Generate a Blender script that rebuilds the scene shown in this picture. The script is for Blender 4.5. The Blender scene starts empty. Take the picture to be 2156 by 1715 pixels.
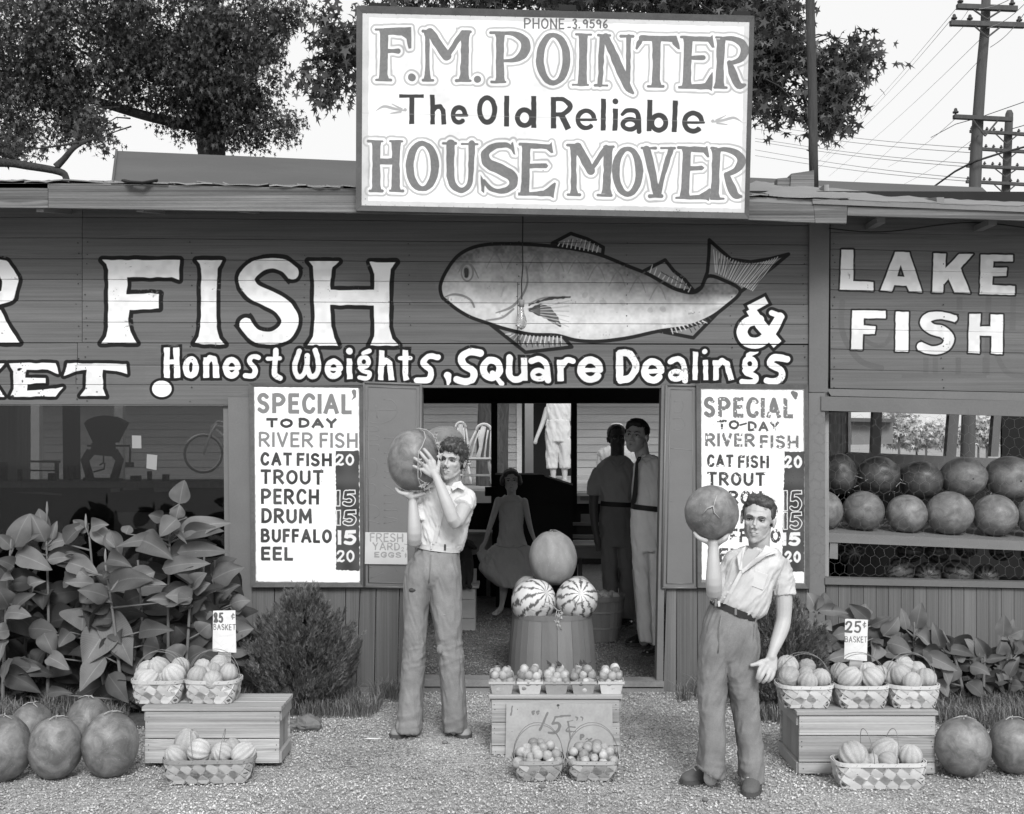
import bpy, math, random
import numpy as np
from mathutils import Vector, Matrix, noise as mnoise
R = math.radians
random.seed(11)
scene = bpy.context.scene
COL = scene.collection
# ------------------------------------------------------------------ camera (eye 1.65 m up, looking level at the stand)
EYE, DIST, FPX, CX, HY = 1.65,7.7,2500.0,1078.0,920.0
cam = bpy.data.cameras.new('camera'); camo = bpy.data.objects.new('camera', cam); COL.objects.link(camo); scene.camera = camo
camo.location = (0,-DIST, EYE); camo.rotation_euler = (R(90),0,0)
cam.sensor_width = 36; cam.lens = 36 * FPX / 2156; cam.shift_y = (HY - 857.5) / 2156; cam.clip_end = 2000; cam.clip_start = .1
# ------------------------------------------------------------------ sky and sun: bright thin overcast, monochrome
world = bpy.data.worlds.new('World'); scene.world = world; world.use_nodes = True
nt = world.node_tree; nt.nodes.clear()
SUN_EL, SUN_AZ = 38,169      # azimuth of the sun seen from above, degrees clockwise from +Y (behind the camera, a little right)
sky = nt.nodes.new('ShaderNodeTexSky'); sky.sky_type = 'NISHITA'; sky.sun_disc = False
sky.sun_elevation = R(SUN_EL); sky.sun_rotation = R(SUN_AZ); sky.air_density = 1.0; sky.dust_density = 6.0; sky.ozone_density = 1.0
bw = nt.nodes.new('ShaderNodeRGBToBW'); bg = nt.nodes.new('ShaderNodeBackground'); bg.inputs['Strength'].default_value = .15
wo = nt.nodes.new('ShaderNodeOutputWorld')
cl = nt.nodes.new('ShaderNodeMath'); cl.operation = 'MULTIPLY_ADD'; cl.inputs[1].default_value = .4
_tc = nt.nodes.new('ShaderNodeTexCoord'); _sx = nt.nodes.new('ShaderNodeSeparateXYZ'); _mr = nt.nodes.new('ShaderNodeMapRange'); _mr.inputs[3].default_value = 5.7; _mr.inputs[4].default_value = 6.8
nt.links.new(_tc.outputs['Generated'], _sx.inputs[0]); nt.links.new(_sx.outputs[2], _mr.inputs[0]); nt.links.new(_mr.outputs[0], cl.inputs[2])
nt.links.new(sky.outputs[0], bw.inputs[0]); nt.links.new(bw.outputs[0], cl.inputs[0]); nt.links.new(cl.outputs[0], bg.inputs[0]); nt.links.new(bg.outputs[0], wo.inputs[0])
sun = bpy.data.lights.new('sun', 'SUN'); suno = bpy.data.objects.new('sun', sun); COL.objects.link(suno)
sun.energy = 2.9; sun.angle = R(18); sun.color = (1,1,1)
_az, _el = R(SUN_AZ), R(SUN_EL)
suno.rotation_euler = Vector((-math.sin(_az) * math.cos(_el),-math.cos(_az) * math.cos(_el),-math.sin(_el))).to_track_quat('-Z', 'Y').to_euler()
suno.location = (-6,-20,25)
scene.view_settings.view_transform = 'Standard'; scene.view_settings.look = 'None'; scene.view_settings.gamma = 1; scene.view_settings.exposure = -.13
scene.view_settings.use_curve_mapping = False
scene.render.engine = 'CYCLES'
scene.cycles.use_denoising = True; scene.cycles.max_bounces = 8; scene.cycles.transparent_max_bounces = 12; scene.cycles.use_adaptive_sampling = True
scene.render.film_transparent = False
# ------------------------------------------------------------------ points: measured picture position + distance from the wall plane -> metres
def W(px, py, y=0.0):
    s = (y + DIST) / FPX
    return Vector(((px - CX) * s, y, EYE - (py - HY) * s))
def GY(py): return EYE * FPX / (py - HY) - DIST          # how far back ground seen at this height lies
def S(y): return (y + DIST) / FPX                          # metres per picture unit at depth y
# ------------------------------------------------------------------ mesh building
class MB:
    def __init__(s): s.v = []; s.f = []; s.n = 0
    def add(s, verts, faces):
        b = len(s.v); s.v += [tuple(p) for p in verts]; s.f += [tuple(b + i for i in f) for f in faces]; return s
    def hexa(s, a):   # 8 points: front quad (4), back quad (4), same winding
        return s.add(a, [(0,1,2,3),(7,6,5,4),(0,4,5,1),(1,5,6,2),(2,6,7,3),(3,7,4,0)])
    def box(s, x0, x1, y0, y1, z0, z1, bev=0.0):
        if bev:
            return s.bbox((x0 + x1) / 2,(y0 + y1) / 2,(z0 + z1) / 2, abs(x1 - x0) / 2, abs(y1 - y0) / 2, abs(z1 - z0) / 2, bev)
        return s.hexa([(x0, y0, z0),(x1, y0, z0),(x1, y0, z1),(x0, y0, z1),(x0, y1, z0),(x1, y1, z0),(x1, y1, z1),(x0, y1, z1)])
    def bbox(s, cx, cy, cz, hx, hy, hz, b, M=None):
        """chamfered box"""
        b = min(b, hx * .9, hy * .9, hz * .9); V = []; idx = {}
        for sx in (-1,1):
            for sy in (-1,1):
                for sz in (-1,1):
                    for k in range(3):
                        p = [sx * (hx - b), sy * (hy - b), sz * (hz - b)]; p[k] = (sx * hx, sy * hy, sz * hz)[k]
                        idx[(sx, sy, sz, k)] = len(V); V.append(Vector(p))
        F_ = []
        g = lambda a, c, d, k: idx[(a, c, d, k)]
        for t in (-1,1):
            F_.append((g(t, -1,-1,0), g(t, 1,-1,0), g(t, 1,1,0), g(t, -1,1,0)))
            F_.append((g(-1, t, -1,1), g(1, t, -1,1), g(1, t, 1,1), g(-1, t, 1,1)))
            F_.append((g(-1,-1, t, 2), g(1,-1, t, 2), g(1,1, t, 2), g(-1,1, t, 2)))
        for a in (-1,1):
            for c in (-1,1):
                F_.append((g(a, c, -1,0), g(a, c, 1,0), g(a, c, 1,1), g(a, c, -1,1)))
                F_.append((g(a, -1, c, 0), g(a, 1, c, 0), g(a, 1, c, 2), g(a, -1, c, 2)))
                F_.append((g(-1, a, c, 1), g(1, a, c, 1), g(1, a, c, 2), g(-1, a, c, 2)))
                for d in (-1,1): F_.append((g(a, c, d, 0), g(a, c, d, 1), g(a, c, d, 2)))
        C = Vector((cx, cy, cz)); V = [(M @ v if M else v) + C for v in V]
        out = []
        for f in F_:
            p = [V[i] for i in f]; nrm = (p[1] - p[0]).cross(p[2] - p[0]); m = sum(p, Vector()) / len(p) - C
            out.append(f if nrm.dot(m) > 0 else f[::-1])
        return s.add(V, out)
    def quad(s, pts, y0, y1):
        """slab whose front outline is measured picture quad (TL,TR,BR,BL) on plane y0, thickness back to y1 (same outline in metres)"""
        q = [W(x, y, y0) for x, y in (pts[3], pts[2], pts[1], pts[0])]
        return s.hexa([p for p in q] + [Vector((p.x, y1, p.z)) for p in q])
    def tube(s, pts, r, n=8, cap=True, flat=1.0, up=None):
        P = [Vector(p[:3]) for p in pts]; rr = [(p[3] if len(p) > 3 else r) for p in pts]
        V = []; b = None
        for i, p in enumerate(P):
            t = (P[min(i + 1, len(P) - 1)] - P[max(i - 1,0)])
            if t.length < 1e-9: t = Vector((0,0,1))
            t.normalize()
            if b is None:
                ref = Vector(up) if up else (Vector((0,0,1)) if abs(t.z) < .9 else Vector((0,1,0)))
                b = t.cross(ref).normalized()
            else:
                b = (b - t * b.dot(t)); b.normalize()
            c = t.cross(b)
            for k in range(n):
                a = 2 * math.pi * k / n
                V.append(p + (b * math.cos(a) + c * math.sin(a) * flat) * rr[i])
        F_ = []
        for i in range(len(P) - 1):
            for k in range(n):
                F_.append((i * n + k, i * n + (k + 1) % n, (i + 1) * n + (k + 1) % n, (i + 1) * n + k))
        if cap: F_.append(tuple(range(n))[::-1]); F_.append(tuple((len(P) - 1) * n + k for k in range(n)))
        return s.add(V, F_)
    def rings(s, rings, cap=True):
        """loft closed rings of equal length"""
        n = len(rings[0]); V = [p for r in rings for p in r]; F_ = []
        for i in range(len(rings) - 1):
            for k in range(n): F_.append((i * n + k, i * n + (k + 1) % n, (i + 1) * n + (k + 1) % n, (i + 1) * n + k))
        if cap: F_.append(tuple(range(n))[::-1]); F_.append(tuple((len(rings) - 1) * n + k for k in range(n)))
        return s.add(V, F_)
    def ball(s, c, rx, ry=None, rz=None, nu=16, nv=10, M=None, fn=None):
        ry = ry or rx; rz = rz or rx; V = []; F_ = []; c = Vector(c)
        for j in range(nv + 1):
            th = math.pi * j / nv
            for i in range(nu):
                ph = 2 * math.pi * i / nu
                d = Vector((math.sin(th) * math.cos(ph), math.sin(th) * math.sin(ph), math.cos(th)))
                k = fn(ph, th) if fn else 1.0
                p = Vector((d.x * rx, d.y * ry, d.z * rz)) * k
                V.append(c + (M @ p if M else p))
        for j in range(nv):
            for i in range(nu):
                a, b_ = j * nu + i, j * nu + (i + 1) % nu
                F_.append((a, a + nu, b_ + nu, b_))
        return s.add(V, F_)
    def mesh(s, name, smooth=False):
        me = bpy.data.meshes.new(name); me.from_pydata([tuple(v) for v in s.v],[], s.f);
        if smooth: me.shade_smooth()
        me.update(); return me
ORG = {}
def fast_mesh(name, V, F_, smooth=False):
    """numpy verts (n,3) and equal-sized faces (m,k)"""
    V = np.asarray(V, np.float32); F_ = np.asarray(F_, np.int32); me = bpy.data.meshes.new(name)
    me.vertices.add(len(V)); me.vertices.foreach_set('co', V.ravel())
    k = F_.shape[1]; me.loops.add(F_.size); me.loops.foreach_set('vertex_index', F_.ravel())
    me.polygons.add(len(F_)); me.polygons.foreach_set('loop_start', np.arange(0, F_.size, k, dtype=np.int32)); me.polygons.foreach_set('loop_total', np.full(len(F_), k, np.int32))
    if smooth: me.polygons.foreach_set('use_smooth', np.ones(len(F_), bool))
    me.update(calc_edges=True); return me
def tag(o, label=None, cat=None, group=None, kind=None):
    if label: o['label'] = label
    if cat: o['category'] = cat
    if group: o['group'] = group
    if kind: o['kind'] = kind
    return o
def thing(name, label, cat, loc=(0,0,0), group=None, kind=None):
    o = bpy.data.objects.new(name, None); COL.objects.link(o); o.location = loc; o.empty_display_size = .1
    ORG[o.name] = Vector(loc); return tag(o, label, cat, group, kind)
def obj(name, mb, mat, parent=None, smooth=False, loc=None, label=None, cat=None, group=None, kind=None, local=False):
    """link a mesh built in world metres; under a parent it is made relative to the parent's origin"""
    me = mb.mesh(name, smooth) if isinstance(mb, MB) else mb
    if smooth and not isinstance(mb, MB): me.shade_smooth()
    o = bpy.data.objects.new(name, me); COL.objects.link(o)
    if mat and not me.materials: me.materials.append(mat)
    a_ = mat.get('needs') if mat else None
    if a_ and a_ not in me.attributes: me.attributes.new(a_, 'FLOAT', 'POINT').data.foreach_set('value', np.ones(len(me.vertices), np.float32))
    if parent is not None:
        o.parent = parent
        base = ORG.get(parent.name, Vector()) if not local else Vector()
        if not local and base.length > 0: me.transform(Matrix.Translation(-base))
        ORG[o.name] = Vector(base)
    else:
        if loc is not None:
            me.transform(Matrix.Translation(-Vector(loc))); o.location = loc
        ORG[o.name] = Vector(loc or (0,0,0))
    return tag(o, label, cat, group, kind)
def piece(name, me, mat, parent, loc, rot=(0,0,0), scale=(1,1,1)):
    """another object sharing mesh data, placed in world metres under parent"""
    o = bpy.data.objects.new(name, me); COL.objects.link(o)
    if mat and not me.materials: me.materials.append(mat)
    o.parent = parent; o.location = Vector(loc) - ORG.get(parent.name, Vector()) if parent else loc; o.rotation_euler = rot; o.scale = scale
    ORG[o.name] = Vector(loc); return o
def copy_tree(o, parent=None, label=None):
    c = o.copy(); COL.objects.link(c)
    if parent: c.parent = parent
    if label: c['label'] = label
    for ch in list(o.children): copy_tree(ch, c)
    return c
# ------------------------------------------------------------------ procedural materials, monochrome
_M = {}
def mat(name, v, rough=.75, var=.12, scale=6.0, stretch=(1,1,1), bump=.3, bscale=None, bdist=.004, spec=.14, fine=0.0, fscale=90.0, spots=0.0, coord='Object', paint=None, attr=None, extra=None, obvar=.0, layer=None):
    if name in _M: return _M[name]
    m = bpy.data.materials.new(name); _M[name] = m; m.use_nodes = True; t = m.node_tree; N = t.nodes; L = t.links
    b = N['Principled BSDF']; b.inputs['Roughness'].default_value = rough; b.inputs['Specular IOR Level'].default_value = spec
    tc = N.new('ShaderNodeTexCoord'); mp = N.new('ShaderNodeMapping'); mp.inputs['Scale'].default_value = stretch
    if coord == 'World':
        gp = N.new('ShaderNodeNewGeometry'); L.new(gp.outputs['Position'], mp.inputs[0])
    else: L.new(tc.outputs[coord], mp.inputs[0])
    oi = N.new('ShaderNodeObjectInfo')
    of = N.new('ShaderNodeVectorMath'); of.operation = 'MULTIPLY_ADD'; of.inputs[1].default_value = (1,1,1)
    L.new(mp.outputs[0], of.inputs[0])
    rm = N.new('ShaderNodeVectorMath'); rm.operation = 'SCALE'; rm.inputs['Scale'].default_value = 37.0
    cb = N.new('ShaderNodeCombineXYZ'); L.new(oi.outputs['Random'], cb.inputs[0]); L.new(oi.outputs['Random'], cb.inputs[2]); L.new(cb.outputs[0], rm.inputs[0]); L.new(rm.outputs[0], of.inputs[2])
    n1 = N.new('ShaderNodeTexNoise'); n1.inputs['Scale'].default_value = scale; n1.inputs['Detail'].default_value = 6; n1.inputs['Roughness'].default_value = .6; L.new(of.outputs[0], n1.inputs['Vector'])
    def mth(op, a, c=None, d=None):
        k = N.new('ShaderNodeMath'); k.operation = op
        for i, q in enumerate((a, c, d)):
            if q is None: continue
            if isinstance(q, (int, float)): k.inputs[i].default_value = q
            else: L.new(q, k.inputs[i])
        return k.outputs[0]
    k = mth('MULTIPLY_ADD', n1.outputs['Fac'],3.2 * var, 1 - 1.6 * var)
    if fine:
        n2 = N.new('ShaderNodeTexNoise'); n2.inputs['Scale'].default_value = fscale; n2.inputs['Detail'].default_value = 3; L.new(of.outputs[0], n2.inputs['Vector'])
        k = mth('MULTIPLY', k, mth('MULTIPLY_ADD', n2.outputs['Fac'],3.2 * fine, 1 - 1.6 * fine))
    if obvar: k = mth('MULTIPLY', k, mth('MULTIPLY_ADD', oi.outputs['Random'],2 * obvar, 1 - obvar))
    if spots:
        n3 = N.new('ShaderNodeTexNoise'); n3.inputs['Scale'].default_value = scale * .45; n3.inputs['Detail'].default_value = 5; L.new(of.outputs[0], n3.inputs['Vector'])
        r = N.new('ShaderNodeMapRange'); r.inputs[1].default_value = .56; r.inputs[2].default_value = .70; L.new(n3.outputs['Fac'], r.inputs[0])
        k = mth('MULTIPLY', k, mth('MULTIPLY_ADD', r.outputs[0],-spots, 1.0))
    col = mth('MULTIPLY', k, v)
    if attr:
        m['needs'] = attr
        at = N.new('ShaderNodeAttribute'); at.attribute_name = attr; col = mth('MULTIPLY', col, at.outputs['Fac'])
    if extra: col = extra(N, L, mth, of.outputs[0], col, mp.outputs[0])
    if paint:   # (image, canvas, plane depth): flat print laid on in the sign's own plane
        img, cv, py = paint
        gp = N.new('ShaderNodeNewGeometry'); sx = N.new('ShaderNodeSeparateXYZ'); L.new(gp.outputs['Position'], sx.inputs[0])
        s_ = (py + DIST) / FPX; wpx = cv.x1 - cv.x0; hpx = cv.y1 - cv.y0
        u = mth('MULTIPLY_ADD', sx.outputs[0],1 / (s_ * wpx),(CX - cv.x0) / wpx)
        w_ = mth('MULTIPLY_ADD', sx.outputs[2],1 / (s_ * hpx),1 - (HY + EYE / s_ - cv.y0) / hpx)
        cc = N.new('ShaderNodeCombineXYZ'); L.new(u, cc.inputs[0]); L.new(w_, cc.inputs[1])
        ti = N.new('ShaderNodeTexImage'); ti.image = img; ti.extension = 'CLIP'; ti.interpolation = 'Linear'; L.new(cc.outputs[0], ti.inputs[0])
        sp = N.new('ShaderNodeSeparateColor'); L.new(ti.outputs[0], sp.inputs[0])
        pv = mth('MULTIPLY', mth('MULTIPLY', sp.outputs[0], sp.outputs[0]), mth('MULTIPLY_ADD', k, .35,.65))
        mx = N.new('ShaderNodeMix'); mx.data_type = 'FLOAT'; L.new(sp.outputs[1], mx.inputs[0]); L.new(col, mx.inputs[2]); L.new(pv, mx.inputs[3]); col = mx.outputs[0]
    cbn = N.new('ShaderNodeCombineXYZ');
    for i in range(3): L.new(col, cbn.inputs[i])
    L.new(cbn.outputs[0], b.inputs['Base Color'])
    if bump:
        nb = N.new('ShaderNodeTexNoise'); nb.inputs['Scale'].default_value = bscale or scale * 3; nb.inputs['Detail'].default_value = 5; L.new(of.outputs[0], nb.inputs['Vector'])
        bp = N.new('ShaderNodeBump'); bp.inputs['Strength'].default_value = bump; bp.inputs['Distance'].default_value = bdist; L.new(nb.outputs['Fac'], bp.inputs['Height']); L.new(bp.outputs[0], b.inputs['Normal'])
    return m
def wood_rings(amount=.3, freq=9.0, axis=0, knots=.25):
    """uneven grain streaks along a board, with knots the grain bends round"""
    def ex(N, L, mth, vec, col, raw):
        vo = N.new('ShaderNodeTexVoronoi'); vo.inputs['Scale'].default_value = 1.9; L.new(vec, vo.inputs[0])
        mp = N.new('ShaderNodeMapping'); sc = [1.0,1.0,1.0]; sc[axis] = .05; mp.inputs['Scale'].default_value = sc
        bend = N.new('ShaderNodeMapRange'); bend.inputs[1].default_value = 0; bend.inputs[2].default_value = .3; bend.inputs[3].default_value = .05; bend.inputs[4].default_value = 0; L.new(vo.outputs['Distance'], bend.inputs[0])
        va = N.new('ShaderNodeVectorMath'); va.operation = 'ADD'; L.new(vec, va.inputs[0]); L.new(bend.outputs[0], va.inputs[1]); L.new(va.outputs[0], mp.inputs[0])
        k = col
        for sc_, am, lo, hi in ((freq * 5, amount, .40,.66),(freq * 17, amount * .7,.42,.62),(freq * 1.3, amount * .8,.4,.7)):
            w = N.new('ShaderNodeTexNoise'); w.inputs['Scale'].default_value = sc_; w.inputs['Detail'].default_value = 4; w.inputs['Distortion'].default_value = .5; L.new(mp.outputs[0], w.inputs[0])
            r = N.new('ShaderNodeMapRange'); r.inputs[1].default_value = lo; r.inputs[2].default_value = hi; r.inputs[3].default_value = 1 + am * .45; r.inputs[4].default_value = 1 - am; L.new(w.outputs['Fac'], r.inputs[0])
            k = mth('MULTIPLY', k, r.outputs[0])
        r = N.new('ShaderNodeMapRange'); r.inputs[1].default_value = .03; r.inputs[2].default_value = .09; r.inputs[3].default_value = 1 - knots; r.inputs[4].default_value = 1; L.new(vo.outputs['Distance'], r.inputs[0])
        return mth('MULTIPLY', k, r.outputs[0])
    return ex
# ------------------------------------------------------------------ painted lettering (flat print, drawn by code)
_rng = np.random.RandomState(7)
def vnoise(h, w, cell, seed=0):
    r = np.random.RandomState(seed)
    gh, gw = int(h / cell) + 3, int(w / cell) + 3
    g = r.rand(gh, gw)
    y = np.arange(h) / cell; x = np.arange(w) / cell
    yi = y.astype(int); xi = x.astype(int); fy = (y - yi)[:, None]; fx = (x - xi)[None, :]
    fy = fy * fy * (3 - 2 * fy); fx = fx * fx * (3 - 2 * fx)
    a = g[yi][:, xi]; b = g[yi][:, xi + 1]; c = g[yi + 1][:, xi]; d = g[yi + 1][:, xi + 1]
    return (a * (1 - fx) + b * fx) * (1 - fy) + (c * (1 - fx) + d * fx) * fy

class Canvas:
    def __init__(s, x0, y0, x1, y1, k=1.0, base=0.0, cover=0.0):
        s.x0, s.y0, s.x1, s.y1, s.k = x0, y0, x1, y1, k
        s.w, s.h = int((x1 - x0) * k), int((y1 - y0) * k)
        s.v = np.full((s.h, s.w), base); s.a = np.full((s.h, s.w), cover)
        s.t = (1,0,1,0)
    def tf(s, m, bx, by):
        s.t = (m, bx, m, by)
    def field(s):
        s.f = np.full((s.h, s.w),1e3)
    def _p(s, x, y):
        return ((x * s.t[0] + s.t[1] - s.x0) * s.k, (y * s.t[2] + s.t[3] - s.y0) * s.k)
    def _box(s, x0, y0, x1, y1, m):
        X0, Y0 = max(0, int(x0 - m)), max(0, int(y0 - m)); X1, Y1 = min(s.w, int(x1 + m) + 2), min(s.h, int(y1 + m) + 2)
        if X1 <= X0 or Y1 <= Y0: return None
        yy, xx = np.mgrid[Y0:Y1, X0:X1]
        return (slice(Y0, Y1), slice(X0, X1)), xx + .5, yy + .5
    def stroke(s, pts, r=None, butt=False, smooth=False):
        q = []
        for p in pts:
            X, Y = s._p(p[0], p[1]); q.append((X, Y, (p[2] if len(p) > 2 else r) * s.t[0] * s.k))
        if smooth and len(q) > 2: q = catmull(q, 5)
        m = 30 * s.k
        for i in range(len(q) - 1):
            (ax, ay, ar),(bx, by, br) = q[i], q[i + 1]
            bb = s._box(min(ax, bx), min(ay, by), max(ax, bx), max(ay, by), m + max(ar, br))
            if bb is None: continue
            sl, xx, yy = bb
            dx, dy = bx - ax, by - ay; L2 = dx * dx + dy * dy + 1e-9
            t = ((xx - ax) * dx + (yy - ay) * dy) / L2
            tc = np.clip(t, 0,1)
            d = np.hypot(xx - ax - dx * tc, yy - ay - dy * tc) - (ar + (br - ar) * tc)
            if butt:
                L = math.sqrt(L2); perp = np.abs((xx - ax) * dy - (yy - ay) * dx) / L - (ar + (br - ar) * tc)
                over = np.maximum(-t, t - 1) * L
                dd = np.maximum(perp, over)
                if i == 0 and i == len(q) - 2: d = dd
                elif i == 0: d = np.where(t < .5, dd, d)
                elif i == len(q) - 2: d = np.where(t > .5, dd, d)
            s.f[sl] = np.minimum(s.f[sl], d)
    def dot(s, x, y, r): s.stroke([(x, y, r),(x + .1, y, r)])
    def ell(s, cx, cy, rx, ry, r, a0=0, a1=360, thin=None, butt=False):
        n = 28; P = []
        for i in range(n + 1):
            a = math.radians(a0 + (a1 - a0) * i / n)
            rr = r if thin is None else thin + (r - thin) * abs(math.cos(a)) ** 1.3
            P.append((cx + rx * math.cos(a), cy - ry * math.sin(a), rr))
        s.stroke(P, butt=butt)
    def poly(s, pts, holes=(), smooth=False):
        out = None
        for ring in [pts] + list(holes):
            q = [s._p(*p) for p in ring]
            if smooth: q = catmull([(a, b, 0) for a, b in q],5, closed=True); q = [(a, b) for a, b, c in q]
            xs = [a for a, b in q]; ys = [b for a, b in q]
            if out is None:
                bb = s._box(min(xs), min(ys), max(xs), max(ys),30 * s.k)
                if bb is None: return
                sl, xx, yy = bb; d = np.full(xx.shape, 1e3); ins = np.zeros(xx.shape, bool); out = 1
            for i in range(len(q)):
                (ax, ay),(bx, by) = q[i - 1], q[i]
                dx, dy = bx - ax, by - ay; t = np.clip(((xx - ax) * dx + (yy - ay) * dy) / (dx * dx + dy * dy + 1e-9),0,1)
                d = np.minimum(d, np.hypot(xx - ax - dx * t, yy - ay - dy * t))
                c = ((ay > yy) != (by > yy))
                ins ^= c & (xx < (bx - ax) * (yy - ay) / ((by - ay) if abs(by - ay) > 1e-9 else 1e-9) + ax)
        s.f[sl] = np.minimum(s.f[sl], np.where(ins, -d, d))
    def wob(s, amp=1.0, cell=9, seed=1):
        s.f = s.f + (vnoise(s.h, s.w, cell * s.k, seed) - .5) * 2 * amp * s.k
    def fill(s, val, lo=None, hi=0.0, alpha=1.0, wear=0, seed=3):
        """paint where lo < distance < hi (in the units of the current trace)"""
        u = s.t[0] * s.k
        c = np.clip(.5 - (s.f - hi * u),0,1)
        if lo is not None: c *= np.clip(.5 + (s.f - lo * u),0,1)
        c = c * alpha
        if wear: c = c * np.clip((vnoise(s.h, s.w, 3.2 * s.k, seed) * .6 + vnoise(s.h, s.w, 11 * s.k, seed + 1) * .4 - wear) * 14,0,1)
        s.v = s.v * (1 - c) + val * c
        s.a = np.maximum(s.a, c) if alpha == 1 else s.a + (1 - s.a) * c
    def word(s, text, x0, y0, x1, y1, r, slope=0, butt=True, jit=0.0, h=None):
        tot = sum(FW.get(c, .8) + .17 for c in text) - .17; x = x0; u = (x1 - x0) / tot
        for c in text:
            wd = FW.get(c, .8) * u; dy = slope * (x - x0) + _rng.uniform(-jit, jit) * (y1 - y0)
            for st in FONT.get(c, []):
                P = [(x + r * .9 + (wd - 1.8 * r) * a, y0 + dy + r * .9 + (y1 - y0 - 1.8 * r) * b) for a, b in st[1:]]
                if butt and st[0] == 'l':   # square ends reach the full letter height
                    (ax, ay),(bx, by) = P[0], P[1]; L = math.hypot(bx - ax, by - ay) or 1; P[0] = (ax - (bx - ax) / L * r * .85, ay - (by - ay) / L * r * .85)
                    (ax, ay),(bx, by) = P[-2], P[-1]; L = math.hypot(bx - ax, by - ay) or 1; P[-1] = (bx + (bx - ax) / L * r * .85, by + (by - ay) / L * r * .85)
                s.stroke(P, r, butt=butt and st[0] != 'r', smooth=st[0] == 's')
            x += wd + .17 * u
    def image(s, name):
        img = bpy.data.images.new(name, s.w, s.h, alpha=False)
        img.colorspace_settings.name = 'Non-Color'
        px = np.zeros((s.h, s.w, 4), np.float32)
        px[..., 0] = np.sqrt(np.clip(s.v, 0,1)); px[..., 1] = np.clip(s.a, 0,1); px[..., 3] = 1
        img.pixels.foreach_set(px[::-1].ravel()); img.update(); img.pack()
        return img

def catmull(q, n=5, closed=False):
    out = []; N = len(q)
    rng = range(N) if closed else range(N - 1)
    for i in rng:
        if closed: p0, p1, p2, p3 = q[i - 1], q[i], q[(i + 1) % N], q[(i + 2) % N]
        else: p0, p1, p2, p3 = q[max(i - 1,0)], q[i], q[i + 1], q[min(i + 2, N - 1)]
        for j in range(n):
            t = j / n
            out.append(tuple(.5 * (2 * b + (c - a) * t + (2 * a - 5 * b + 4 * c - d) * t * t + (3 * b - a - 3 * c + d) * t ** 3) for a, b, c, d in zip(p0, p1, p2, p3)))
    if not closed: out.append(q[-1])
    return out

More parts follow.
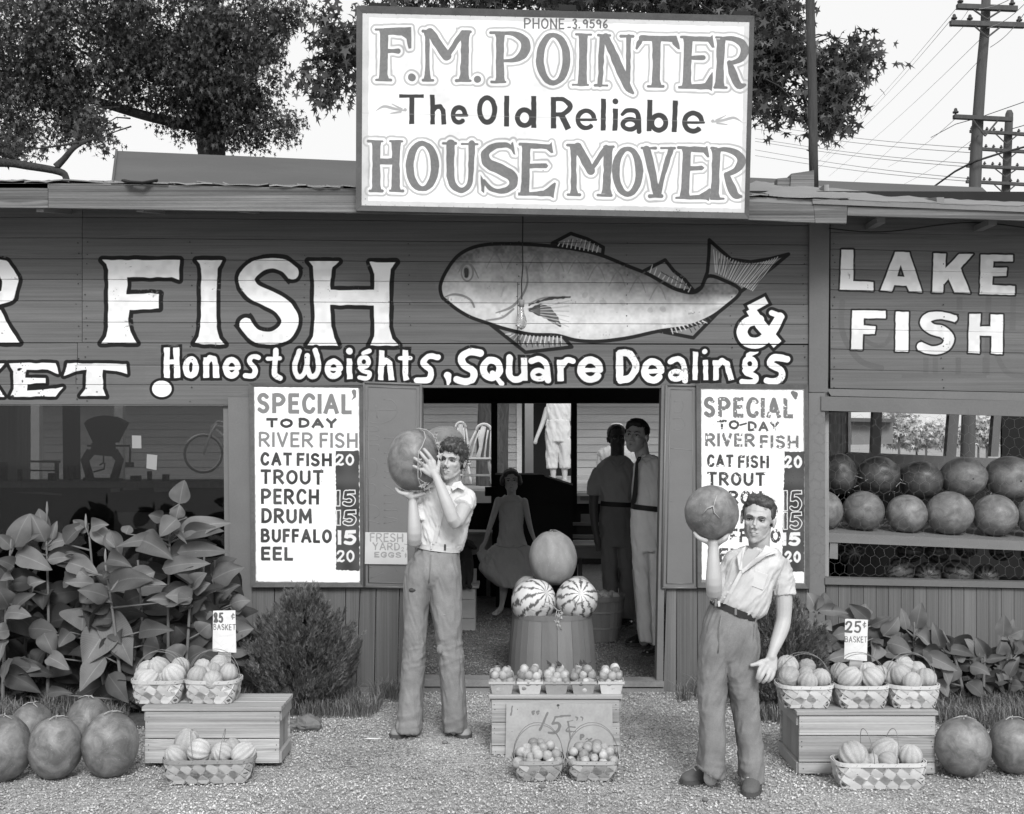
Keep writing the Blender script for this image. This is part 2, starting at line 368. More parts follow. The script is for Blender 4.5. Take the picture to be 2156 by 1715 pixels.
FW = {'I': .16, 'M': 1.0, 'W': 1.1, '1': .16, '.': .12, '-': .35, ' ': .35, "'": .2, 'L': .62, 'E': .66, 'F': .64, 'S': .74, 'c': .55, '"': .4, 'O': .86, 'C': .8, 'A': .9}
FONT = {
 'A': [('l', (0,1),(.5,0),(1,1)),('l', (.2,.68),(.8,.68))],
 'B': [('l', (0,0),(0,1)),('s', (0,0),(.6,.02),(.85,.22),(.6,.45),(0,.47)),('s', (0,.47),(.7,.5),(1,.73),(.7,.98),(0,1))],
 'C': [('s', (1,.18),(.75,.02),(.4,.0),(.08,.25),(0,.55),(.15,.88),(.5,1),(.8,.97),(1,.8))],
 'D': [('l', (0,0),(0,1)),('s', (0,0),(.5,.02),(.9,.22),(1,.5),(.9,.8),(.5,.98),(0,1))],
 'E': [('l', (1,0),(0,0),(0,1),(1,1)),('l', (0,.48),(.85,.48))],
 'F': [('l', (1,0),(0,0),(0,1)),('l', (0,.48),(.85,.48))],
 'G': [('s', (1,.18),(.75,.02),(.4,.0),(.08,.25),(0,.55),(.15,.88),(.5,1),(.85,.95),(1,.6)),('l', (.55,.58),(1,.58))],
 'H': [('l', (0,0),(0,1)),('l', (1,0),(1,1)),('l', (0,.5),(1,.5))],
 'I': [('l', (.5,0),(.5,1))], '1': [('l', (.5,0),(.5,1))],
 'K': [('l', (0,0),(0,1)),('l', (1,0),(0,.6)),('l', (.3,.45),(1,1))],
 'L': [('l', (0,0),(0,1),(1,1))],
 'M': [('l', (0,1),(.05,0),(.5,.75),(.95,0),(1,1))],
 'N': [('l', (0,1),(0,0),(1,1),(1,0))],
 'O': [('s', (.5,0),(.12,.18),(0,.5),(.12,.82),(.5,1),(.88,.82),(1,.5),(.88,.18),(.5,0))],
 '0': [('s', (.5,0),(.12,.2),(0,.5),(.12,.8),(.5,1),(.88,.8),(1,.5),(.88,.2),(.5,0))],
 'P': [('l', (0,0),(0,1)),('s', (0,0),(.65,.02),(1,.27),(.65,.54),(0,.56))],
 'R': [('l', (0,0),(0,1)),('s', (0,0),(.65,.02),(.95,.25),(.65,.5),(0,.52)),('l', (.4,.52),(1,1))],
 'S': [('s', (.95,.15),(.6,0),(.2,.05),(.03,.25),(.25,.44),(.7,.54),(.97,.74),(.8,.95),(.4,1),(0,.86))],
 'T': [('l', (0,0),(1,0)),('l', (.5,0),(.5,1))],
 'U': [('s', (0,0),(0,.4),(.05,.8),(.5,1),(.95,.8),(1,.4),(1,0))],
 'V': [('l', (0,0),(.5,1),(1,0))],
 'Y': [('l', (0,0),(.5,.5),(1,0)),('l', (.5,.5),(.5,1))],
 '2': [('s', (.02,.25),(.3,.02),(.8,.05),(.9,.3),(.5,.65),(0,.97),(.3,.93),(.7,1),(1,.93))],
 '5': [('l', (1,0),(.2,.02),(.12,.45)),('s', (.12,.45),(.6,.38),(1,.62),(.8,.95),(.35,1),(0,.9))],
 '3': [('s', (0,.1),(.6,0),(.85,.22),(.4,.45),(.95,.65),(.7,1),(0,.93))],
 '9': [('s', (1,.3),(.6,.0),(.1,.15),(.15,.45),(.6,.5),(1,.3)),('l', (1,.2),(.9,1))],
 '6': [('s', (.8,0),(.15,.4),(.05,.8),(.5,1),(.95,.8),(.6,.55),(.1,.75))],
 'c': [('s', (1,.3),(.5,.15),(0,.5),(.5,.85),(1,.7)),('l', (.6,-.1),(.4,1.1))],
 '.': [('r', (.5,.97),(.5,1))], '-': [('l', (0,.5),(1,.5))], "'": [('r', (.6,0),(.3,.35))],
}

def paint_big_sign():
    c = Canvas(755,10,1595,466,1.6, base=.70, cover=1)
    c.v *= .97 + .05 * vnoise(c.h, c.w, 90,5)
    c.tf(.41208,730.2,0)
    c.field(); c.poly([(98,75),(2046,122),(2030,1082),(92,1042)]);
    f0 = c.f.copy(); c.f = -(f0 + 16 * .41208 * 1.6); c.wob(.8);
    c.f = np.where(f0 < 8, c.f, c.f); c.fill(.45, alpha=.85)
    S, E, D = c.stroke, c.ell, c.dot
    c.field()
    def ser(x0, x1, y, r=7): S([(x0, y, r),(x1, y + (x1 - x0) * .015, r)])
    def stem(x0, y0, x1, y1, r=22):
        S([(x0, y0, r + 5),(x0 + (x1 - x0) * .12, y0 + (y1 - y0) * .1, r),((x0 + x1) / 2,(y0 + y1) / 2, r - 2),(x0 + (x1 - x0) * .9, y0 + (y1 - y0) * .9, r),(x1, y1, r + 5)], butt=True)
    stem(190,150,188,410); ser(150,225,409); ser(148,190,152)
    c.poly([(190,144),(328,141),(330,248),(316,250),(305,200),(280,183),(190,180)]); S([(205,262,10),(262,262,13)])
    stem(412,165,412,405,13); ser(390,440,411); ser(390,428,160); S([(425,165,22),(510,288,24)], butt=False); S([(510,290,14),(592,168,13)]); stem(605,165,600,408); ser(560,632,413); ser(590,632,163)
    D(332,397,20); D(667,407,19)
    stem(783,170,783,415); ser(740,810,419); ser(735,783,168)
    S([(785,172,9),(850,173,12),(900,200,21),(915,243,26),(895,285,21),(850,308,12),(795,312,9)], smooth=True)
    E(1055,303,68,122,21, thin=13)
    stem(1208,175,1204,432); ser(1172,1248,177); ser(1155,1232,434)
    S([(1305,190,15),(1294,435,13)]); ser(1285,1345,182); ser(1268,1330,437); S([(1322,188,18),(1385,330,22),(1432,440,20),(1462,477,8)], smooth=True); S([(1440,190,13),(1437,420,11)]); ser(1400,1463,186)
    S([(1505,196,15),(1675,200,15)]); c.poly([(1505,182),(1520,190),(1505,225),(1482,255),(1474,250),(1480,215)]); c.poly([(1660,186),(1685,182),(1704,255),(1692,255),(1665,225)]); stem(1583,200,1580,442); ser(1540,1616,442)
    stem(1745,195,1737,445); ser(1708,1745,190); c.poly([(1745,184),(1858,190),(1868,182),(1880,245),(1866,245),(1845,215),(1745,212)]); S([(1750,296,10),(1822,296,13)])
    c.poly([(1690,440),(1830,425),(1866,366),(1872,372),(1865,466),(1850,458),(1692,456)])
    stem(1912,200,1903,445); ser(1880,1940,448); ser(1888,1915,193)
    S([(1915,198,10),(1975,200,14),(2020,225,20),(2034,262,22),(2010,305,16),(1955,325,10)], smooth=True); S([(1955,322,13),(1975,385,21),(2002,438,19),(2034,435,8)], smooth=True)
    stem(152,722,150,975); stem(252,725,250,975); S([(155,826,17),(250,826,17)]); ser(110,182,722); ser(222,284,722); ser(118,182,975); ser(220,286,975)
    E(386,850,65,116,21, thin=13)
    S([(530,735,22),(530,900,20),(550,955,17),(590,972,14),(625,945,13),(634,880,14),(638,735,18)], smooth=True); ser(492,556,733); ser(588,668,736)
    S([(846,760,10),(815,742,13),(755,748,16),(708,785,21),(722,835,25),(790,868,28),(845,905,27),(845,950,20),(790,978,13),(735,965,11),(700,925,9)], smooth=True)
    c.poly([(838,732),(850,722),(862,792),(850,790),(840,770)]); c.poly([(682,890),(694,910),(706,945),(700,985),(688,975)])
    stem(918,740,910,995); ser(885,920,738); c.poly([(918,732),(1036,738),(1046,728),(1056,782),(1044,784),(1020,762),(918,760)]); c.poly([(930,838),(1020,834),(1032,848),(1020,860),(930,862)])
    c.poly([(875,984),(1005,975),(1062,932),(1070,936),(1056,1012),(1040,1004),(875,1000)])
    stem(1160,748,1160,992,16); ser(1130,1190,995); ser(1127,1175,742); S([(1180,752,22),(1246,872,23)]); S([(1246,872,12),(1325,752,13)]); stem(1336,752,1326,992); ser(1283,1350,998); ser(1315,1362,750)
    E(1435,877,60,116,20, thin=13)
    S([(1532,765,21),(1560,880,20),(1582,990,18)]); S([(1655,765,15),(1618,890,13),(1592,990,14)]); ser(1508,1578,757); ser(1606,1674,757); S([(1548,1003,10),(1608,1003,10)])
    stem(1738,760,1727,1008); ser(1695,1738,755); c.poly([(1738,748),(1832,752),(1842,742),(1854,806),(1842,806),(1822,780),(1738,776)]); c.poly([(1740,850),(1815,848),(1827,858),(1815,870),(1740,872)])
    c.poly([(1678,1006),(1800,996),(1852,962),(1860,966),(1850,1028),(1836,1020),(1678,1018)])
    stem(1888,765,1880,1010); ser(1862,1925,1015); ser(1864,1890,758)
    S([(1892,765,10),(1955,768,14),(2002,792,20),(2016,828,22),(1988,870,15),(1935,893,10)], smooth=True); S([(1938,893,13),(1958,942,21),(1984,995,19),(2014,1004,8)], smooth=True)
    c.wob(.9,12); c.fill(.36, lo=12, hi=22, alpha=.95); c.fill(.15)
    c.v += (vnoise(c.h, c.w, 5,31) - .5) * .03 * (c.v < .5)
    c.field(); B = dict(butt=True)
    S([(268,492,9),(393,492,9)], **B); S([(332,490,13),(332,635,13)], **B)
    S([(437,485,12),(439,637,12)], **B); S([(440,570,10),(455,548,12),(478,545,12),(492,565,12),(496,637,12)], **B)
    def e(cx, cy, rx, ry, r): E(cx, cy, rx, ry, r, 0,318, butt=True); S([(cx - rx, cy + 2,7),(cx + rx + r * .8, cy + 2,7)])
    e(573,588,31,38,12); E(717,563,39,63,13); S([(817,490,13),(816,647,13)], **B)
    E(908,602,36,40,13); S([(955,492,13),(955,655,13)], **B)
    S([(1056,497,14),(1056,658,14)], **B); S([(1056,509,11),(1105,509,12),(1142,545,14),(1105,583,12),(1060,584,11)], smooth=True); S([(1095,585,15),(1132,661,15)], **B)
    e(1222,611,42,44,12); S([(1312,505,13),(1310,668,13)], **B); S([(1373,556,13),(1370,669,13)], **B); D(1372,519,15)
    S([(1408,585,9),(1430,566,12),(1468,566,12),(1488,590,13),(1493,672,13)], smooth=True); E(1447,636,37,26,12)
    S([(1549,511,13),(1545,672,13)], **B); E(1594,628,36,38,13); S([(1679,514,13),(1673,676,13)], **B); e(1770,625,44,46,13)
    c.wob(.5,8); c.fill(.035)
    c.field(); c.word('PHONE', 905,92,1112,148,4.2,.02, butt=False); S([(1130,141,4),(1142,141,4)]); c.word('3', 1153,96,1178,150,4.2, butt=False); D(1188,142,5); c.word('9596', 1205,99,1335,146,4.2,.01, butt=False)
    c.fill(.05, alpha=.9)
    c.field()
    for sx, x0, yy in ((1,150,0),(-1,2018,58)):
        S([(x0,566 + yy, 2),(x0 + sx * 40,545 + yy, 7),(x0 + sx * 90,556 + yy, 7),(x0 + sx * 140,566 + yy, 4)], smooth=True); S([(x0 + sx * 80,532 + yy, 2),(x0 + sx * 130,558 + yy, 6)]); S([(x0 + sx * 75,580 + yy, 3),(x0 + sx * 125,572 + yy, 6)]); D(x0 + sx * 148,562 + yy, 9)
    c.fill(.28, alpha=.9)
    c.field(); S([(75,578,1.0),(1000,600,.8),(2040,628,1.0)]); c.fill(.30, alpha=.75)
    c.field(); c.wob(0)
    for i in range(26): D(100 + i * 76,70 + i * 1.9,2.2); D(96 + i * 75,1046 + i * 1.6,2.2)
    for p in ((1685,1072),(1692,1080),(1680,1083),(1700,1076),(1012,757),(1003,872),(2005,1098),(95,1017)): D(p[0], p[1],3)
    c.fill(.12, alpha=.8)
    c.v *= 1 - .16 * np.clip(vnoise(c.h, c.w, 150,9) * vnoise(c.h, c.w, 40,10) * 2 - .5,0,1); c.v *= 1 - .05 * np.clip(vnoise(c.h, c.w, 16,19) * 3 - 1.9,0,1)
    return c

def paint_wall():
    c = Canvas(-260,440,2420,850,1.25, base=.1, cover=0)
    S, E, D = c.stroke, c.ell, c.dot
    m = .40926
    c.tf(m, 0,425.96); c.field(); c.poly([(400,730),(740,735),(745,1010),(390,1010)]); c.poly([(2080,330),(2200,300),(2260,500),(2150,540),(2060,460)]); c.wob(5,18,4); c.fill(.15, alpha=.35)
    c.field(); c.tf(m, 0,425.96)
    c.poly([(528,297),(925,297),(922,402),(885,388),(655,388),(652,472),(820,470),(818,547),(665,553),(660,600),(668,660),(688,705),(702,724),(523,724),(545,690),(556,640),(557,350),(548,318)])
    c.poly([(1010,298),(1145,298),(1122,340),(1115,400),(1115,640),(1130,700),(1158,733),(998,727),(1020,690),(1032,640),(1035,345),(1028,318)])
    S([(1510,367,36),(1460,325,31),(1390,316,27),(1312,340,36),(1269,395,41),(1300,455,42),(1380,495,42),(1455,540,44),(1493,605,45),(1465,670,42),(1390,700,35),(1310,682,32),(1258,620,33)], butt=True, smooth=True)
    c.poly([(1588,303),(1742,305),(1712,335),(1700,400),(1700,452),(1925,452),(1925,370),(1903,308),(2038,308),(2010,345),(2003,420),(2003,640),(2020,700),(2052,737),(1903,737),(1925,690),(1925,530),(1700,530),(1703,640),(1720,700),(1740,740),(1583,735),(1610,690),(1618,600),(1615,400),(1610,330)])
    S([(-230,320,34),(-60,318,30),(20,335,34),(52,400,42),(40,480,36),(-60,515,28),(-220,515,30)]); S([(-225,310,45),(-225,715,45)], butt=True); c.poly([(-90,520),(5,555),(30,610),(100,722),(-20,722)])
    c.wob(1.2,16,6); c.fill(.010, hi=22); c.fill(.74, hi=0)
    c.field()
    c.poly([(45,828),(288,828),(300,882),(245,862),(135,860),(132,902),(235,905),(235,930),(140,935),(138,970),(250,962),(322,952),(285,1000),(52,1000),(70,960),(70,870)])
    c.poly([(347,828),(650,832),(656,885),(600,866),(530,862),(528,960),(547,998),(413,996),(440,960),(447,862),(390,868),(330,892)])
    c.poly([(-140,828),(-60,828),(-70,880),(-20,828),(28,828),(-42,905),(20,1000),(-20,1000),(-75,930),(-75,1000),(-140,1000)])
    c.wob(1.1,14,7); c.fill(.010, hi=18); c.fill(.72, hi=0, wear=.16)
    c.field(); E(832,960,20,12,30); c.fill(.010, hi=14); c.fill(.76, hi=0)
    c.field(); r = 15; k = dict(r=r)
    S([(858,748),(858,903)], r, True); S([(906,748),(912,903)], r, True); S([(858,822),(906,820)],12)
    E(982,850,26,42,15); S([(1060,797),(1062,903)], r, True); S([(1062,830),(1078,803),(1100,806),(1110,840),(1113,903)], r, True)
    def e(cx, cy, rx, ry, r, a1=322): E(cx, cy, rx, ry, r, 0, a1); S([(cx - rx, cy + 3, r * .6),(cx + rx, cy + 1, r * .6)])
    e(1192,852,31,40,15); S([(1330,800),(1300,795),(1284,820),(1312,858),(1302,892),(1262,893)],13, smooth=True)
    S([(1420,762),(1412,868),(1420,893),(1442,906)],14, smooth=True); S([(1378,806),(1440,803)],10)
    S([(1540,765),(1516,840),(1530,893),(1556,893),(1576,850),(1580,790)],13, smooth=True); S([(1580,850),(1598,895),(1625,888),(1640,840),(1622,762)],14, smooth=True)
    e(1716,857,32,38,15); S([(1797,803),(1800,910)],14, True); D(1797,766,17)
    S([(1900,765),(1868,778)],11); E(1872,822,24,24,12); S([(1852,852),(1870,870),(1900,880),(1890,905),(1850,900)],11, smooth=True)
    S([(1965,762),(1958,915)],14, True); S([(1965,838),(1985,815),(2005,828),(2014,915)],14, True)
    S([(2086,760),(2085,890),(2092,915)],14, True); S([(2055,803),(2112,801)],10)
    c.tf(m, 851.93,438.13)
    S([(172,768),(122,765),(96,798),(134,838),(122,883),(62,886)],15, smooth=True); S([(222,862,19),(226,890,12),(222,914,3)])
    S([(390,748),(335,740),(292,768),(305,808),(352,838),(350,880),(312,893),(268,882)],18, smooth=True)
    E(447,828,42,46,17); S([(452,848),(498,903)],13)
    S([(540,770),(538,850),(556,878),(590,880),(612,860)],16, smooth=True); S([(614,770),(616,888)],16, True)
    S([(652,788),(690,776),(722,796),(735,840),(738,888)],15, smooth=True); E(690,858,32,22,13)
    S([(800,780),(803,890)],16, True); S([(808,815),(835,783),(866,788)],14, smooth=True)
    e(955,832,48,50,18); S([(1106,742),(1106,890)],18, True); S([(1110,746),(1158,752),(1190,812),(1160,872),(1110,885)],18, smooth=True)
    e(1276,838,42,48,17); S([(1368,790),(1405,776),(1432,796),(1440,840),(1442,888)],15, smooth=True); E(1397,860,30,20,13)
    S([(1497,740),(1493,886)],13, True); S([(1547,782),(1550,886)],13, True); D(1543,740,14)
    S([(1600,784),(1602,886)],14, True); S([(1604,815),(1632,788),(1658,800),(1668,840),(1680,886)],15, True)
    S([(1808,738),(1770,758)],13); E(1776,802,26,28,14); S([(1750,838),(1765,852),(1805,868),(1795,895),(1735,893)],13, smooth=True)
    S([(1968,778),(1905,770),(1880,800),(1935,835),(1938,872),(1905,892),(1862,888)],17, smooth=True)
    c.wob(.9,9,8); c.fill(.010, hi=16); c.fill(.76)
    c.field(); S([(1772,522,22),(1862,474,20)], butt=True); S([(1778,520,24),(1830,600,28),(1918,702,26)], butt=True)
    S([(1825,575,24),(1762,590,26),(1735,640,28),(1765,688,28),(1830,690,28),(1890,630,26),(1930,560,22)], smooth=True); S([(1888,540,14),(1940,560,14)])
    c.fill(.010, hi=17); c.fill(.76)
    fin = [[(760,182),(855,132),(940,160),(1022,203),(1018,242),(900,212)],[(1225,328),(1340,268),(1385,325),(1440,368),(1490,430),(1400,420),(1320,380)],
           [(430,590),(622,742),(860,715),(812,660),(600,645)],[(1300,632),(1485,668),(1610,540),(1540,560),(1430,600)]]
    tail = [(1480,438),(1530,405),(1558,330),(1566,240),(1568,165),(1600,195),(1680,265),(1780,278),(1880,262),(1975,238),(1900,300),(1810,370),(1730,430),(1650,505)]
    body = [(192,455),(184,400),(212,330),(268,252),(340,208),(430,188),(560,185),(700,192),(850,208),(1000,240),(1150,300),(1250,340),(1330,385),(1400,420),(1480,436),(1525,412),(1560,352),(1640,372),(1728,428),(1645,512),(1560,570),(1450,612),(1300,635),(1150,668),(1000,686),(880,680),(780,655),(650,650),(520,622),(420,590),(340,562),(270,522),(215,478)]
    c.field()
    for q in fin: c.poly(q)
    c.poly(tail); c.fill(.20); c.fill(.012, lo=-9, hi=10)
    c.field(); c.poly(body, smooth=True); fb = c.f.copy()
    c.fill(.012, hi=10)
    yy = ((np.arange(c.h) / c.k + c.y0 - 438.13) / m)[:, None]; xx = ((np.arange(c.w) / c.k + c.x0 - 851.93) / m)[None, :]
    back = np.interp(xx, [180,400,800,1200,1480,1700],[300,215,220,330,440,440]); bel = np.interp(xx, [180,500,900,1300,1700],[560,620,680,635,480])
    t = np.clip((yy - back) / (bel - back),0,1)
    brush = vnoise(c.h, c.w, 6,11) * .5 + vnoise(c.h, c.w, 26,12) * .5
    tone = .15 + .46 * np.clip(t * 1.35,0,1) ** .9 + (brush - .5) * .17
    tone = np.where(t > .8, tone - (t - .8) * .5, tone)
    cov = np.clip(.5 - (fb + 9 * m * c.k),0,1)
    c.v = c.v * (1 - cov) + tone * cov; c.a = np.maximum(c.a, cov)
    c.field()
    for i in range(24):
        f = i / 23; S([(1585 + 330 * f + 5,215 + 52 * math.sin(f * 3.1) + 35 * f, 2),(1600 + 190 * f, 330 + 95 * f, 3.4)])
    for i in range(10): S([(800 + i * 22,178 - 32 * math.sin(i / 3.2) + i * 3,1.5),(790 + i * 22,195 + i * 3.6,3)])
    for i in range(10): S([(1275 + i * 22,305 + i * 10 - 12 * math.cos(i),1.5),(1262 + i * 22,332 + i * 11,3)])
    for i in range(14): S([(520 + i * 22,650 + 55 * min(1, i / 4.),2),(545 + i * 20,648 + min(i * 2,14),3.4)])
    for i in range(9): S([(1380 + i * 22,640 - i * 7 + 8,2),(1372 + i * 20,622 - i * 5,4)])
    c.fill(.58, alpha=.85)
    c.field()
    for i in range(16): f = i / 15; S([(1620 + 285 * f, 262 + 32 * f, 2.4),(1608 + 180 * f, 340 + 80 * f, 2.0)])
    for i in range(8): S([(590 + i * 30,682 + (i % 2) * 8,5),(600 + i * 29,716,2)])
    for i in range(6): S([(1462 + i * 20,612 - i * 10,3),(1476 + i * 20,640 - i * 13,3)])
    for i in range(7): S([(1320 + i * 24,330 + i * 13,3),(1340 + i * 22,342 + i * 12,2)])
    for i in range(6): S([(860 + i * 26,160 + i * 6,3),(850 + i * 26,190 + i * 4,2)])
    c.fill(.05, alpha=.9)
    c.field(); E(322,332,30,44,4); E(318,332,11,26,5); S([(278,330,2),(300,292,4),(330,288,5),(355,310,4),(380,362,2)], smooth=True)
    S([(208,458,3),(250,445,6),(300,452,6),(340,475,6),(358,510,5)], smooth=True)
    S([(470,540,3),(550,510,7),(605,450,6),(632,380,5),(625,300,3)], smooth=True); S([(420,578,4),(500,565,6),(560,520,5)], smooth=True)
    S([(640,495,4),(720,462,5),(850,460,4)], smooth=True)
    c.fill(.14, alpha=.8)
    c.field(); E(318,334,4,18,7); c.poly([(630,520),(700,492),(755,512),(785,556),(805,600),(720,562)]); S([(640,528,3),(720,560,8),(800,608,5)]); S([(640,500,3),(740,468,7),(850,458,5)], smooth=True); c.wob(1.5,6); c.fill(.03, alpha=.95)
    c.field()
    for i in range(7): S([(700,500 + i * 12,3),(850,470 + i * 24,3)])
    S([(650,545,3),(800,618,4)]); c.fill(.62, alpha=.55)
    c.field()
    for i in range(6): S([(650,528,2),(845,478 + i * 27,2)])
    c.fill(.2, alpha=.5)
    c.field()
    for i in range(9):
        x = 400 + i * 105; y = np.interp(x, [400,800,1200,1400],[200,222,345,440])
        S([(x + 100, y + 6,4),(x + 55, y + 45,4),(x + 20, y + 110,2)], smooth=True); S([(x + 30, y + 4,2),(x + 80, y + 50,4),(x + 105, y + 110,2)], smooth=True)
    c.fill(.13, alpha=.5)
    c.field()
    S([(500,360,2),(512,400,4),(490,470,2)], smooth=True); S([(660,260,2),(690,330,4),(700,380,2)], smooth=True); S([(895,640,2),(900,662,3)])
    for p in ((1020,485),(1120,490),(960,470),(1260,525),(930,450),(1330,520)): D(p[0], p[1],14)
    c.wob(3,8); c.fill(.24, alpha=.4)
    c.tf(.28389,1643.0,425.96)
    c.field()   # ghost of older lettering
    S([(460,740),(450,900),(490,1040),(600,1180),(750,1230)],22, smooth=True); S([(620,1020),(700,1060),(780,1050),(830,960)],16, smooth=True)
    for x in (1080,1150,1320,1520): S([(x, 1150),(x, 1280)],20, True)
    S([(900,1290),(1530,1290)],14, True); S([(1330,700),(1330,800)],22, True); S([(1545,700),(1530,1280)],22, True); S([(1730,700),(1720,950)],22, True); S([(1600,1120),(1680,1260),(1820,1290),(1990,1290)],20, smooth=True)
    c.fill(.075, alpha=.45)
    c.field()
    c.poly([(452,352),(540,352),(540,585),(690,592),(688,658),(440,650)])
    c.poly([(850,370),(955,372),(1050,668),(955,662),(935,620),(845,618),(825,662),(740,655)], holes=[[(892,460),(865,552),(920,555)]])
    c.poly([(1135,380),(1228,382),(1220,495),(1325,385),(1430,385),(1335,490),(1408,675),(1292,670),(1245,570),(1208,615),(1205,670),(1125,668)])
    c.poly([(1485,390),(1725,392),(1722,440),(1580,440),(1575,487),(1680,487),(1675,547),(1575,550),(1570,615),(1740,622),(1738,688),(1478,682)])
    c.poly([(532,802),(780,806),(780,862),(620,862),(615,915),(705,920),(700,978),(612,978),(608,1095),(525,1092)])
    c.poly([(855,812),(950,815),(948,1108),(852,1105)])
    S([(1300,866,26),(1200,842,27),(1110,850,32),(1072,892,38),(1120,940,40),(1200,962,42),(1250,1015,38),(1215,1080,34),(1120,1098,30),(1032,1066,34)], butt=True, smooth=True)
    c.poly([(1400,828),(1485,828),(1480,922),(1558,922),(1558,832),(1650,835),(1648,1128),(1562,1122),(1565,992),(1478,990),(1478,1120),(1392,1118)])
    c.wob(.6,9); c.fill(.018, hi=14); c.fill(.68)
    wn = vnoise(c.h, c.w, 4,21) * .5 + vnoise(c.h, c.w, 30,22) * .5
    c.a *= np.clip((.93 - wn) * 9,.35,1); st = vnoise(c.h, c.w, 90,61) * .6 + vnoise(c.h, c.w, 14,62) * .4; c.v *= 1 - .16 * np.clip((st - .45) * 4,0,1)
    return c

def paint_menu(right):
    if not right:
        c = Canvas(528,805,766,1240,2.2, base=.80, cover=1); c.tf(.2803,511.16,797.16)
        L = [('SPECIAL', 108,110,818,262,19,.19,0),('TO', 175,298,375,370,13,.035,.02),('DAY', 420,297,705,372,13,.035,0.01),('RIVER', 120,402,528,516,12,.20,.01),('FISH', 577,408,862,522,12,.20,.0),
             ('CAT', 133,556,370,655,13.5,.035,.01),('FISH', 405,560,668,660,13.5,.035,.01),('TROUT', 133,684,605,795,13.5,.035,.02),('PERCH', 137,828,572,945,14,.035,0),('DRUM', 140,975,518,1088,14,.035,0),('BUFFALO', 136,1128,668,1232,13.5,.035,.0),('EEL', 138,1264,378,1368,14,.035,0)]
        black = [(696,543),(872,543),(876,1446),(700,1440)]
        nums = [('20', 696,568,835,655,8,0),('15', 705,840,845,960,15,1),('15', 708,990,850,1105,15,1),('15', 716,1140,850,1250,13,0),('20', 704,1290,838,1380,8,0)]
        wear = 0; apo = [(835,100,17),(842,135,10),(815,165,2)]; edge = [(85,62),(872,68),(884,1536),(97,1530)]
    else:
        c = Canvas(1468,805,1704,1240,2.2, base=.79, cover=1); c.tf(.24476,1387.4,797.16)
        L = [('SPECIAL', 385,160,1155,335,22,.16,0),('TO', 500,358,690,440,13,.05,.02),('DAY', 765,370,1032,455,13,.05,0.01),('RIVER', 398,470,825,585,15,.15,.01),('FISH', 868,488,1200,602,15,.15,.0),
             ('CAT', 414,655,640,762,14,.04,.01),('FISH', 680,662,946,772,14,.04,.01),('TROUT', 414,805,915,922,15,.04,.0),('PERCH', 414,965,885,1080,15,.035,0),('DRUM', 416,1130,800,1245,15,.035,0),('BUFFALO', 418,1290,1046,1408,15,.035,.0),('EEL', 420,1460,690,1580,15,.035,0)]
        black = [(1080,630),(1250,630),(1248,1664),(1058,1660)]
        nums = [('20', 1075,665,1230,772,11,0),('15', 1078,965,1228,1140,16,1),('15', 1078,1150,1228,1300,16,1),('15', 1070,1325,1215,1440,15,0),('20', 1080,1485,1220,1585,11,0)]
        wear = .24; apo = [(1150,125,18),(1170,140,26),(1175,170,12)]; edge = [(362,92),(1244,100),(1250,1765),(366,1735)]
    c.v *= .985 + .03 * vnoise(c.h, c.w, 60,3)
    c.field(); c.poly(edge); c.f = -(c.f + 2); c.wob(.6,6); c.fill(.16, alpha=.9)
    for (t, x0, y0, x1, y1, r, v, j) in L:
        c.field(); c.word(t, x0, y0, x1, y1, r * .83, slope=.012, jit=j); c.wob(.22,4, int(x0)); c.fill(v, wear=wear, seed=int(y0))
    if right: c.field(); c.stroke([(700,402,8),(750,388,8)]); c.fill(.05)
    c.field(); c.stroke(apo); c.wob(.4,3); c.fill(.18 if not right else .14)
    c.field(); c.poly(black); c.wob(1.0,4); c.fill(.035)
    c.v += (vnoise(c.h, c.w, 50,41) * .05) * (c.v < .06)
    for (t, x0, y0, x1, y1, r, o) in nums:
        c.field(); c.word(t, x0, y0, x1, y1, r, butt=not (r < 12)); c.wob(.4,4)
        if o: c.fill(.62, lo=-4.5, hi=3)
        else: c.fill(.66)
    c.field(); x0, y0 = edge[0]; x1, y1 = edge[2]
    for i in range(4): c.dot(x0 + 12 + i * (x1 - x0 - 24) / 3, y0 + 9 + i * 2,3); c.dot(x0 + 22 + i * (x1 - x0 - 24) / 3, y1 - 12,3.5)
    if not right: c.dot(598,735,8); c.dot(576,745,10); c.stroke([(590,690,3),(592,790,2)]); c.wob(2.5,4)
    c.fill(.12, alpha=.8)
    if right:
        n = vnoise(c.h, c.w, 3.5,77); e = np.clip(1 - np.minimum.outer(np.arange(c.h), np.arange(c.w)[::1]) / 60., 0,1)
        c.v *= 1 - .5 * np.clip((n - .86) * 12,0,1)
    return c

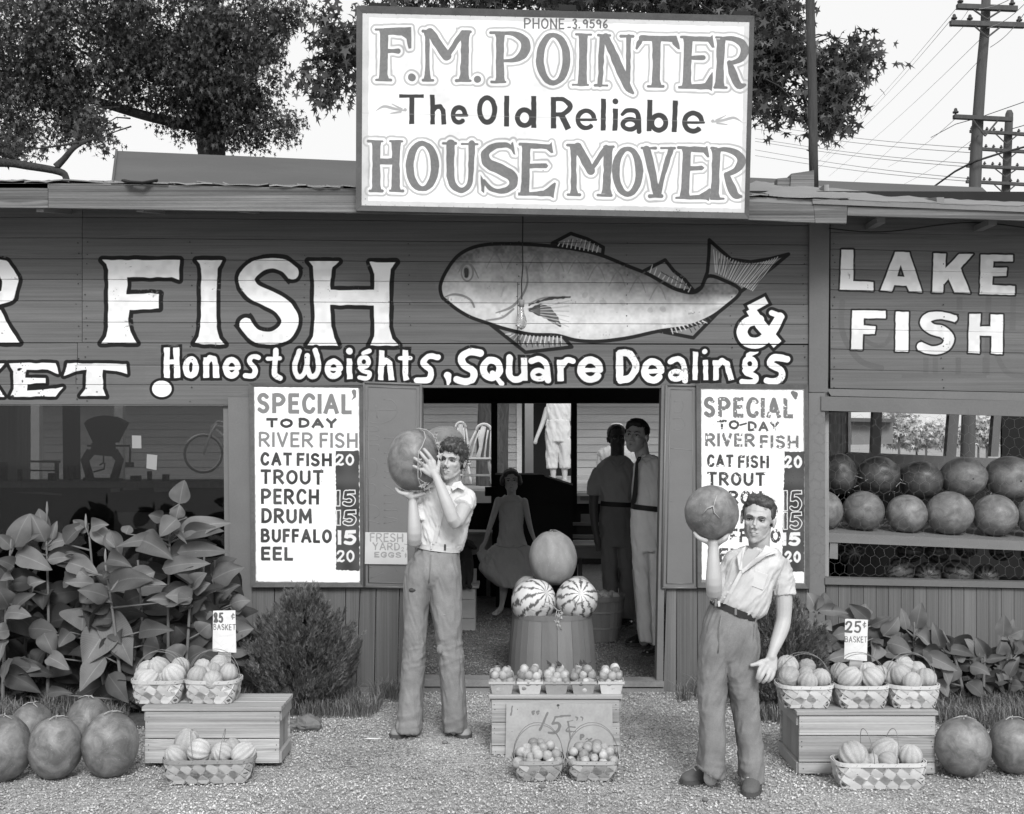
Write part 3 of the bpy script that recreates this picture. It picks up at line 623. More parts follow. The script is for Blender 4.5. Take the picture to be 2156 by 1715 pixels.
def paint_cards():
    """the small hand-written cards: returns canvases by name"""
    out = {}
    c = Canvas(768,1118,862,1190,3, base=.50, cover=1); c.v *= .95 + .1 * vnoise(c.h, c.w, 40,3); c.tf(.2803,511.16,797.16); c.field()
    c.word('FRESH', 955,1160,1205,1228,5,.02, butt=False); c.word('YARD', 975,1232,1180,1290,5,.02, butt=False); c.word('EGGS', 988,1303,1190,1345,5,.02, butt=False)
    c.word('2', 1190,1268,1212,1300,3, butt=False); c.stroke([(1212,1245,3),(1240,1250,3),(1232,1290,3)]); c.word('c', 1215,1312,1232,1345,3, butt=False)
    c.wob(.5,4); c.fill(.22, alpha=.8); out['eggs'] = c
    for n, (x0, y0, x1, y1) in {'bag_left': (448,1286,496,1376), 'bag_right': (1778,1304,1828,1392)}.items():
        c = Canvas(x0, y0, x1, y1,4, base=.62, cover=1); w, h = x1 - x0, y1 - y0; c.v *= .93 + .14 * vnoise(c.h, c.w, 30,8) ; c.tf(1, x0, y0); c.field()
        if n == 'bag_left':
            c.word('25', 1,4,22,26,2.1, butt=False); c.stroke([(3,10,2.5),(9,22,2.8),(4,24,2)])
        else:
            c.word('25', 2,4,35,29,2.0, butt=False); c.stroke([(3,26,2.8),(14,27,2.6)])
        c.fill(.10)
        c.field(); c.word('c', 38,6,46,18,.9, butt=False); c.word('BASKET', 1,28 if n == 'bag_left' else 36,48,41 if n == 'bag_left' else 49,.9,.02, butt=False); c.wob(.3,3); c.fill(.14)
        c.field()
        for q in range(5): c.stroke([(_rng.uniform(0, w), _rng.uniform(50, h),.3),(_rng.uniform(0, w), _rng.uniform(50, h),.3)])
        c.fill(.45, alpha=.6); out[n] = c
    c = Canvas(1062,1480,1308,1660,2.5, base=.34, cover=1)
    c.v *= .86 + .28 * (vnoise(c.h, c.w, 45,8) * .6 + vnoise(c.h, c.w, 9,9) * .4)
    c.tf(.4664 * .60852 / .60852,0,0)
    q = .28380; c.tf(q, 1600 * .60852,1950 * .60852); c.field()
    c.stroke([(632,1108,7),(575,1238,9)]); c.stroke([(800,1128,7),(690,1140,8),(668,1190,8)]); c.stroke([(668,1190,8),(710,1185,9),(722,1215,10),(690,1255,10),(640,1255,8)], smooth=True)
    c.stroke([(835,1215,5),(790,1215,5),(772,1245,6),(835,1248,5)], smooth=True); c.stroke([(785,1178,5),(800,1300,5)]); c.stroke([(780,1175,5),(820,1165,3)])
    for x in (518,552): c.stroke([(x + 14,1098,5),(x, 1104,5),(x + 6,1122,4),(x + 14,1112,4)], smooth=True)
    for x in (840,880): c.stroke([(x, 1140,5),(x + 12,1148,6),(x + 8,1166,4)], smooth=True)
    c.stroke([(370,1062,6),(360,1125,5)]); c.word('P', 872,1268,905,1310,6, butt=False); c.stroke([(915,1308,5),(925,1298,5),(935,1308,5)]); c.stroke([(945,1308,5),(958,1300,5)])
    c.wob(.8,6); c.fill(.11, alpha=.75)
    c.field(); c.dot(709,1055,9); c.dot(712,1072,6); c.dot(408,1083,4); c.dot(368,1248,5); c.wob(1.5,5); c.fill(.04, alpha=.9)
    out['fifteen'] = c
    return out
# ------------------------------------------------------------------ ground
GY0 = -30
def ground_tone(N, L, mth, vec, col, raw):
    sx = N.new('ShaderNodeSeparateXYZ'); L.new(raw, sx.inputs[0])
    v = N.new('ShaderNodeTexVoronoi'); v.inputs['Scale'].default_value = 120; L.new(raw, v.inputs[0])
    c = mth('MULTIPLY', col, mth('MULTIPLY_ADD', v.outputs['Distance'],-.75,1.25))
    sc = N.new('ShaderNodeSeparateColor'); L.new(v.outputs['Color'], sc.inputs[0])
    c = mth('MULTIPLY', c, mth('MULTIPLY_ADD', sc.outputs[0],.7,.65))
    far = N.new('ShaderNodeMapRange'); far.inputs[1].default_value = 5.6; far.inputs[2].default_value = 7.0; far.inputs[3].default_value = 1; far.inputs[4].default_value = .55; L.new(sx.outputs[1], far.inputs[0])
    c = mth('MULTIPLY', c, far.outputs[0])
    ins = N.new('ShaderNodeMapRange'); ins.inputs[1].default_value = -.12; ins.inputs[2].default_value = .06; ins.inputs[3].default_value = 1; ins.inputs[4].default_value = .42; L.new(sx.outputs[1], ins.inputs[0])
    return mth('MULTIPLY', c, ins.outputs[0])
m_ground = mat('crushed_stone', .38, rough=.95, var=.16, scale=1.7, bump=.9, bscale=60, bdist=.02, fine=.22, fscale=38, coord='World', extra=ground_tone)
def make_ground():
    V = []; F_ = []
    xs = np.concatenate([[-400,-60,-12], np.linspace(-5,5,90),[12,60,400]]); ys = np.concatenate([[-60,-14], np.linspace(-8,6,110),[12,30,90,500]])
    X, Y = np.meshgrid(xs, ys); Z = np.zeros_like(X)
    for i in range(X.shape[0]):
        for j in range(X.shape[1]):
            if abs(X[i, j]) < 5 and -8 < Y[i, j] < 6: Z[i, j] = .014 * mnoise.noise((X[i, j] * 1.6, Y[i, j] * 1.6,0)) + .008 * mnoise.noise((X[i, j] * 6, Y[i, j] * 6,3)) - .006
            else: Z[i, j] = -.01
    n = X.shape[1]; V = np.stack([X.ravel(), Y.ravel(), Z.ravel()],1)
    idx = np.arange(X.size).reshape(X.shape); F_ = np.stack([idx[:-1, :-1], idx[:-1,1:], idx[1:, 1:], idx[1:, :-1]],-1).reshape(-1,4)
    return obj('ground', fast_mesh('ground', V, F_, True), m_ground, kind='structure')
make_ground()
def scatter_stones(name, n, x0, x1, y0, y1, rmin, rmax, mt, seed, keep=None):
    r = np.random.RandomState(seed); x = r.uniform(x0, x1, n); y = r.uniform(y0, y1, n)
    if keep is not None: k = keep(x, y, r); x = x[k]; y = y[k]; n = len(x)
    s = rmin + (rmax - rmin) * r.rand(n) ** 3
    base = np.array([(1,0,0),(-1,0,0),(0,1,0),(0,-1,0),(0,0,1),(0,0,-1)], float)
    a = r.rand(n) * 6.283; ca, sa = np.cos(a), np.sin(a)
    sc = np.stack([s * r.uniform(.7,1.5, n), s * r.uniform(.6,1.1, n), s * r.uniform(.35,.8, n)],1)
    P = base[None] * sc[:, None] * (1 + .35 * (r.rand(n, 6,1) - .5))
    tilt = r.uniform(-.6,.6, n)[:, None]; Pz = P[..., 2] + P[..., 0] * tilt
    Px = P[..., 0] * ca[:, None] - P[..., 1] * sa[:, None]; Py = P[..., 0] * sa[:, None] + P[..., 1] * ca[:, None]
    V = np.stack([Px + x[:, None], Py + y[:, None], Pz + (s * .25)[:, None]],-1).reshape(-1,3)
    f = np.array([(0,2,4),(2,1,4),(1,3,4),(3,0,4),(2,0,5),(1,2,5),(3,1,5),(0,3,5)])
    F_ = (f[None] + (np.arange(n) * 6)[:, None, None]).reshape(-1,3)
    me = fast_mesh(name, V, F_); c = np.repeat(np.clip((.5 + r.rand(n) * .95) * np.array([1 + .4 * mnoise.noise((a_ * 1.1, b_ * 1.6,9)) + .25 * mnoise.noise((a_ * 4, b_ * 5,2)) for a_, b_ in zip(x.tolist(), y.tolist())]),0,1.7),6)
    at = me.attributes.new('tone', 'FLOAT', 'POINT'); at.data.foreach_set('value', c.astype(np.float32))
    return obj(name, me, mt, kind='stuff')
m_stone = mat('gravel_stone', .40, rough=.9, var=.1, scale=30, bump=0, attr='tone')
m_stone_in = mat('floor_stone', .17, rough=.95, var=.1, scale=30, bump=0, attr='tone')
def _thin(x, y, r): return np.vectorize(lambda a, b: mnoise.noise((a * 1.3, b * 1.3,5)) > -.45)(x, y) | (r.rand(len(x)) < .6)
scatter_stones('gravel', 135000,-3.4,3.4,-3.0,-.03,.0026,.0088, m_stone, 1, _thin)
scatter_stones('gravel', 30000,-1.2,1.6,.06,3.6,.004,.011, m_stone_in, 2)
rl_ = random.Random(15); ml_ = MB()
for i in range(520):
    x_, y_ = rl_.uniform(-3.1,3.1), rl_.uniform(-2.9,-.1); a = rl_.uniform(0,6.28); l = rl_.uniform(.01,.06) * (1 if rl_.random() < .9 else 2.2); z_ = rl_.uniform(.008,.016)
    ml_.tube([(x_, y_, z_),(x_ + l * .5 * math.cos(a), y_ + l * .5 * math.sin(a), z_ + rl_.uniform(0,.006)),(x_ + l * math.cos(a + .4), y_ + l * math.sin(a + .4), z_ - .003)], rl_.uniform(.0008,.0022),3, cap=False)
obj('litter', ml_, mat('dry_litter', .10, rough=.9, var=.4, scale=3, bump=0, coord='World'), kind='stuff')
m_rock = mat('rock', .16, rough=.9, var=.3, scale=9, bump=1, bdist=.02)
for i, (px, py, r_) in enumerate([(612,1524,.045),(648,1524,.06),(588,1508,.03)]):
    y = GY(py + 12); c = W(px, py, y)
    def fn(ph, th, q=i): return 1 + .35 * mnoise.noise((math.cos(ph) * math.sin(th) * 1.7 + q, math.sin(ph) * math.sin(th) * 1.7, math.cos(th) * 1.7))
    obj('rock', MB().ball((0,0,0), r_ * 1.3, r_, r_ * .8,12,8, fn=fn), m_rock, smooth=False).location = (c.x, c.y, r_ * .55)
    tag(bpy.data.objects[list(ORG)[-1]] if False else COL.objects[-1],['rough stone between the box and the shrub trunk', 'largest rough stone lying at the foot of the shrub', 'small stone at the edge of the grass behind the box'][i], 'stone', 'stones under the shrub')
# ------------------------------------------------------------------ wall paint pictures
cv_wall = paint_wall(); im_wall = cv_wall.image('wall_lettering')
cv_sign = paint_big_sign(); im_sign = cv_sign.image('sign_lettering')
cv_m0 = paint_menu(0); im_m0 = cv_m0.image('menu_lettering_a'); cv_m1 = paint_menu(1); im_m1 = cv_m1.image('menu_lettering_b')
cards = paint_cards()
RED = .122
def board_grain(N, L, mth, vec, col, raw): return wood_rings(.13,4,0,.15)(N, L, mth, vec, col, raw)
m_wall = mat('painted_siding', RED, rough=.62, var=.2, scale=1.6, stretch=(.5,1,3), bump=.35, bscale=60, bdist=.002, fine=.06, fscale=120, coord='World', paint=(im_wall, cv_wall, 0.0), obvar=.07, extra=board_grain)
m_wallv = mat('painted_boards', RED * 1.02, rough=.65, var=.16, scale=2.2, stretch=(3,1,.4), bump=.4, bscale=50, bdist=.002, fine=.07, fscale=110, coord='World', obvar=.10, extra=wood_rings(.15,5,2,.25))
m_trim = mat('painted_trim', RED * 1.12, rough=.6, var=.12, scale=3, stretch=(1,1,1), bump=.3, bscale=60, bdist=.002, fine=.06, coord='World', obvar=.10)
m_fascia = mat('weathered_board', .145, rough=.85, var=.34, scale=2.6, stretch=(.35,1,4), bump=.6, bscale=40, bdist=.003, fine=.12, fscale=80, coord='World', obvar=.12, extra=wood_rings(.38,3.0,0,.6), spots=.35)
m_raft = mat('old_rafter', .17, rough=.9, var=.2, scale=4, bump=.4)
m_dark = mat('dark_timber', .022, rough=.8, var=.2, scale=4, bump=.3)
m_soff = mat('roof_underside', .20, rough=.9, var=.25, scale=3, bump=.3)
m_shing = mat('roof_shingle', .20, rough=.95, var=.2, scale=5, bump=.8, bscale=180, bdist=.003, fine=.2, fscale=160, obvar=.22)
m_tar = mat('roofing_felt', .19, rough=.9, var=.16, scale=2.4, stretch=(.6,1.5,1), bump=.5, bscale=20, bdist=.006, fine=.08)
m_conc = mat('concrete', .20, rough=.9, var=.22, scale=6, bump=.6, fine=.15, spots=.3)
m_nail = mat('nail_head', .03, rough=.6, var=.05, scale=9, bump=0)
stand = thing('market_building', 'long low roadside market with fish painted on its boards, open doorway and overhanging eave', 'building', (0,0,0))
def P_(name, mb, mt, smooth=False, label=None): return obj(name, mb, mt, stand, smooth, label=label)
rj = random.Random(5)
def hboard(x0, x1, ya, yb, sl0, sl1, y=0.0, th=.02, mt=None, name='siding_board', gap=1.1):
    """horizontal board; ya,yb at x0 and slope of its top/bottom line"""
    j = rj.uniform(-.0035,.0025)
    P_(name, MB().quad([(x0 + .6, ya + gap / 2),(x1 - .6, ya + gap / 2 + sl0 * (x1 - x0)),(x1 - .6, yb - gap / 2 + sl1 * (x1 - x0)),(x0 + .6, yb - gap / 2)], y + j, y + th), mt or m_wall)
rowsL = [430,458,501.5,545.5,588.5,634,678.5,722]
for a, b_ in zip(rowsL[:-1], rowsL[1:]):
    hboard(-620,173, a, b_, .0,.0)
    x0 = 173
    sl = lambda v: .012 - .012 * (v - 440) / 330
    hboard(173,1090 if a > 560 else 1704, a, b_, sl(a), sl(b_))
    if a > 560: hboard(1090,1704, a + sl(a) * 917, b_ + sl(b_) * 917, sl(a), sl(b_))
for a, b_, x1 in ((722,768,163),(768,809,160),(809,851,530)):
    hboard(-620, x1, a, b_, .001,.002)
hboard(163,1704,722,769,.003,.0015); hboard(160,1704,769,810,.0015,.0035)
hboard(-620,480,851,853.5,.002,.002, y=-.004)
P_('wall_sheathing', MB().quad([(-620,395),(2420,405),(2420,800),(-620,800)],.022,.034), m_dark)
rowsR = [455,490,525,567,610.5,651.6,692.8,735,778,818]
for a, b_ in zip(rowsR[:-1], rowsR[1:]): hboard(1748,2420, a, b_, .019,.021)
mbn = MB(); rn = random.Random(77)
for y_ in [503 + 43.8 * q for q in range(8)]:
    for x_ in (-190,163,182,402,640,862,1090,1318,1540,1692,1756,1985,2210):
        for dy in (9,33):
            if rn.random() < .8: c_ = W(x_ + rn.uniform(-3,3), y_ + dy + rn.uniform(-3,3),-.0035); mbn.tube([c_ + Vector((0,.004,0)), c_ - Vector((0,.0015,0))], rn.uniform(.0028,.0045),6)
P_('nail_heads', mbn, m_nail)['kind'] = 'stuff'
P_('corner_board', MB().quad([(1704.5,440),(1747,440),(1743,826),(1703.5,826)],-.024,-.001), m_trim)
P_('header_trim', MB().quad([(1740,819),(2420,833),(2420,852),(1750,834)],-.016,-.001), m_trim)
P_('window_header', MB().quad([(1729,835),(2420,851),(2420,885),(1729,865)],-.03,.02), m_trim)
P_('window_post', MB().quad([(480,837),(527,837),(532,1500),(486,1500)],-.012,.08), m_trim)
P_('window_stop', MB().quad([(470,853),(480,853),(486,1500),(476,1500)],.02,.08), m_trim)
xs = [527,578,620,664,728,758.5,792,841,868]
xe = [535,577,619,663,727,750,788,837,866]
for i in range(len(xs) - 1):
    a, b_, c, d = xs[i], xs[i + 1], xe[i], xe[i + 1]; g = .9
    P_('wall_board', MB().quad([(a + g, 1236),(b_ - g, 1236),(d - g, 1446),(c + g, 1446)], rj.uniform(-.004,.002),.02), m_wallv)
P_('door_jamb', MB().quad([(868,812),(889,812),(890,1446),(867,1446)],-.012,.10), m_trim)
P_('door_jamb', MB().quad([(1393,812),(1403,812),(1396,1456),(1382,1456)],-.016,.10), m_trim)
P_('door_jamb', MB().quad([(1404,1236),(1424,1236),(1423,1456),(1397,1456)],-.004,.02), m_wallv)
for a, b_ in ((1425,1468),(1469.5,1545),(1546.5,1600),(1601,1652),(1653,1704)):
    P_('wall_board', MB().quad([(a, 1236),(b_, 1238),(b_, 1462),(a, 1459)], rj.uniform(-.004,.002),.02), m_wallv)
P_('wall_panel', MB().quad([(527,806),(868,808),(868,1240),(527,1240)],.003,.02), m_wallv)
P_('wall_panel', MB().quad([(1403,808),(1704,810),(1704,1240),(1403,1240)],.003,.02), m_wallv)
P_('bay_post', MB().quad([(1703,827),(1737,827),(1737.5,1462),(1704,1462)],-.018,.07), m_trim)
x = 1739.0; k = 0
while x < 2400:
    w_ = 26.4
    P_('wall_board', MB().quad([(x + .5,1232 + .02 * (x - 1738)),(x + w_ - .5,1232 + .02 * (x + w_ - 1738)),(x + w_ - .5,1470),(x + .5,1470)], rj.uniform(-.002,.001),.02), m_wallv); x += w_
P_('window_sill', MB().quad([(1737.5,1217),(2420,1232),(2420,1244),(1737.5,1231)],-.03,.06), m_trim)
x = -600.0
while x < 480:
    P_('wall_board', MB().quad([(x + .8,1255),(x + 47.2,1255),(x + 47.2,1450),(x + .8,1450)], rj.uniform(-.003,.001),.02), m_wallv); x += 48
P_('window_sill', MB().quad([(-620,1236),(480,1236),(480,1255),(-620,1255)],-.03,.08), m_trim)
P_('footing', MB().quad([(-620,1449),(890,1449),(890,1490),(-620,1490)],-.03,.06), m_conc)
P_('footing', MB().quad([(1384,1458),(2420,1473),(2420,1500),(1384,1500)],-.03,.06), m_conc)
P_('threshold', MB().quad([(868,1430),(1398,1436),(1398,1447),(868,1446)],-.05,.10), m_conc)
P_('threshold_base', MB().quad([(868,1448),(1398,1449),(1398,1492),(868,1492)],-.035,.12), m_conc)
P_('door_header', MB().quad([(868,811),(1403,814),(1403,817),(868,816.5)],-.004,.10), m_trim)
YE = -.5
P_('fascia_board', MB().quad([(-620,386),(100.5,387),(101,437.5),(-620,434)], YE, YE + .03), m_fascia)
P_('fascia_board', MB().quad([(101.7,388),(1500,413),(1500,460),(102,438)], YE - .003, YE + .03), m_fascia)
P_('fascia_board', MB().quad([(1501,413),(1712,422),(1716,469),(1501,460)], YE + .002, YE + .03), m_fascia)
P_('fascia_board', MB().quad([(1713,430),(1784,434),(1782,471),(1717,469.5)], YE - .001, YE + .03), m_fascia)
P_('fascia_board', MB().quad([(1785,436),(2420,451),(2420,472),(1784,454)], YE + .004, YE + .03), m_fascia)
P_('felt_edge', MB().quad([(1711,419),(2420,443),(2420,457),(1711,429.5)], YE - .012, YE + .03), m_tar)
for px, py in ((1855,464),(2090,468),(2320,475)):
    P_('rafter_tail', MB().quad([(px - 9, py - 6),(px + 9, py - 6),(px + 9, py + 6),(px - 9, py + 6)],-.24,.0), m_raft)
for x in np.arange(-2.9,3.2,.61):
    P_('rafter', MB().hexa([(x, YE + .04,3.02),(x + .045, YE + .04,3.02),(x + .045, YE + .04,3.11),(x, YE + .04,3.11),(x, 5.0,3.90),(x + .045,5.0,3.90),(x + .045,5.0,3.99),(x, 5.0,3.99)]), m_soff)
pts = [W(1745 + i * 22,481 + 9 * math.sin(i * .35) - i * .2,-.06) for i in range(20)]
P_('slack_wire', MB().tube(pts, .004,5), m_dark)
def roof_z(x, y):   # metres, top of deck
    px = x / S(YE) + CX; e = np.interp(px, [-620,100,750,1500,1713,2420],[386,386,399,411,421,443]); return EYE - (e - HY) * S(YE) + (y - YE) * .175
for nm, xa, xb in (('roof_deck', -5.0,1.82),('roof_deck', 1.82,4.4)):
    m_ = MB(); xs_ = np.linspace(xa, xb, 14)
    for i in range(13):
        a, b_ = xs_[i], xs_[i + 1]
        m_.hexa([(a, YE, roof_z(a, YE) - .03),(b_, YE, roof_z(b_, YE) - .03),(b_, YE, roof_z(b_, YE)),(a, YE, roof_z(a, YE)),(a, 4.9, roof_z(a, 4.9) - .03),(b_, 4.9, roof_z(b_, 4.9) - .03),(b_, 4.9, roof_z(b_, 4.9)),(a, 4.9, roof_z(a, 4.9))])
    P_(nm, m_, m_soff)
rs = random.Random(3)
for course in range(3):
    x = -3.6 + course * .11
    while x < 1.85:
        w_ = rs.choice([.22,.30,.46,.62]) * rs.uniform(.8,1.15); y = YE - .02 + course * .12; cu = rs.uniform(.0,.014); c2 = rs.uniform(0,.014)
        z0 = roof_z(x, y) + .006 + course * .004; z1 = roof_z(x + w_, y) + .006 + course * .004; t = .007; L_ = .27; up = .175 * L_ + .004
        n_ = 5; m_ = MB(); fr = []; bk = []
        for i in range(n_ + 1):
            f = i / n_; zz = z0 + (z1 - z0) * f + (cu * (1 - f) ** 3 + c2 * f ** 3) + .004 * math.sin(i * 2.1 + x * 9); fr.append((x + .004 + (w_ - .008) * f, y + rs.uniform(-.006,.006), zz)); bk.append((x + .004 + (w_ - .008) * f, y + L_, z0 + (z1 - z0) * f + up))
        for i in range(n_):
            a, b_, c, d = fr[i], fr[i + 1], bk[i], bk[i + 1]
            m_.hexa([a, b_, (b_[0], b_[1], b_[2] + t),(a[0], a[1], a[2] + t), c, d, (d[0], d[1], d[2] + t),(c[0], c[1], c[2] + t)])
        P_('shingle', m_, m_shing); x += w_
m_ = MB();
P_('shingle', MB().tube([W(262,381,-.49), W(275,384,-.55), W(300,386,-.56), W(330,381,-.50)],.022,8, flat=.45), m_dark)
nx, ny = 60,14; V = []; F_ = []
for j in range(ny):
    for i in range(nx):
        px = 1636 + (2420 - 1636) * i / (nx - 1); y = YE - .015 + j * .12
        e = np.interp(px, [1636,1690,1713,1800,2156,2420],[417,420,420,424,436,444])
        top = np.interp(px, [1636,1670,1705,1730,1800,1860,1935,2156,2420],[404,388,381,384,388,392,403,417,425])
        f = j / (ny - 1); d = y + DIST; zf = EYE - (e - HY) * S(YE); Yb = YE - .015 + (ny - 1) * .12; zb = EYE - (top - HY) * S(Yb)
        z = zf + (zb - zf) * f ** .9 + .012 * mnoise.noise((px * .02, y * 3,1)) + .006 * mnoise.noise((px * .07, y * 9,2))
        V.append(((px - CX) * S(YE), y, z))
for j in range(ny - 1):
    for i in range(nx - 1): a = j * nx + i; F_.append((a, a + 1, a + nx + 1, a + nx))
me = fast_mesh('roofing_felt', V, F_, True); P_('roofing_felt', me, m_tar, True)
yb = 1.1
P_('roof_block', MB().quad([(1665,372),(1678,358),(1714,359),(1714,388),(1665,392)], yb, yb + .15) if False else MB().quad([(1666,366),(1714,359),(1714,396),(1664,398)],.5,.62), m_fascia)
P_('roof_block', MB().quad([(1637,376),(1664,374),(1665,402),(1637,402)],.52,.62), m_fascia)
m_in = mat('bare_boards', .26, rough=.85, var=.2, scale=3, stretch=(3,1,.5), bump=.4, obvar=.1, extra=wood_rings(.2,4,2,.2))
YB = 4.6
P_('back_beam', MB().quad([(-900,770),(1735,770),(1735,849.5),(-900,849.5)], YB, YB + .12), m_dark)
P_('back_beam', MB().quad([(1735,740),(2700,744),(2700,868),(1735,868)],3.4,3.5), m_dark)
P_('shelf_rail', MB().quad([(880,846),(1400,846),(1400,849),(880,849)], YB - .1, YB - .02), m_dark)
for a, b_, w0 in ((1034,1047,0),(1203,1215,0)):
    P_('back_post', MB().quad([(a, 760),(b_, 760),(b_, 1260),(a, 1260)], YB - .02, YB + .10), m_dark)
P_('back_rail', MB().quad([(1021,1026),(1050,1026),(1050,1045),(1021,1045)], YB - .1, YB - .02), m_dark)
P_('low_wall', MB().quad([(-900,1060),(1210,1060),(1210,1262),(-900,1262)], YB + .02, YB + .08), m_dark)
P_('partition', MB().box((1735 - CX) * S(0) + .02,(1735 - CX) * S(0) + .05,.07,3.4,0,3.3), m_in)
P_('side_wall', MB().box(5.7,5.75,.07,5,0,3.4), m_in)
P_('side_wall', MB().box(-5.2,-5.15,.07,5,0,3.4), m_in)
for a, b_ in ((880,1392),):
    pass
for a, b_ in ((1730,1744),(1744.5,1758),(1758.5,1771),(1771.5,1784)):
    P_('back_board', MB().quad([(a, 800),(b_, 800),(b_, 1260),(a, 1260)],3.4,3.42), m_in)
m_white = mat('white_strip', .7, rough=.7, var=.1, scale=5, bump=.1)
P_('window_edge', MB().quad([(1786,868),(1792,868),(1791,957),(1786,957)],3.38,3.42), m_white)
m_gpost = mat('grey_post', .16, rough=.8, var=.1, scale=5, bump=.3)
for a, b_, lean in ((1837,1856,2),(1996,2017,4),(2090,2106,4)):
    P_('back_post', MB().quad([(a + lean, 860),(b_ + lean, 860),(b_ - lean, 962),(a - lean, 962)],3.38,3.46), m_gpost)
P_('back_sill', MB().quad([(1784,952),(2110,966),(2110,990),(1784,990)],3.36,3.5), m_gpost)
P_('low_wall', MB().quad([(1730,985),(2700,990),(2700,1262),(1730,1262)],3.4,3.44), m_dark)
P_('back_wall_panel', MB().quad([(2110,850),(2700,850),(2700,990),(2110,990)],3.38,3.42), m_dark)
m_shelf = mat('shelf_wood', .17, rough=.8, var=.2, scale=4, stretch=(.5,1,2), bump=.4, obvar=.1)
def shelf_front(px): return 1122 + (px - 1738) * .043
q = MB(); za = W(1738,1122,.10).z; zb = W(2420,1122 + 682 * .043,.10).z
q.hexa([(W(1738,0,.10).x, .10, za - .062),(W(2420,0,.10).x, .10, zb - .062),(W(2420,0,.10).x, .10, zb),(W(1738,0,.10).x, .10, za),(W(1738,0,.10).x, 1.2, za + .0),(W(2420,0,.10).x, 1.2, zb + .0),(W(2420,0,.10).x, 1.2, zb + .05),(W(1738,0,.10).x, 1.2, za + .05)])
P_('shelf', q, m_shelf)
P_('shelf_bracket', MB().quad([(1748,1136),(1764,1139),(1764,1178),(1746,1176)],.11,.15), m_shelf)
q = MB(); z_ = .60; q.box(W(1738,0,.1).x, 4.2,.09,1.2, z_ - .04, z_); P_('shelf', q, m_dark)
def hexwire(x0, x1, y0f, y1f, yq, cell, r, seed):
    rr = random.Random(seed); mb = MB(); pts = {}
    wpx = cell; hpx = cell * .62; rows = int((y1f - y0f) / (hpx * 1.5)) + 2; cols = int((x1 - x0) / wpx) + 2
    def nd(i, j, k):
        key = (i, j, k)
        if key not in pts:
            cx = x0 + (i + (.5 if j % 2 else 0)) * wpx; cy = y0f + j * hpx * 1.5
            if k == 0: p = (cx, cy - hpx * .5 + .5)     # top-left vertex chain
            else: p = (cx + wpx * .5, cy - hpx)
            px = p[0] + rr.uniform(-1,1) * wpx * .12; py = p[1] + rr.uniform(-1,1) * hpx * .2 + 3 * math.sin(p[0] * .021) + .01 * (p[0] - x0)
            pts[key] = (px, py, yq + rr.uniform(-.004,.004) + .008 * math.sin(p[0] * .03))
        return pts[key]
    for j in range(rows):
        for i in range(cols):
            a = nd(i, j, 0); b_ = nd(i, j, 1); c = nd(i + 1, j, 0)
            segs = [(a, b_),(b_, c)]
            ii = i if j % 2 else i - 1
            if j + 1 < rows: segs.append((a, nd(ii, j + 1,1)))
            for p, q_ in segs:
                if min(p[0], q_[0]) < x0 - 1 or max(p[0], q_[0]) > x1 + 1 or min(p[1], q_[1]) < y0f - 4 or max(p[1], q_[1]) > y1f + 4: continue
                mb.tube([W(*p), W(*q_)], r, 3, cap=False)
    return mb
m_wire = mat('galvanised_wire', .20, rough=.5, var=.2, scale=5, bump=0, spec=.5)
P_('chicken_wire', hexwire(1705,2260,866,1222,-.034,21,.0005,4), m_wire)
# ------------------------------------------------------------------ glass of the left window and what is pinned inside
m_glass = bpy.data.materials.new('window_glass'); m_glass.use_nodes = True
N = m_glass.node_tree.nodes; L = m_glass.node_tree.links; N.clear()
o_ = N.new('ShaderNodeOutputMaterial'); mx = N.new('ShaderNodeMixShader'); tr = N.new('ShaderNodeBsdfTransparent'); gl = N.new('ShaderNodeBsdfGlossy'); gl.inputs['Roughness'].default_value = .04; gl.inputs['Color'].default_value = (.9,.9,.9,1)
tr.inputs['Color'].default_value = (.44,.44,.44,1); fr = N.new('ShaderNodeFresnel'); fr.inputs[0].default_value = 1.5; ad = N.new('ShaderNodeMath'); ad.operation = 'MULTIPLY_ADD'; ad.inputs[1].default_value = 1; ad.inputs[2].default_value = .0
L.new(fr.outputs[0], ad.inputs[0]); L.new(ad.outputs[0], mx.inputs[0]); L.new(tr.outputs[0], mx.inputs[1]); L.new(gl.outputs[0], mx.inputs[2]); L.new(mx.outputs[0], o_.inputs[0])
P_('window_glass', MB().quad([(-620,852),(474,852),(478,1240),(-620,1240)],.03,.034), m_glass)
# ------------------------------------------------------------------ hung boards: two menus, two tin signs, the egg card
def framed(name, label, cat, outer, inner, y, fw, mt_face, mt_frame, th=.03):
    c = W((outer[0][0] + outer[2][0]) / 2, outer[2][1], y); t = thing(name, label, cat, c)
    obj('panel', MB().quad(inner, y + .008, y + th), mt_face, t)
    for k, nm in enumerate(('frame_board',) * 4):
        a, b_, c_, d = outer[k], outer[(k + 1) % 4], inner[(k + 1) % 4], inner[k]
        if k % 2 == 0: q = (a, b_, c_, d)
        else: q = (a, b_, c_, d)
        pts = [W(*p, y) for p in q]; mb = MB()
        cen = sum(pts, Vector()) / 4; pts = [p + (cen - p).normalized() * .0006 for p in pts]
        fr_ = [Vector(p) for p in pts]; bk = [Vector((p.x, y + th, p.z)) for p in pts]
        fr_[2].y += .006; fr_[3].y += .006
        mb.hexa(fr_[::-1] + bk[::-1]); obj(nm, mb, mt_frame, t)
    return t
m_face0 = mat('menu_face', .8, rough=.45, var=.015, scale=4, bump=.15, bscale=25, coord='World', paint=(im_m0, cv_m0,-.04))
m_face1 = mat('menu_face_worn', .8, rough=.5, var=.02, scale=4, bump=.25, bscale=30, coord='World', paint=(im_m1, cv_m1,-.04))
m_frame = mat('menu_frame', .10, rough=.6, var=.3, scale=9, bump=.5, fine=.15)
ym = -.04
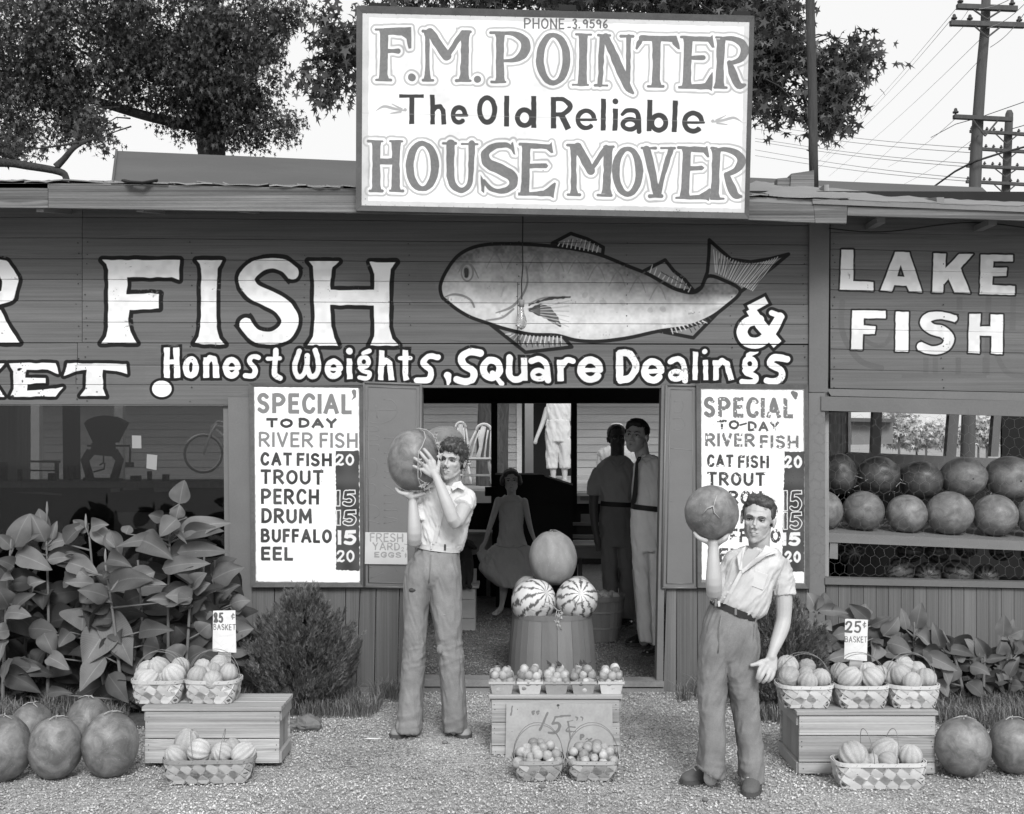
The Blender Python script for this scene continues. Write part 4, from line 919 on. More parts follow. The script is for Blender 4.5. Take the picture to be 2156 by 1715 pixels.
framed('menu_board', 'white painted fish price board hanging left of the doorway, letters crisp', 'sign', [(524,807),(764,814),(765,1237),(529,1237)],[(533.5,814.5),(757,817),(758,1228),(537,1227)], ym - .008,8, m_face0, m_frame)
framed('menu_board', 'worn white fish price board right of the doorway, partly hidden by the younger boy', 'sign', [(1466,808),(1702,810),(1705,1240),(1469,1238)],[(1475,818),(1694,819.5),(1696,1230),(1477,1227)], ym - .008,8, m_face1, m_frame)
def tin_relief(N, L, mth, vec, col, raw): return col
m_tin = mat('painted_tin', RED * 1.1, rough=.42, var=.10, scale=3, bump=.25, bscale=14, bdist=.006, coord='World', fine=.04, spec=.5)
def tin(label, quad_, y, marks):
    c = W(quad_[3][0], quad_[3][1], y); t = thing('tin_sign', label, 'sign', c)
    obj('tin_sheet', MB().quad(quad_, y, y + .006), m_tin, t)
    for k in range(4):
        a, b_ = quad_[k], quad_[(k + 1) % 4]; cx = sum(p[0] for p in quad_) / 4; cy = sum(p[1] for p in quad_) / 4
        for off in (0.0,):
            f = lambda p: (p[0] + (cx - p[0]) * .0, p[1])
            obj('rolled_edge', MB().tube([W(*a, y - .004), W(*b_, y - .004)],.008,8), m_tin, t, True)
        q1 = (a[0] + (9 if a[0] < cx else -9), a[1] + (9 if a[1] < cy else -9)); q2 = (b_[0] + (9 if b_[0] < cx else -9), b_[1] + (9 if b_[1] < cy else -9))
        obj('pressed_bead', MB().tube([W(*q1, y), W(*q2, y)],.004,6), m_tin, t, True)
    for st in marks:
        obj('embossed_stroke', MB().tube([W(p[0], p[1], y + .0022) for p in catmull([(a, b_, 0) for a, b_ in st],4)],.0036,6), m_tin, t, True)
E_ = lambda x, y: (x * .2803 + 511.16, y * .2803 + 797.16)
marks = [[E_(*p) for p in st] for st in (
    [(930,220),(925,300),(980,335),(1060,335),(1140,290),(1160,220),(1120,165),(1060,160)],[(930,245),(1020,240),(1150,238)],[(1000,200),(1010,300)],
    [(930,360),(1010,365),(1015,395),(930,398)],[(930,430),(1015,432),(1022,460),(930,462)],[(940,500),(1020,500),(1022,540)],
    [(920,600),(990,610),(1010,660),(990,730),(920,740)],[(920,790),(990,800),(985,870),(920,880)],[(925,950),(1000,960),(1030,1010),(990,1050)],[(925,1060),(1030,1090)],
    [(1060,450),(1150,452),(1150,520)],[(1060,560),(1130,560)],[(1065,640),(1130,640),(1130,700),(1065,700)],[(1060,745),(1150,745)],[(1060,800),(1150,860),(1060,880)],[(1060,940),(1150,930)],[(1060,990),(1165,990)],[(1060,1040),(1165,1060),(1060,1090)],
    [(950,1420),(1040,1400),(1130,1400),(1160,1450)],[(960,1500),(1060,1460)])]
tin('dark painted tin sign with sideways embossed letters, between the left menu board and the doorway', [(766,806),(886,810),(884,1238),(767,1236)],-.022, marks)
F__ = lambda x, y: (x * .24476 + 1387.4, y * .24476 + 797.16)
marks = [[F__(*p) for p in st] for st in ([(130,200),(190,190),(210,240),(180,290),(130,290)],[(120,350),(190,340),(225,400),(190,440),(130,440)],[(100,600),(290,620)],[(80,1050),(120,1060)],[(90,700),(110,740),(90,760)])]
tin('dented tin sheet painted dark, between the doorway and the right menu board', [(1403,811),(1467,812),(1468,1238),(1394,1238)],-.022, marks)
cv = cards['eggs']; m_egg = mat('egg_card', .5, rough=.8, var=.06, scale=8, bump=.1, coord='World', paint=(cv.image('egg_card'), cv, -.036))
obj('egg_card', MB().quad([(769,1121),(857,1122),(858,1189),(768,1188)],-.036,-.033), m_egg, loc=W(812,1188,-.036), label='pale hand-lettered card for fresh yard eggs on the tin sign by the doorway', cat='card')
# ------------------------------------------------------------------ the big house mover sign standing on the eave
ys = -.6
sg = [(750.5,12),(1588.5,33.5),(1577,461.5),(749,444)]
si = [(763,27),(1578.5,46),(1568,448.5),(761,433)]
m_sface = mat('sign_face', .8, rough=.4, var=.012, scale=3, bump=.3, bscale=3.2, bdist=.012, coord='World', paint=(im_sign, cv_sign, ys + .008))
m_sframe = mat('sign_frame', .075, rough=.55, var=.3, scale=7, bump=.5, fine=.12)
big = framed('billboard', 'large framed white sign of a house mover standing on the roof edge', 'sign', sg, si, ys, 12, m_sface, m_sframe, th=.045)
for px, py in ((796,10),(1195,14),(1562,27)): obj('bracket', MB().quad([(px - 18, py - 4),(px + 18, py - 3),(px + 18, py + 9),(px - 18, py + 8)], ys + .03, ys + .09), m_dark, big)
for px, t_ in ((800,5),(1190,14),(1560,26)): obj('support_post', MB().quad([(px - 8, t_ + 6),(px + 8, t_ + 6),(px + 8,445),(px - 8,445)], ys + .05, ys + .095), m_dark, big)
m_mast = mat('rough_pole', .055, rough=.9, var=.35, scale=9, stretch=(3,3,.5), bump=.9, bdist=.01)
obj('mast', MB().tube([W(1714,400,.75), W(1712,300,.75), W(1711,200,.75), W(1708,100,.75), W(1704,-60,.75), W(1703,-160,.75)],.033,10), m_mast, loc=W(1714,400,.75), label='tall dark pole rising behind the roof edge right of the big sign', cat='pole', smooth=True)
b0 = W(1098,632,-.12)
bulb = thing('hanging_bulb', 'bare light bulb hanging on a thin flex in front of the painted fish', 'light bulb', W(1098,632,-.12))
m_blk = mat('black_flex', .02, rough=.5, var=.1, scale=9, bump=0)
obj('flex', MB().tube([W(1101,455,-.12), W(1100,520,-.12), W(1101,560,-.12), W(1098,596,-.12), W(1099,634,-.12)],.0035,6), m_blk, bulb, True)
obj('socket', MB().tube([W(1098,632,-.12), W(1098,636,-.12), W(1098,646,-.12)],.0185,12), mat('socket', .25, bump=0), bulb, True)
m_bulb = mat('bulb_glass', .55, rough=.08, var=.05, scale=5, bump=0, spec=.8); m_bulb.node_tree.nodes['Principled BSDF'].inputs['Transmission Weight'].default_value = .75
prof = [(646,4.5),(652,4.8),(660,6),(668,9),(677,11.3),(685,10.5),(691,7),(694.5,1)]
obj('bulb', MB().tube([tuple(W(1098, py, -.12)) + (r_ * S(-.12),) for py, r_ in prof],.01,14), m_bulb, bulb, True)
# ------------------------------------------------------------------ the house behind: siding, porch, roof
m_clap = mat('clapboard', .31, rough=.8, var=.14, scale=2.5, stretch=(.5,1,3), bump=.4, bscale=40, bdist=.003, fine=.1, fscale=60, obvar=.07, coord='World')
m_porch = mat('porch_boards', .42, rough=.85, var=.2, scale=3, bump=.4, obvar=.1)
m_ptrim = mat('porch_post_paint', .48, rough=.7, var=.12, scale=5, bump=.2)
m_door = mat('dark_doorway', .015, rough=.9, var=.1, scale=4, bump=0)
m_hroof = mat('house_roof', .085, rough=.85, var=.16, scale=1.2, stretch=(.3,2,1), bump=.4, fine=.08)
house = thing('house', 'clapboard house with raised porch behind the market, its long roof showing above the eave', 'house', (0,9,0))
def H_(name, mb, mt, smooth=False): return obj(name, mb, mt, house, smooth)
YH = 13.5; ZP = .95
rh = random.Random(8)
def clap(xa, xb, z0, z1, step=.135):
    z = z0
    while z < z1:
        H_('clapboard', MB().hexa([(xa, YH - .024, z),(xb, YH - .024, z),(xb, YH - .004, z + step),(xa, YH - .004, z + step),(xa, YH, z),(xb, YH, z),(xb, YH + .02, z + step),(xa, YH + .02, z + step)]), m_clap); z += step
xl = W(1088,0, YH).x; xr = W(1213,0, YH).x
clap(-11, xl, ZP + .02,4.2); clap(xr, 5.75, ZP + .02,4.2)
H_('door_recess', MB().box(xl, xr, YH + .02, YH + .06, ZP, 3.7), m_door)
H_('door_frame', MB().box(xl, xl + .09, YH - .05, YH + .02, ZP, 3.3), m_ptrim)
for i in range(12): H_('porch_floor_board', MB().box(-11,5.5,7.6 + i * .5,8.095 + i * .5, ZP - .03, ZP), m_porch)
H_('porch_edge', MB().box(-11,2.05,7.55,7.6, ZP - .16, ZP + .002), m_porch)
H_('porch_skirt', MB().box(-11,5.5,7.7,7.75,.0, ZP - .16), m_dark)
for px in (77,252,1114):
    a = W(px, 0,7.75).x; H_('porch_post', MB().box(a - .055, a + .055,7.7,7.81, ZP, 2.9), m_ptrim)
H_('shade_slab', MB().box(-11, W(222,0,10).x, 10, YH, 4.24,4.30), m_hroof)  # unseen slab added to shade the siding behind the left window
H_('porch_beam', MB().box(-11,5.6,7.7,7.81,2.9,3.0), m_ptrim)
H_('step_board', MB().quad([(1205,1037),(1400,1042),(1400,1047),(1205,1044)],7.45,7.6), m_ptrim)
yr0, yr1 = 10.0,12.5
zt = lambda px, py: W(px, py, yr1).z
H_('roof_slope', MB().hexa([(W(222,0, yr0).x, yr0,4.4),(8.0, yr0,4.4),(8.0, yr1, zt(1400,395)),(W(246,0, yr1).x, yr1, zt(246,318)),(W(222,0, yr0).x, yr0 + .02,4.33),(8.0, yr0 + .02,4.33),(8.0, yr1 + .02, zt(1400,395) - .08),(W(246,0, yr1).x, yr1 + .02, zt(246,318) - .08)]), m_hroof)
H_('roof_slope', MB().hexa([(W(246,0, yr1).x, yr1 + .02, zt(246,318) - .01),(8.0, yr1 + .02, zt(1400,395)),(8.5,18,3.4),(W(222,0, yr1).x, 18,3.4),(W(246,0, yr1).x, yr1 + .02, zt(246,318) - .08),(8.0, yr1 + .02, zt(1400,395) - .07),(8.5,18,3.3),(W(222,0, yr1).x, 18,3.3)]), m_hroof)
H_('verge_board', MB().hexa([(W(218,0, yr0).x, yr0 - .02,4.35),(W(224,0, yr0).x, yr0 - .02,4.35),(W(224,0, yr0).x, yr0 - .02,4.45),(W(218,0, yr0).x, yr0 - .02,4.45),(W(243,0, yr1).x, yr1, zt(246,318) - .05),(W(248,0, yr1).x, yr1, zt(246,318) - .05),(W(248,0, yr1).x, yr1, zt(246,318) + .03),(W(243,0, yr1).x, yr1, zt(246,318) + .03)]), m_hroof)
# ------------------------------------------------------------------ trees
def star_leaf():
    V = [(0,0,0)];
    tips = [(-1.35,.55),(-.78,.95),(0,1.15),(.78,.95),(1.35,.55)]
    pts = [(0,-.1)]
    ang = [-62,-12,90 - 0,192,242]
    A = [(-35,.85),(0,.38),(25,1.0),(55,.40),(90,1.15),(125,.40),(155,1.0),(180,.38),(215,.85),(270,.16)]
    for a, r_ in A: V.append((r_ * math.cos(R(a)), r_ * math.sin(R(a)) + .1,-.18 * r_ * r_))
    return np.array(V), np.array([(0, i, i % 10 + 1) for i in range(1,11)])
LV, LF = star_leaf()
def leaf_cloud(name, clumps, n, size, mt, seed, parent, droop=.95, narrow=1.0, gap=-.16):
    """clumps: (centre, rx, ry, rz, weight)"""
    r = np.random.RandomState(seed); w = np.array([c[4] * c[1] * c[3] for c in clumps]); w = w / w.sum()
    nt_ = max(1, n // 9); ci = r.choice(len(clumps), nt_, p=w)
    C = np.array([c[0] for c in clumps], float)[ci]; RR = np.array([[c[1], c[2], c[3]] for c in clumps])[ci]
    d = r.normal(size=(nt_, 3)); d /= np.linalg.norm(d, axis=1)[:, None]; rad = r.rand(nt_) ** .42
    T = C + d * rad[:, None] * RR
    nz = np.array([mnoise.noise((t_[0] * 1.15 + seed, t_[1] * 1.15, t_[2] * 1.5)) + .55 * mnoise.noise((t_[0] * 3.1, t_[1] * 3.1 + seed, t_[2] * 3.6)) for t_ in T.tolist()]); T = T[nz > gap]; nz = nz[nz > gap]; nt_ = len(T)
    P = np.repeat(T, 9,0) + r.normal(size=(nt_ * 9,3)) * size * np.array([1.15,1.0,1.05]); m = len(P)
    yaw = r.uniform(0,6.283, m); pitch = r.normal(-droop, .7, m); roll = r.uniform(-.9,.9, m); s = size * r.uniform(.55,1.15, m)
    cy, sy, cp, sp, cr, sr = np.cos(yaw), np.sin(yaw), np.cos(pitch), np.sin(pitch), np.cos(roll), np.sin(roll)
    L_ = LV * np.array([narrow, 1,1]); X = L_[:, 0][None] * s[:, None]; Y = L_[:, 1][None] * s[:, None]; Z = L_[:, 2][None] * s[:, None]
    X, Z = X * cr[:, None] + Z * sr[:, None],-X * sr[:, None] + Z * cr[:, None]
    Y, Z = Y * cp[:, None] - Z * sp[:, None], Y * sp[:, None] + Z * cp[:, None]
    X, Y = X * cy[:, None] - Y * sy[:, None], X * sy[:, None] + Y * cy[:, None]
    V = np.stack([X, Y, Z],-1) + P[:, None]; F_ = LF[None] + (np.arange(m) * len(LV))[:, None, None]
    me = fast_mesh(name, V.reshape(-1,3), F_.reshape(-1,3)); t = np.repeat(r.uniform(.5,1.45, m) * np.repeat(.7 + 1.0 * np.clip(nz - gap, 0,.8),9), len(LV)).astype(np.float32)
    at = me.attributes.new('tone', 'FLOAT', 'POINT'); at.data.foreach_set('value', t)
    return obj(name, me, mt, parent, kind='stuff'), T
def leafmat(name, v, trans=.25):
    m = mat(name, v, rough=.5, var=.12, scale=12, bump=0, attr='tone', spec=.35); t = m.node_tree; b = t.nodes['Principled BSDF']
    tl = t.nodes.new('ShaderNodeBsdfTranslucent'); mx = t.nodes.new('ShaderNodeMixShader'); mx.inputs[0].default_value = trans
    cs = b.inputs['Base Color'].links[0].from_socket; t.links.new(cs, tl.inputs['Color']); out = t.nodes['Material Output']
    t.links.new(b.outputs[0], mx.inputs[1]); t.links.new(tl.outputs[0], mx.inputs[2]); t.links.new(mx.outputs[0], out.inputs[0]); return m
m_leaf = leafmat('tree_leaf', .052); m_leaf2 = leafmat('tree_leaf_pale', .075)
m_bark = mat('tree_bark', .045, rough=.95, var=.35, scale=8, stretch=(2,2,.5), bump=1, bdist=.03)
m_bark2 = mat('pale_bark', .12, rough=.95, var=.5, scale=9, stretch=(2.5,2.5,.45), bump=1, bdist=.03)
def limbs(name, paths, parent, mt=m_bark):
    for pts in paths: obj(name, MB().tube([(*W(p[0], p[1], p[2]), p[3]) for p in catmull([tuple(map(float, q)) for q in pts],4)],.1,8), mt, parent, True)
def twigs(T, centre, parent, n, seed, r0=.012):
    r = random.Random(seed); mb = MB()
    for i in range(n):
        a = Vector(T[r.randrange(len(T))]); b_ = Vector(T[r.randrange(len(T))])
        if (a - b_).length > 1.3: b_ = a + (Vector(centre) - a).normalized() * r.uniform(.4,1.0)
        mid = (a + b_) / 2 + Vector((r.uniform(-.1,.1), r.uniform(-.1,.1), r.uniform(.0,.15)))
        mb.tube([(*b_, r0),(*mid, r0 * .7),(*a, r0 * .3)],.01,4, cap=False)
    obj('twig', mb, m_bark, parent, kind='stuff')
def cl(px, py, y, rx, rz, ry=None, w=1.0): s = S(y); c = W(px, py, y); return (tuple(c), rx * s, (ry or (rx + rz) / 2) * s, rz * s, w)
tl_ = thing('tree', 'large dark star-leaved tree at upper left, its trunk rising behind the house roof', 'tree', W(448,600,18.2))
tl_.location.z = 0; ORG[tl_.name] = Vector(tl_.location)
T1 = [cl(60,90,17.0,130,130), cl(200,60,17.5,150,110), cl(360,70,17.5,140,110), cl(500,60,18.0,110,100), cl(600,30,18.0,70,40, w=.8), cl(90,210,17.0,115,95), cl(260,150,17.5,120,75), cl(420,150,17.5,120,90), cl(520,160,18.0,90,90), cl(45,290,17.1,60,45, w=.9), cl(165,262,17.1,52,48, w=.8), cl(450,215,18.0,110,75),
      cl(560,265,18.1,85,48, w=.7), cl(620,255,18.3,35,20, w=.5), cl(485,290,18.1,85,36, w=.7), cl(350,215,17.7,60,40, w=.45), cl(380,275,18.1,55,28, w=.4), cl(300,200,17.7,40,32, w=.4), cl(210,300,17.2,40,24, w=.35), cl(-120,120,17.5,140,200), cl(200,-110,17.5,340,90, w=.6), cl(140,232,17.1,60,50, w=.7)]
lc, TT = leaf_cloud('crown', T1,66000,.090, m_leaf, 21, tl_, narrow=.62, gap=-.32)
twigs(TT, W(440,200,18), tl_, 260,2,.018)
limbs('trunk', [[(446,560,18.4,0.384),(448,400,18.4,0.32),(446,330,18.4,0.304),(440,250,18.4,0.32),(430,150,18.2,0.24),(445,20,18.0,0.16),(450,-100,18.0,0.096)]], tl_)
limbs('limb', [[(420,268,18.3,0.136),(330,250,18.0,0.112),(240,225,17.7,0.096),(150,195,17.5,0.08),(60,160,17.3,0.064),(-80,150,17.2,0.032)],[(430,240,18.3,0.144),(480,190,18.3,0.112),(540,110,18.2,0.08),(590,60,18.1,0.048)],[(425,200,18.3,0.16),(330,140,18.0,0.112),(250,90,17.8,0.08),(150,40,17.7,0.048)]], tl_)
t2_ = thing('tree', 'leafless crooked branch tips and low bough at the far left edge above the roof', 'tree', (W(10,0,7).x, 7,0))
limbs('limb', [[(-260,420,7,.14),(-120,352,7,.08),(0,343,7,.055),(60,350,7,.05),(125,362,7,.045),(140,378,7,.04),(146,420,7,.04)],[(118,352,7,.05),(135,335,7,.04),(155,312,7,.035),(180,298,7.1,.025),(205,292,7.2,.012)],[(165,300,7,.02),(120,308,7,.013),(40,318,7,.006)]], t2_)
lc, TT = leaf_cloud('crown', [cl(30,312,7.2,60,25, w=.7), cl(200,270,7.3,50,30, w=.6), cl(-100,300,7.2,90,60)],1500,.075, m_leaf, 5, t2_, narrow=.8)
t3_ = thing('tree', 'bright star-leaved tree behind the big sign, its boughs hanging out on both sides', 'tree', (W(1038,0,9.3).x, 9.3,0))
T3 = [cl(700,90,3.6,70,60), cl(690,190,3.6,65,28, w=.8), cl(640,160,3.6,34,22, w=.6), cl(725,30,3.8,55,40, w=.6), cl(900,-20,4,200,60), cl(1200,-20,4,220,60), cl(1450,-10,4,160,60), cl(1630,60,3.6,60,80), cl(1700,60,3.6,80,90), cl(1775,50,3.4,38,60), cl(1640,140,3.5,70,60), cl(1720,150,3.4,80,50),
      cl(1800,120,3.3,48,35), cl(1640,210,3.4,60,42), cl(1720,225,3.3,60,30), cl(1765,212,3.2,30,42, w=.8), cl(1790,180,3.2,34,30, w=.6), cl(1745,255,3.2,32,22, w=.7), cl(1592,240,3.4,22,40, w=.6), cl(1660,245,3.4,40,22, w=.5), cl(1560,120,3.8,90,150), cl(830,120,4,100,150)]
lc, TT = leaf_cloud('crown', T3,19000,.072, m_leaf2,9, t3_, narrow=.82)
twigs(TT, W(1500,60,4), t3_, 130,6,.009)
limbs('trunk', [[(1038,1165,9.3,.24),(1036,1000,9.3,.23),(1040,840,9.3,.22),(1060,500,8.6,.19),(1100,260,7,.14),(1150,60,5.6,.08)]], t3_, m_bark2)
limbs('limb', [[(1090,300,7.2,.12),(1300,150,4.6,.07),(1500,100,4,.045),(1700,140,3.5,.02),(1780,190,3.3,.008)],[(1100,250,6.9,.1),(900,120,4.4,.05),(760,110,3.8,.025),(640,130,3.6,.008)],[(1690,150,3.6,.014),(1740,180,3.5,.009),(1775,190,3.4,.005)]], t3_)
# ------------------------------------------------------------------ utility poles and lines on the right
m_pole = mat('pole_wood', .07, rough=.9, var=.25, scale=4, stretch=(3,3,.3), bump=.6, obvar=.1)
m_ins = mat('insulator', .05, rough=.3, var=.1, scale=5, bump=0)
m_line = mat('line_wire', .30, rough=.7, var=.05, scale=3, bump=0); m_line2 = mat('cable', .04, rough=.7, var=.05, scale=3, bump=0)
def insul(px, py, y, k, parent):
    c = W(px, py, y); s = S(y) * k
    obj('insulator', MB().tube([(c.x, c.y, c.z - 6 * s, 1.5 * s),(c.x, c.y, c.z - 3 * s, 2 * s),(c.x, c.y, c.z - 2.5 * s, 6 * s),(c.x, c.y, c.z + .5 * s, 6.5 * s),(c.x, c.y, c.z + 2 * s, 4 * s),(c.x, c.y, c.z + 6 * s, 3.4 * s),(c.x, c.y, c.z + 8 * s, 2 * s)],1,10), m_ins, parent, True)
def utility(label, path, y, arms, k):
    b0_ = W(path[0][0], path[0][1], y); t = thing('utility_pole', label, 'utility pole', (b0_.x, y, 0), 'utility poles beyond the roof')
    p0 = W(path[0][0], path[0][1], y); pts = [(p0.x, y, 0, path[0][2] * S(y) * 1.1)] + [(*W(px, py, y), r_ * S(y)) for px, py, r_ in path]
    obj('pole', MB().tube(pts, 1,12), m_pole, t, True)
    for (xa, ya, xb, yb_, th, ins, br) in arms:
        a, b_ = W(xa, ya, y - .2), W(xb, yb_, y - .2); s = S(y)
        obj('crossarm', MB().hexa([(a.x, y - .28, a.z - th * s),(b_.x, y - .28, b_.z - th * s),(b_.x, y - .28, b_.z),(a.x, y - .28, a.z),(a.x, y - .16, a.z - th * s),(b_.x, y - .16, b_.z - th * s),(b_.x, y - .16, b_.z),(a.x, y - .16, a.z)]), m_pole, t)
        for ix in ins: insul(ix, ya + (yb_ - ya) * (ix - xa) / (xb - xa) - 7 * k, y - .22, k, t)
        if br:
            cx_, cy_, w_ = br
            for sg_ in (-1,1): obj('brace', MB().tube([W(cx_ + sg_ * w_, ya + (yb_ - ya) * (cx_ + sg_ * w_ - xa) / (xb - xa) + th, y - .3), W(cx_, cy_, y - .3)],.02,5), m_pole, t)
utility('nearer and taller utility pole with two crossarms at its top, cut by the upper edge', [(2037,960,15),(2047,600,13.5),(2052,418,12.5),(2055,330,12.5),(2059,250,11.5),(2066,150,10.8),(2074,60,9.8),(2078,-60,9)],17.3,
        [(2014,10,2140,15,10,(2022,2131),(2078,41,28)),(2000,45,2156,50,10,(2009,2042,2146),(2079,79,26)),(2007,243,2130,249,8,(2012,),(2074,287,26))],1.0)
utility('farther utility pole with five crossarms of small insulators, partly behind the nearer pole', [(2117,420,9),(2122,300,8.6),(2125,240,8),(2125,233,5)],27,
        [(2042,274,2230,285,6,(2046,2078,2093,2109,2145,2160),(2119,304,22)),(2040,310,2230,322,6,(2044,2076,2092,2108,2143,2160),(2118,340,22)),(2035,347,2230,356,6,(2042,2073,2090,2105,2142,2160),(2117,373,22)),(2034,380,2230,390,6,(2038,2072,2084,2128,2143),(2115,409,22)),(2034,414,2230,424,6,(2038,2097,2127), None)],.55)
def wire(pts, r_, mt=m_line, parent=None):
    return obj('overhead_wire', MB().tube([W(*p) for p in pts], r_, 4, cap=False), mt, parent)
lines = thing('overhead_wires', 'thin overhead wires fanning down from the poles across the pale sky', 'wires', (W(2000,0,20).x, 20,0))
for (xa, ya, xb, yb_) in ((2012,20,1715,350),(2000,45,1740,330),(2030,55,1715,362),(2065,82,1745,372),(2064,125,1790,390),(2012,250,1870,352),(2060,285,1880,400),(2040,20,2000,58),(2060,20,2156,-20),(2078,60,2156,10),(2085,100,2156,30)):
    wire([(xa + (xb - xa) * f, ya + (yb_ - ya) * f + 10 * math.sin(f * 3.14) * .8,17.1 + (50 * f if xb < xa else -4 * f)) for f in np.linspace(0,1,9)],.008, m_line, lines)
for (xa, ya, xb, yb_, dr) in ((1590,262,2046,312,6),(1590,272,2044,322,6),(1590,292,2042,345,6),(1590,298,2042,352,6),(1590,316,2036,376,6),(1590,328,2036,382,6)):
    wire([(xa + (xb - xa) * f, ya + (yb_ - ya) * f + dr * math.sin(f * 3.14),45 - 18 * f) for f in np.linspace(0,1,9)],.011, m_line, lines)
wire([(2156 + 60,295,17),(2110,322,17),(2060,338,17),(2040,346,17.3),(2010,362,18),(1950,405,20),(1900,440,22)],.022, m_line2, lines)
wire([(2165,212,17),(2062,248,17.2),(2012,262,18),(1960,290,20)],.008, m_line2, lines)
wire([(2165,262,26),(2130,272,27)],.012, m_line2, lines)
# ------------------------------------------------------------------ far country seen through the right-hand bay
m_field = mat('field_grass', .24, rough=.95, var=.25, scale=.35, bump=.6, fine=.2, fscale=4, coord='World')
obj('field', MB().hexa([(-60,15,-.02),(120,15,-.02),(120,15,.01),(-60,15,.01),(-60,300,-.02),(120,300,-.02),(120,300,.01),(-60,300,.01)]), m_field, kind='structure')
m_far = leafmat('far_foliage', .34)
for k_, (px, py, y, rx, rz) in enumerate([(1893,893,55,22,15),(1950,912,58,40,8),(1930,922,60,90,5),(2078,905,50,16,14),(2060,915,60,60,9)]):
    b_ = W(px, 0, y); t = thing('tree', ['pale distant tree, tallest of those beyond the right-hand opening', 'low rounded distant tree right of the tallest one', 'long low hedge of distant trees on the horizon', 'distant tree seen between the last two posts', 'low distant scrub between the posts on the right'][k_], 'tree', (b_.x, y, 0), 'far trees beyond the field')
    leaf_cloud('crown', [cl(px, py, y, rx, rz, 12), cl(px + rx * .5, py + rz * .5, y, rx * .7, rz * .6,12)],4500 if k_ != 2 else 6000,.19, m_far, 60 + k_, t, gap=-9)
    obj('trunk', MB().tube([(b_.x, y, 0,.07),(b_.x, y, max(1.0, W(px, py, y).z),.05)],.2,8), m_bark2, t)
sh = thing('shed', 'small dark outbuilding in the distance beyond the right-hand opening', 'shed', W(1835,922,30))
obj('wall', MB().quad([(1793,888),(1880,890),(1880,935),(1793,937)],30,34), m_gpost, sh)
obj('roof', MB().quad([(1785,880),(1888,882),(1884,890),(1788,888)],29.6,34.4), m_hroof, sh)
# ------------------------------------------------------------------ things on the porch and in the shed
m_wht = mat('white_enamel', .85, rough=.5, var=.12, scale=7, bump=.2, spots=.2)
def windsor(label, back_px, seat, feet, y, lean=.0):
    """white spindle-back chair; measured points: hoop top centre, seat ends, feet"""
    (bx0, bx1, by),(sx0, sx1, sy),(fz,) = back_px, seat, (feet,)
    z0 = W(0, fz, y).z; t = thing('spindle_chair', label, 'chair', ((W(sx0,0, y).x + W(sx1,0, y).x) / 2, y, z0), 'white chairs on the porch')
    zs = W(0, sy, y).z; xa, xb = W(sx0,0, y).x, W(sx1,0, y).x; w_ = xb - xa; zt_ = W(0, by, y).z; ba, bb = W(bx0,0, y).x, W(bx1,0, y).x
    obj('seat', MB().box(xa, xb, y - w_ * .45, y + w_ * .45, zs - .03, zs, .012), m_wht, t)
    yb_ = y + w_ * .4
    obj('hoop', MB().tube([(ba + (bb - ba) * (.5 - .5 * math.cos(a)), yb_ + .06, zt_ - .09 + .09 * math.sin(a)) for a in np.linspace(0, math.pi, 9)],.019,6), m_wht, t, True)
    for f in (0,.22,.78,1): obj('spindle', MB().tube([(xa + w_ * (.08 + .84 * f), yb_, zs, .014),((xa + w_ * (.08 + .84 * f)) * .5 + (ba + (bb - ba) * f) * .5, yb_ + .03,(zs + zt_) / 2,.015 if f in (0,1) else .01),(ba + (bb - ba) * f, yb_ + .06, zt_ - .08,.013)],.01,7), m_wht, t, True)
    obj('splat', MB().tube([((xa + xb) / 2, yb_, zs, .032),((xa + xb + ba + bb) / 4, yb_ + .02, zs + (zt_ - zs) * .3,.022),((xa + xb + ba + bb) / 4, yb_ + .04, zs + (zt_ - zs) * .6,.042),((ba + bb) / 2, yb_ + .06, zt_ - .03,.034)],.04,8, flat=.2, up=(0,1,0)), m_wht, t, True)
    for sx_ in (-1,1):
        for sy_ in (-1,1):
            cx_ = (xa + xb) / 2; p = [(cx_ + sx_ * w_ * (.38 + .16 * f), y + sy_ * w_ * (.34 + .14 * f), zs - .03 - (zs - .03 - z0) * f, [.013,.022,.014,.021,.012][int(f * 4)]) for f in (0,.25,.5,.75,1)]
            obj('leg', MB().tube(p, .02,7), m_wht, t, True)
    for sy_ in (-1,1): obj('stretcher', MB().tube([((xa + xb) / 2 - w_ * .46, y + sy_ * w_ * .42, z0 + (zs - z0) * .42),((xa + xb) / 2 + w_ * .46, y + sy_ * w_ * .42, z0 + (zs - z0) * .42)],.012,6), m_wht, t, True)
    for sx_ in (-1,1): obj('stretcher', MB().tube([((xa + xb) / 2 + sx_ * w_ * .46, y - w_ * .42, z0 + (zs - z0) * .28),((xa + xb) / 2 + sx_ * w_ * .46, y + w_ * .42, z0 + (zs - z0) * .28)],.012,6), m_wht, t, True)
windsor('white spindle chair standing on the porch behind the taller boy', (1002,1034,893),(975,1036,964),1028,7.85)
windsor('white spindle chair turned away, seen over the taller boy\'s hair', (958,980,889),(945,992,975),1018,9.4)
m_sack = mat('sack', .35, rough=.95, var=.25, scale=5, bump=.8, bdist=.03)
obj('cushion', MB().ball((0,0,0),.30,.18,.19,16,10, fn=lambda a, b_: 1 + .12 * math.sin(3 * a) * math.sin(b_)), m_sack, loc=None, smooth=True, label='pale patterned cushion heaped on the porch behind the taller boy', cat='cushion').location = W(937,925,9.6)
_w = W(937,925,9.6); st_ = thing('stool', 'plain wooden stool under the cushion on the porch', 'stool', (_w.x, 9.6, ZP))
obj('seat', MB().box(_w.x - .26, _w.x + .26,9.42,9.78, _w.z - .21, _w.z - .17), m_porch, st_)
for q_ in ((-.22,9.45),(.22,9.45),(-.22,9.75),(.22,9.75)): obj('leg', MB().box(_w.x + q_[0] - .02, _w.x + q_[0] + .02, q_[1] - .02, q_[1] + .02, ZP, _w.z - .21), m_porch, st_)
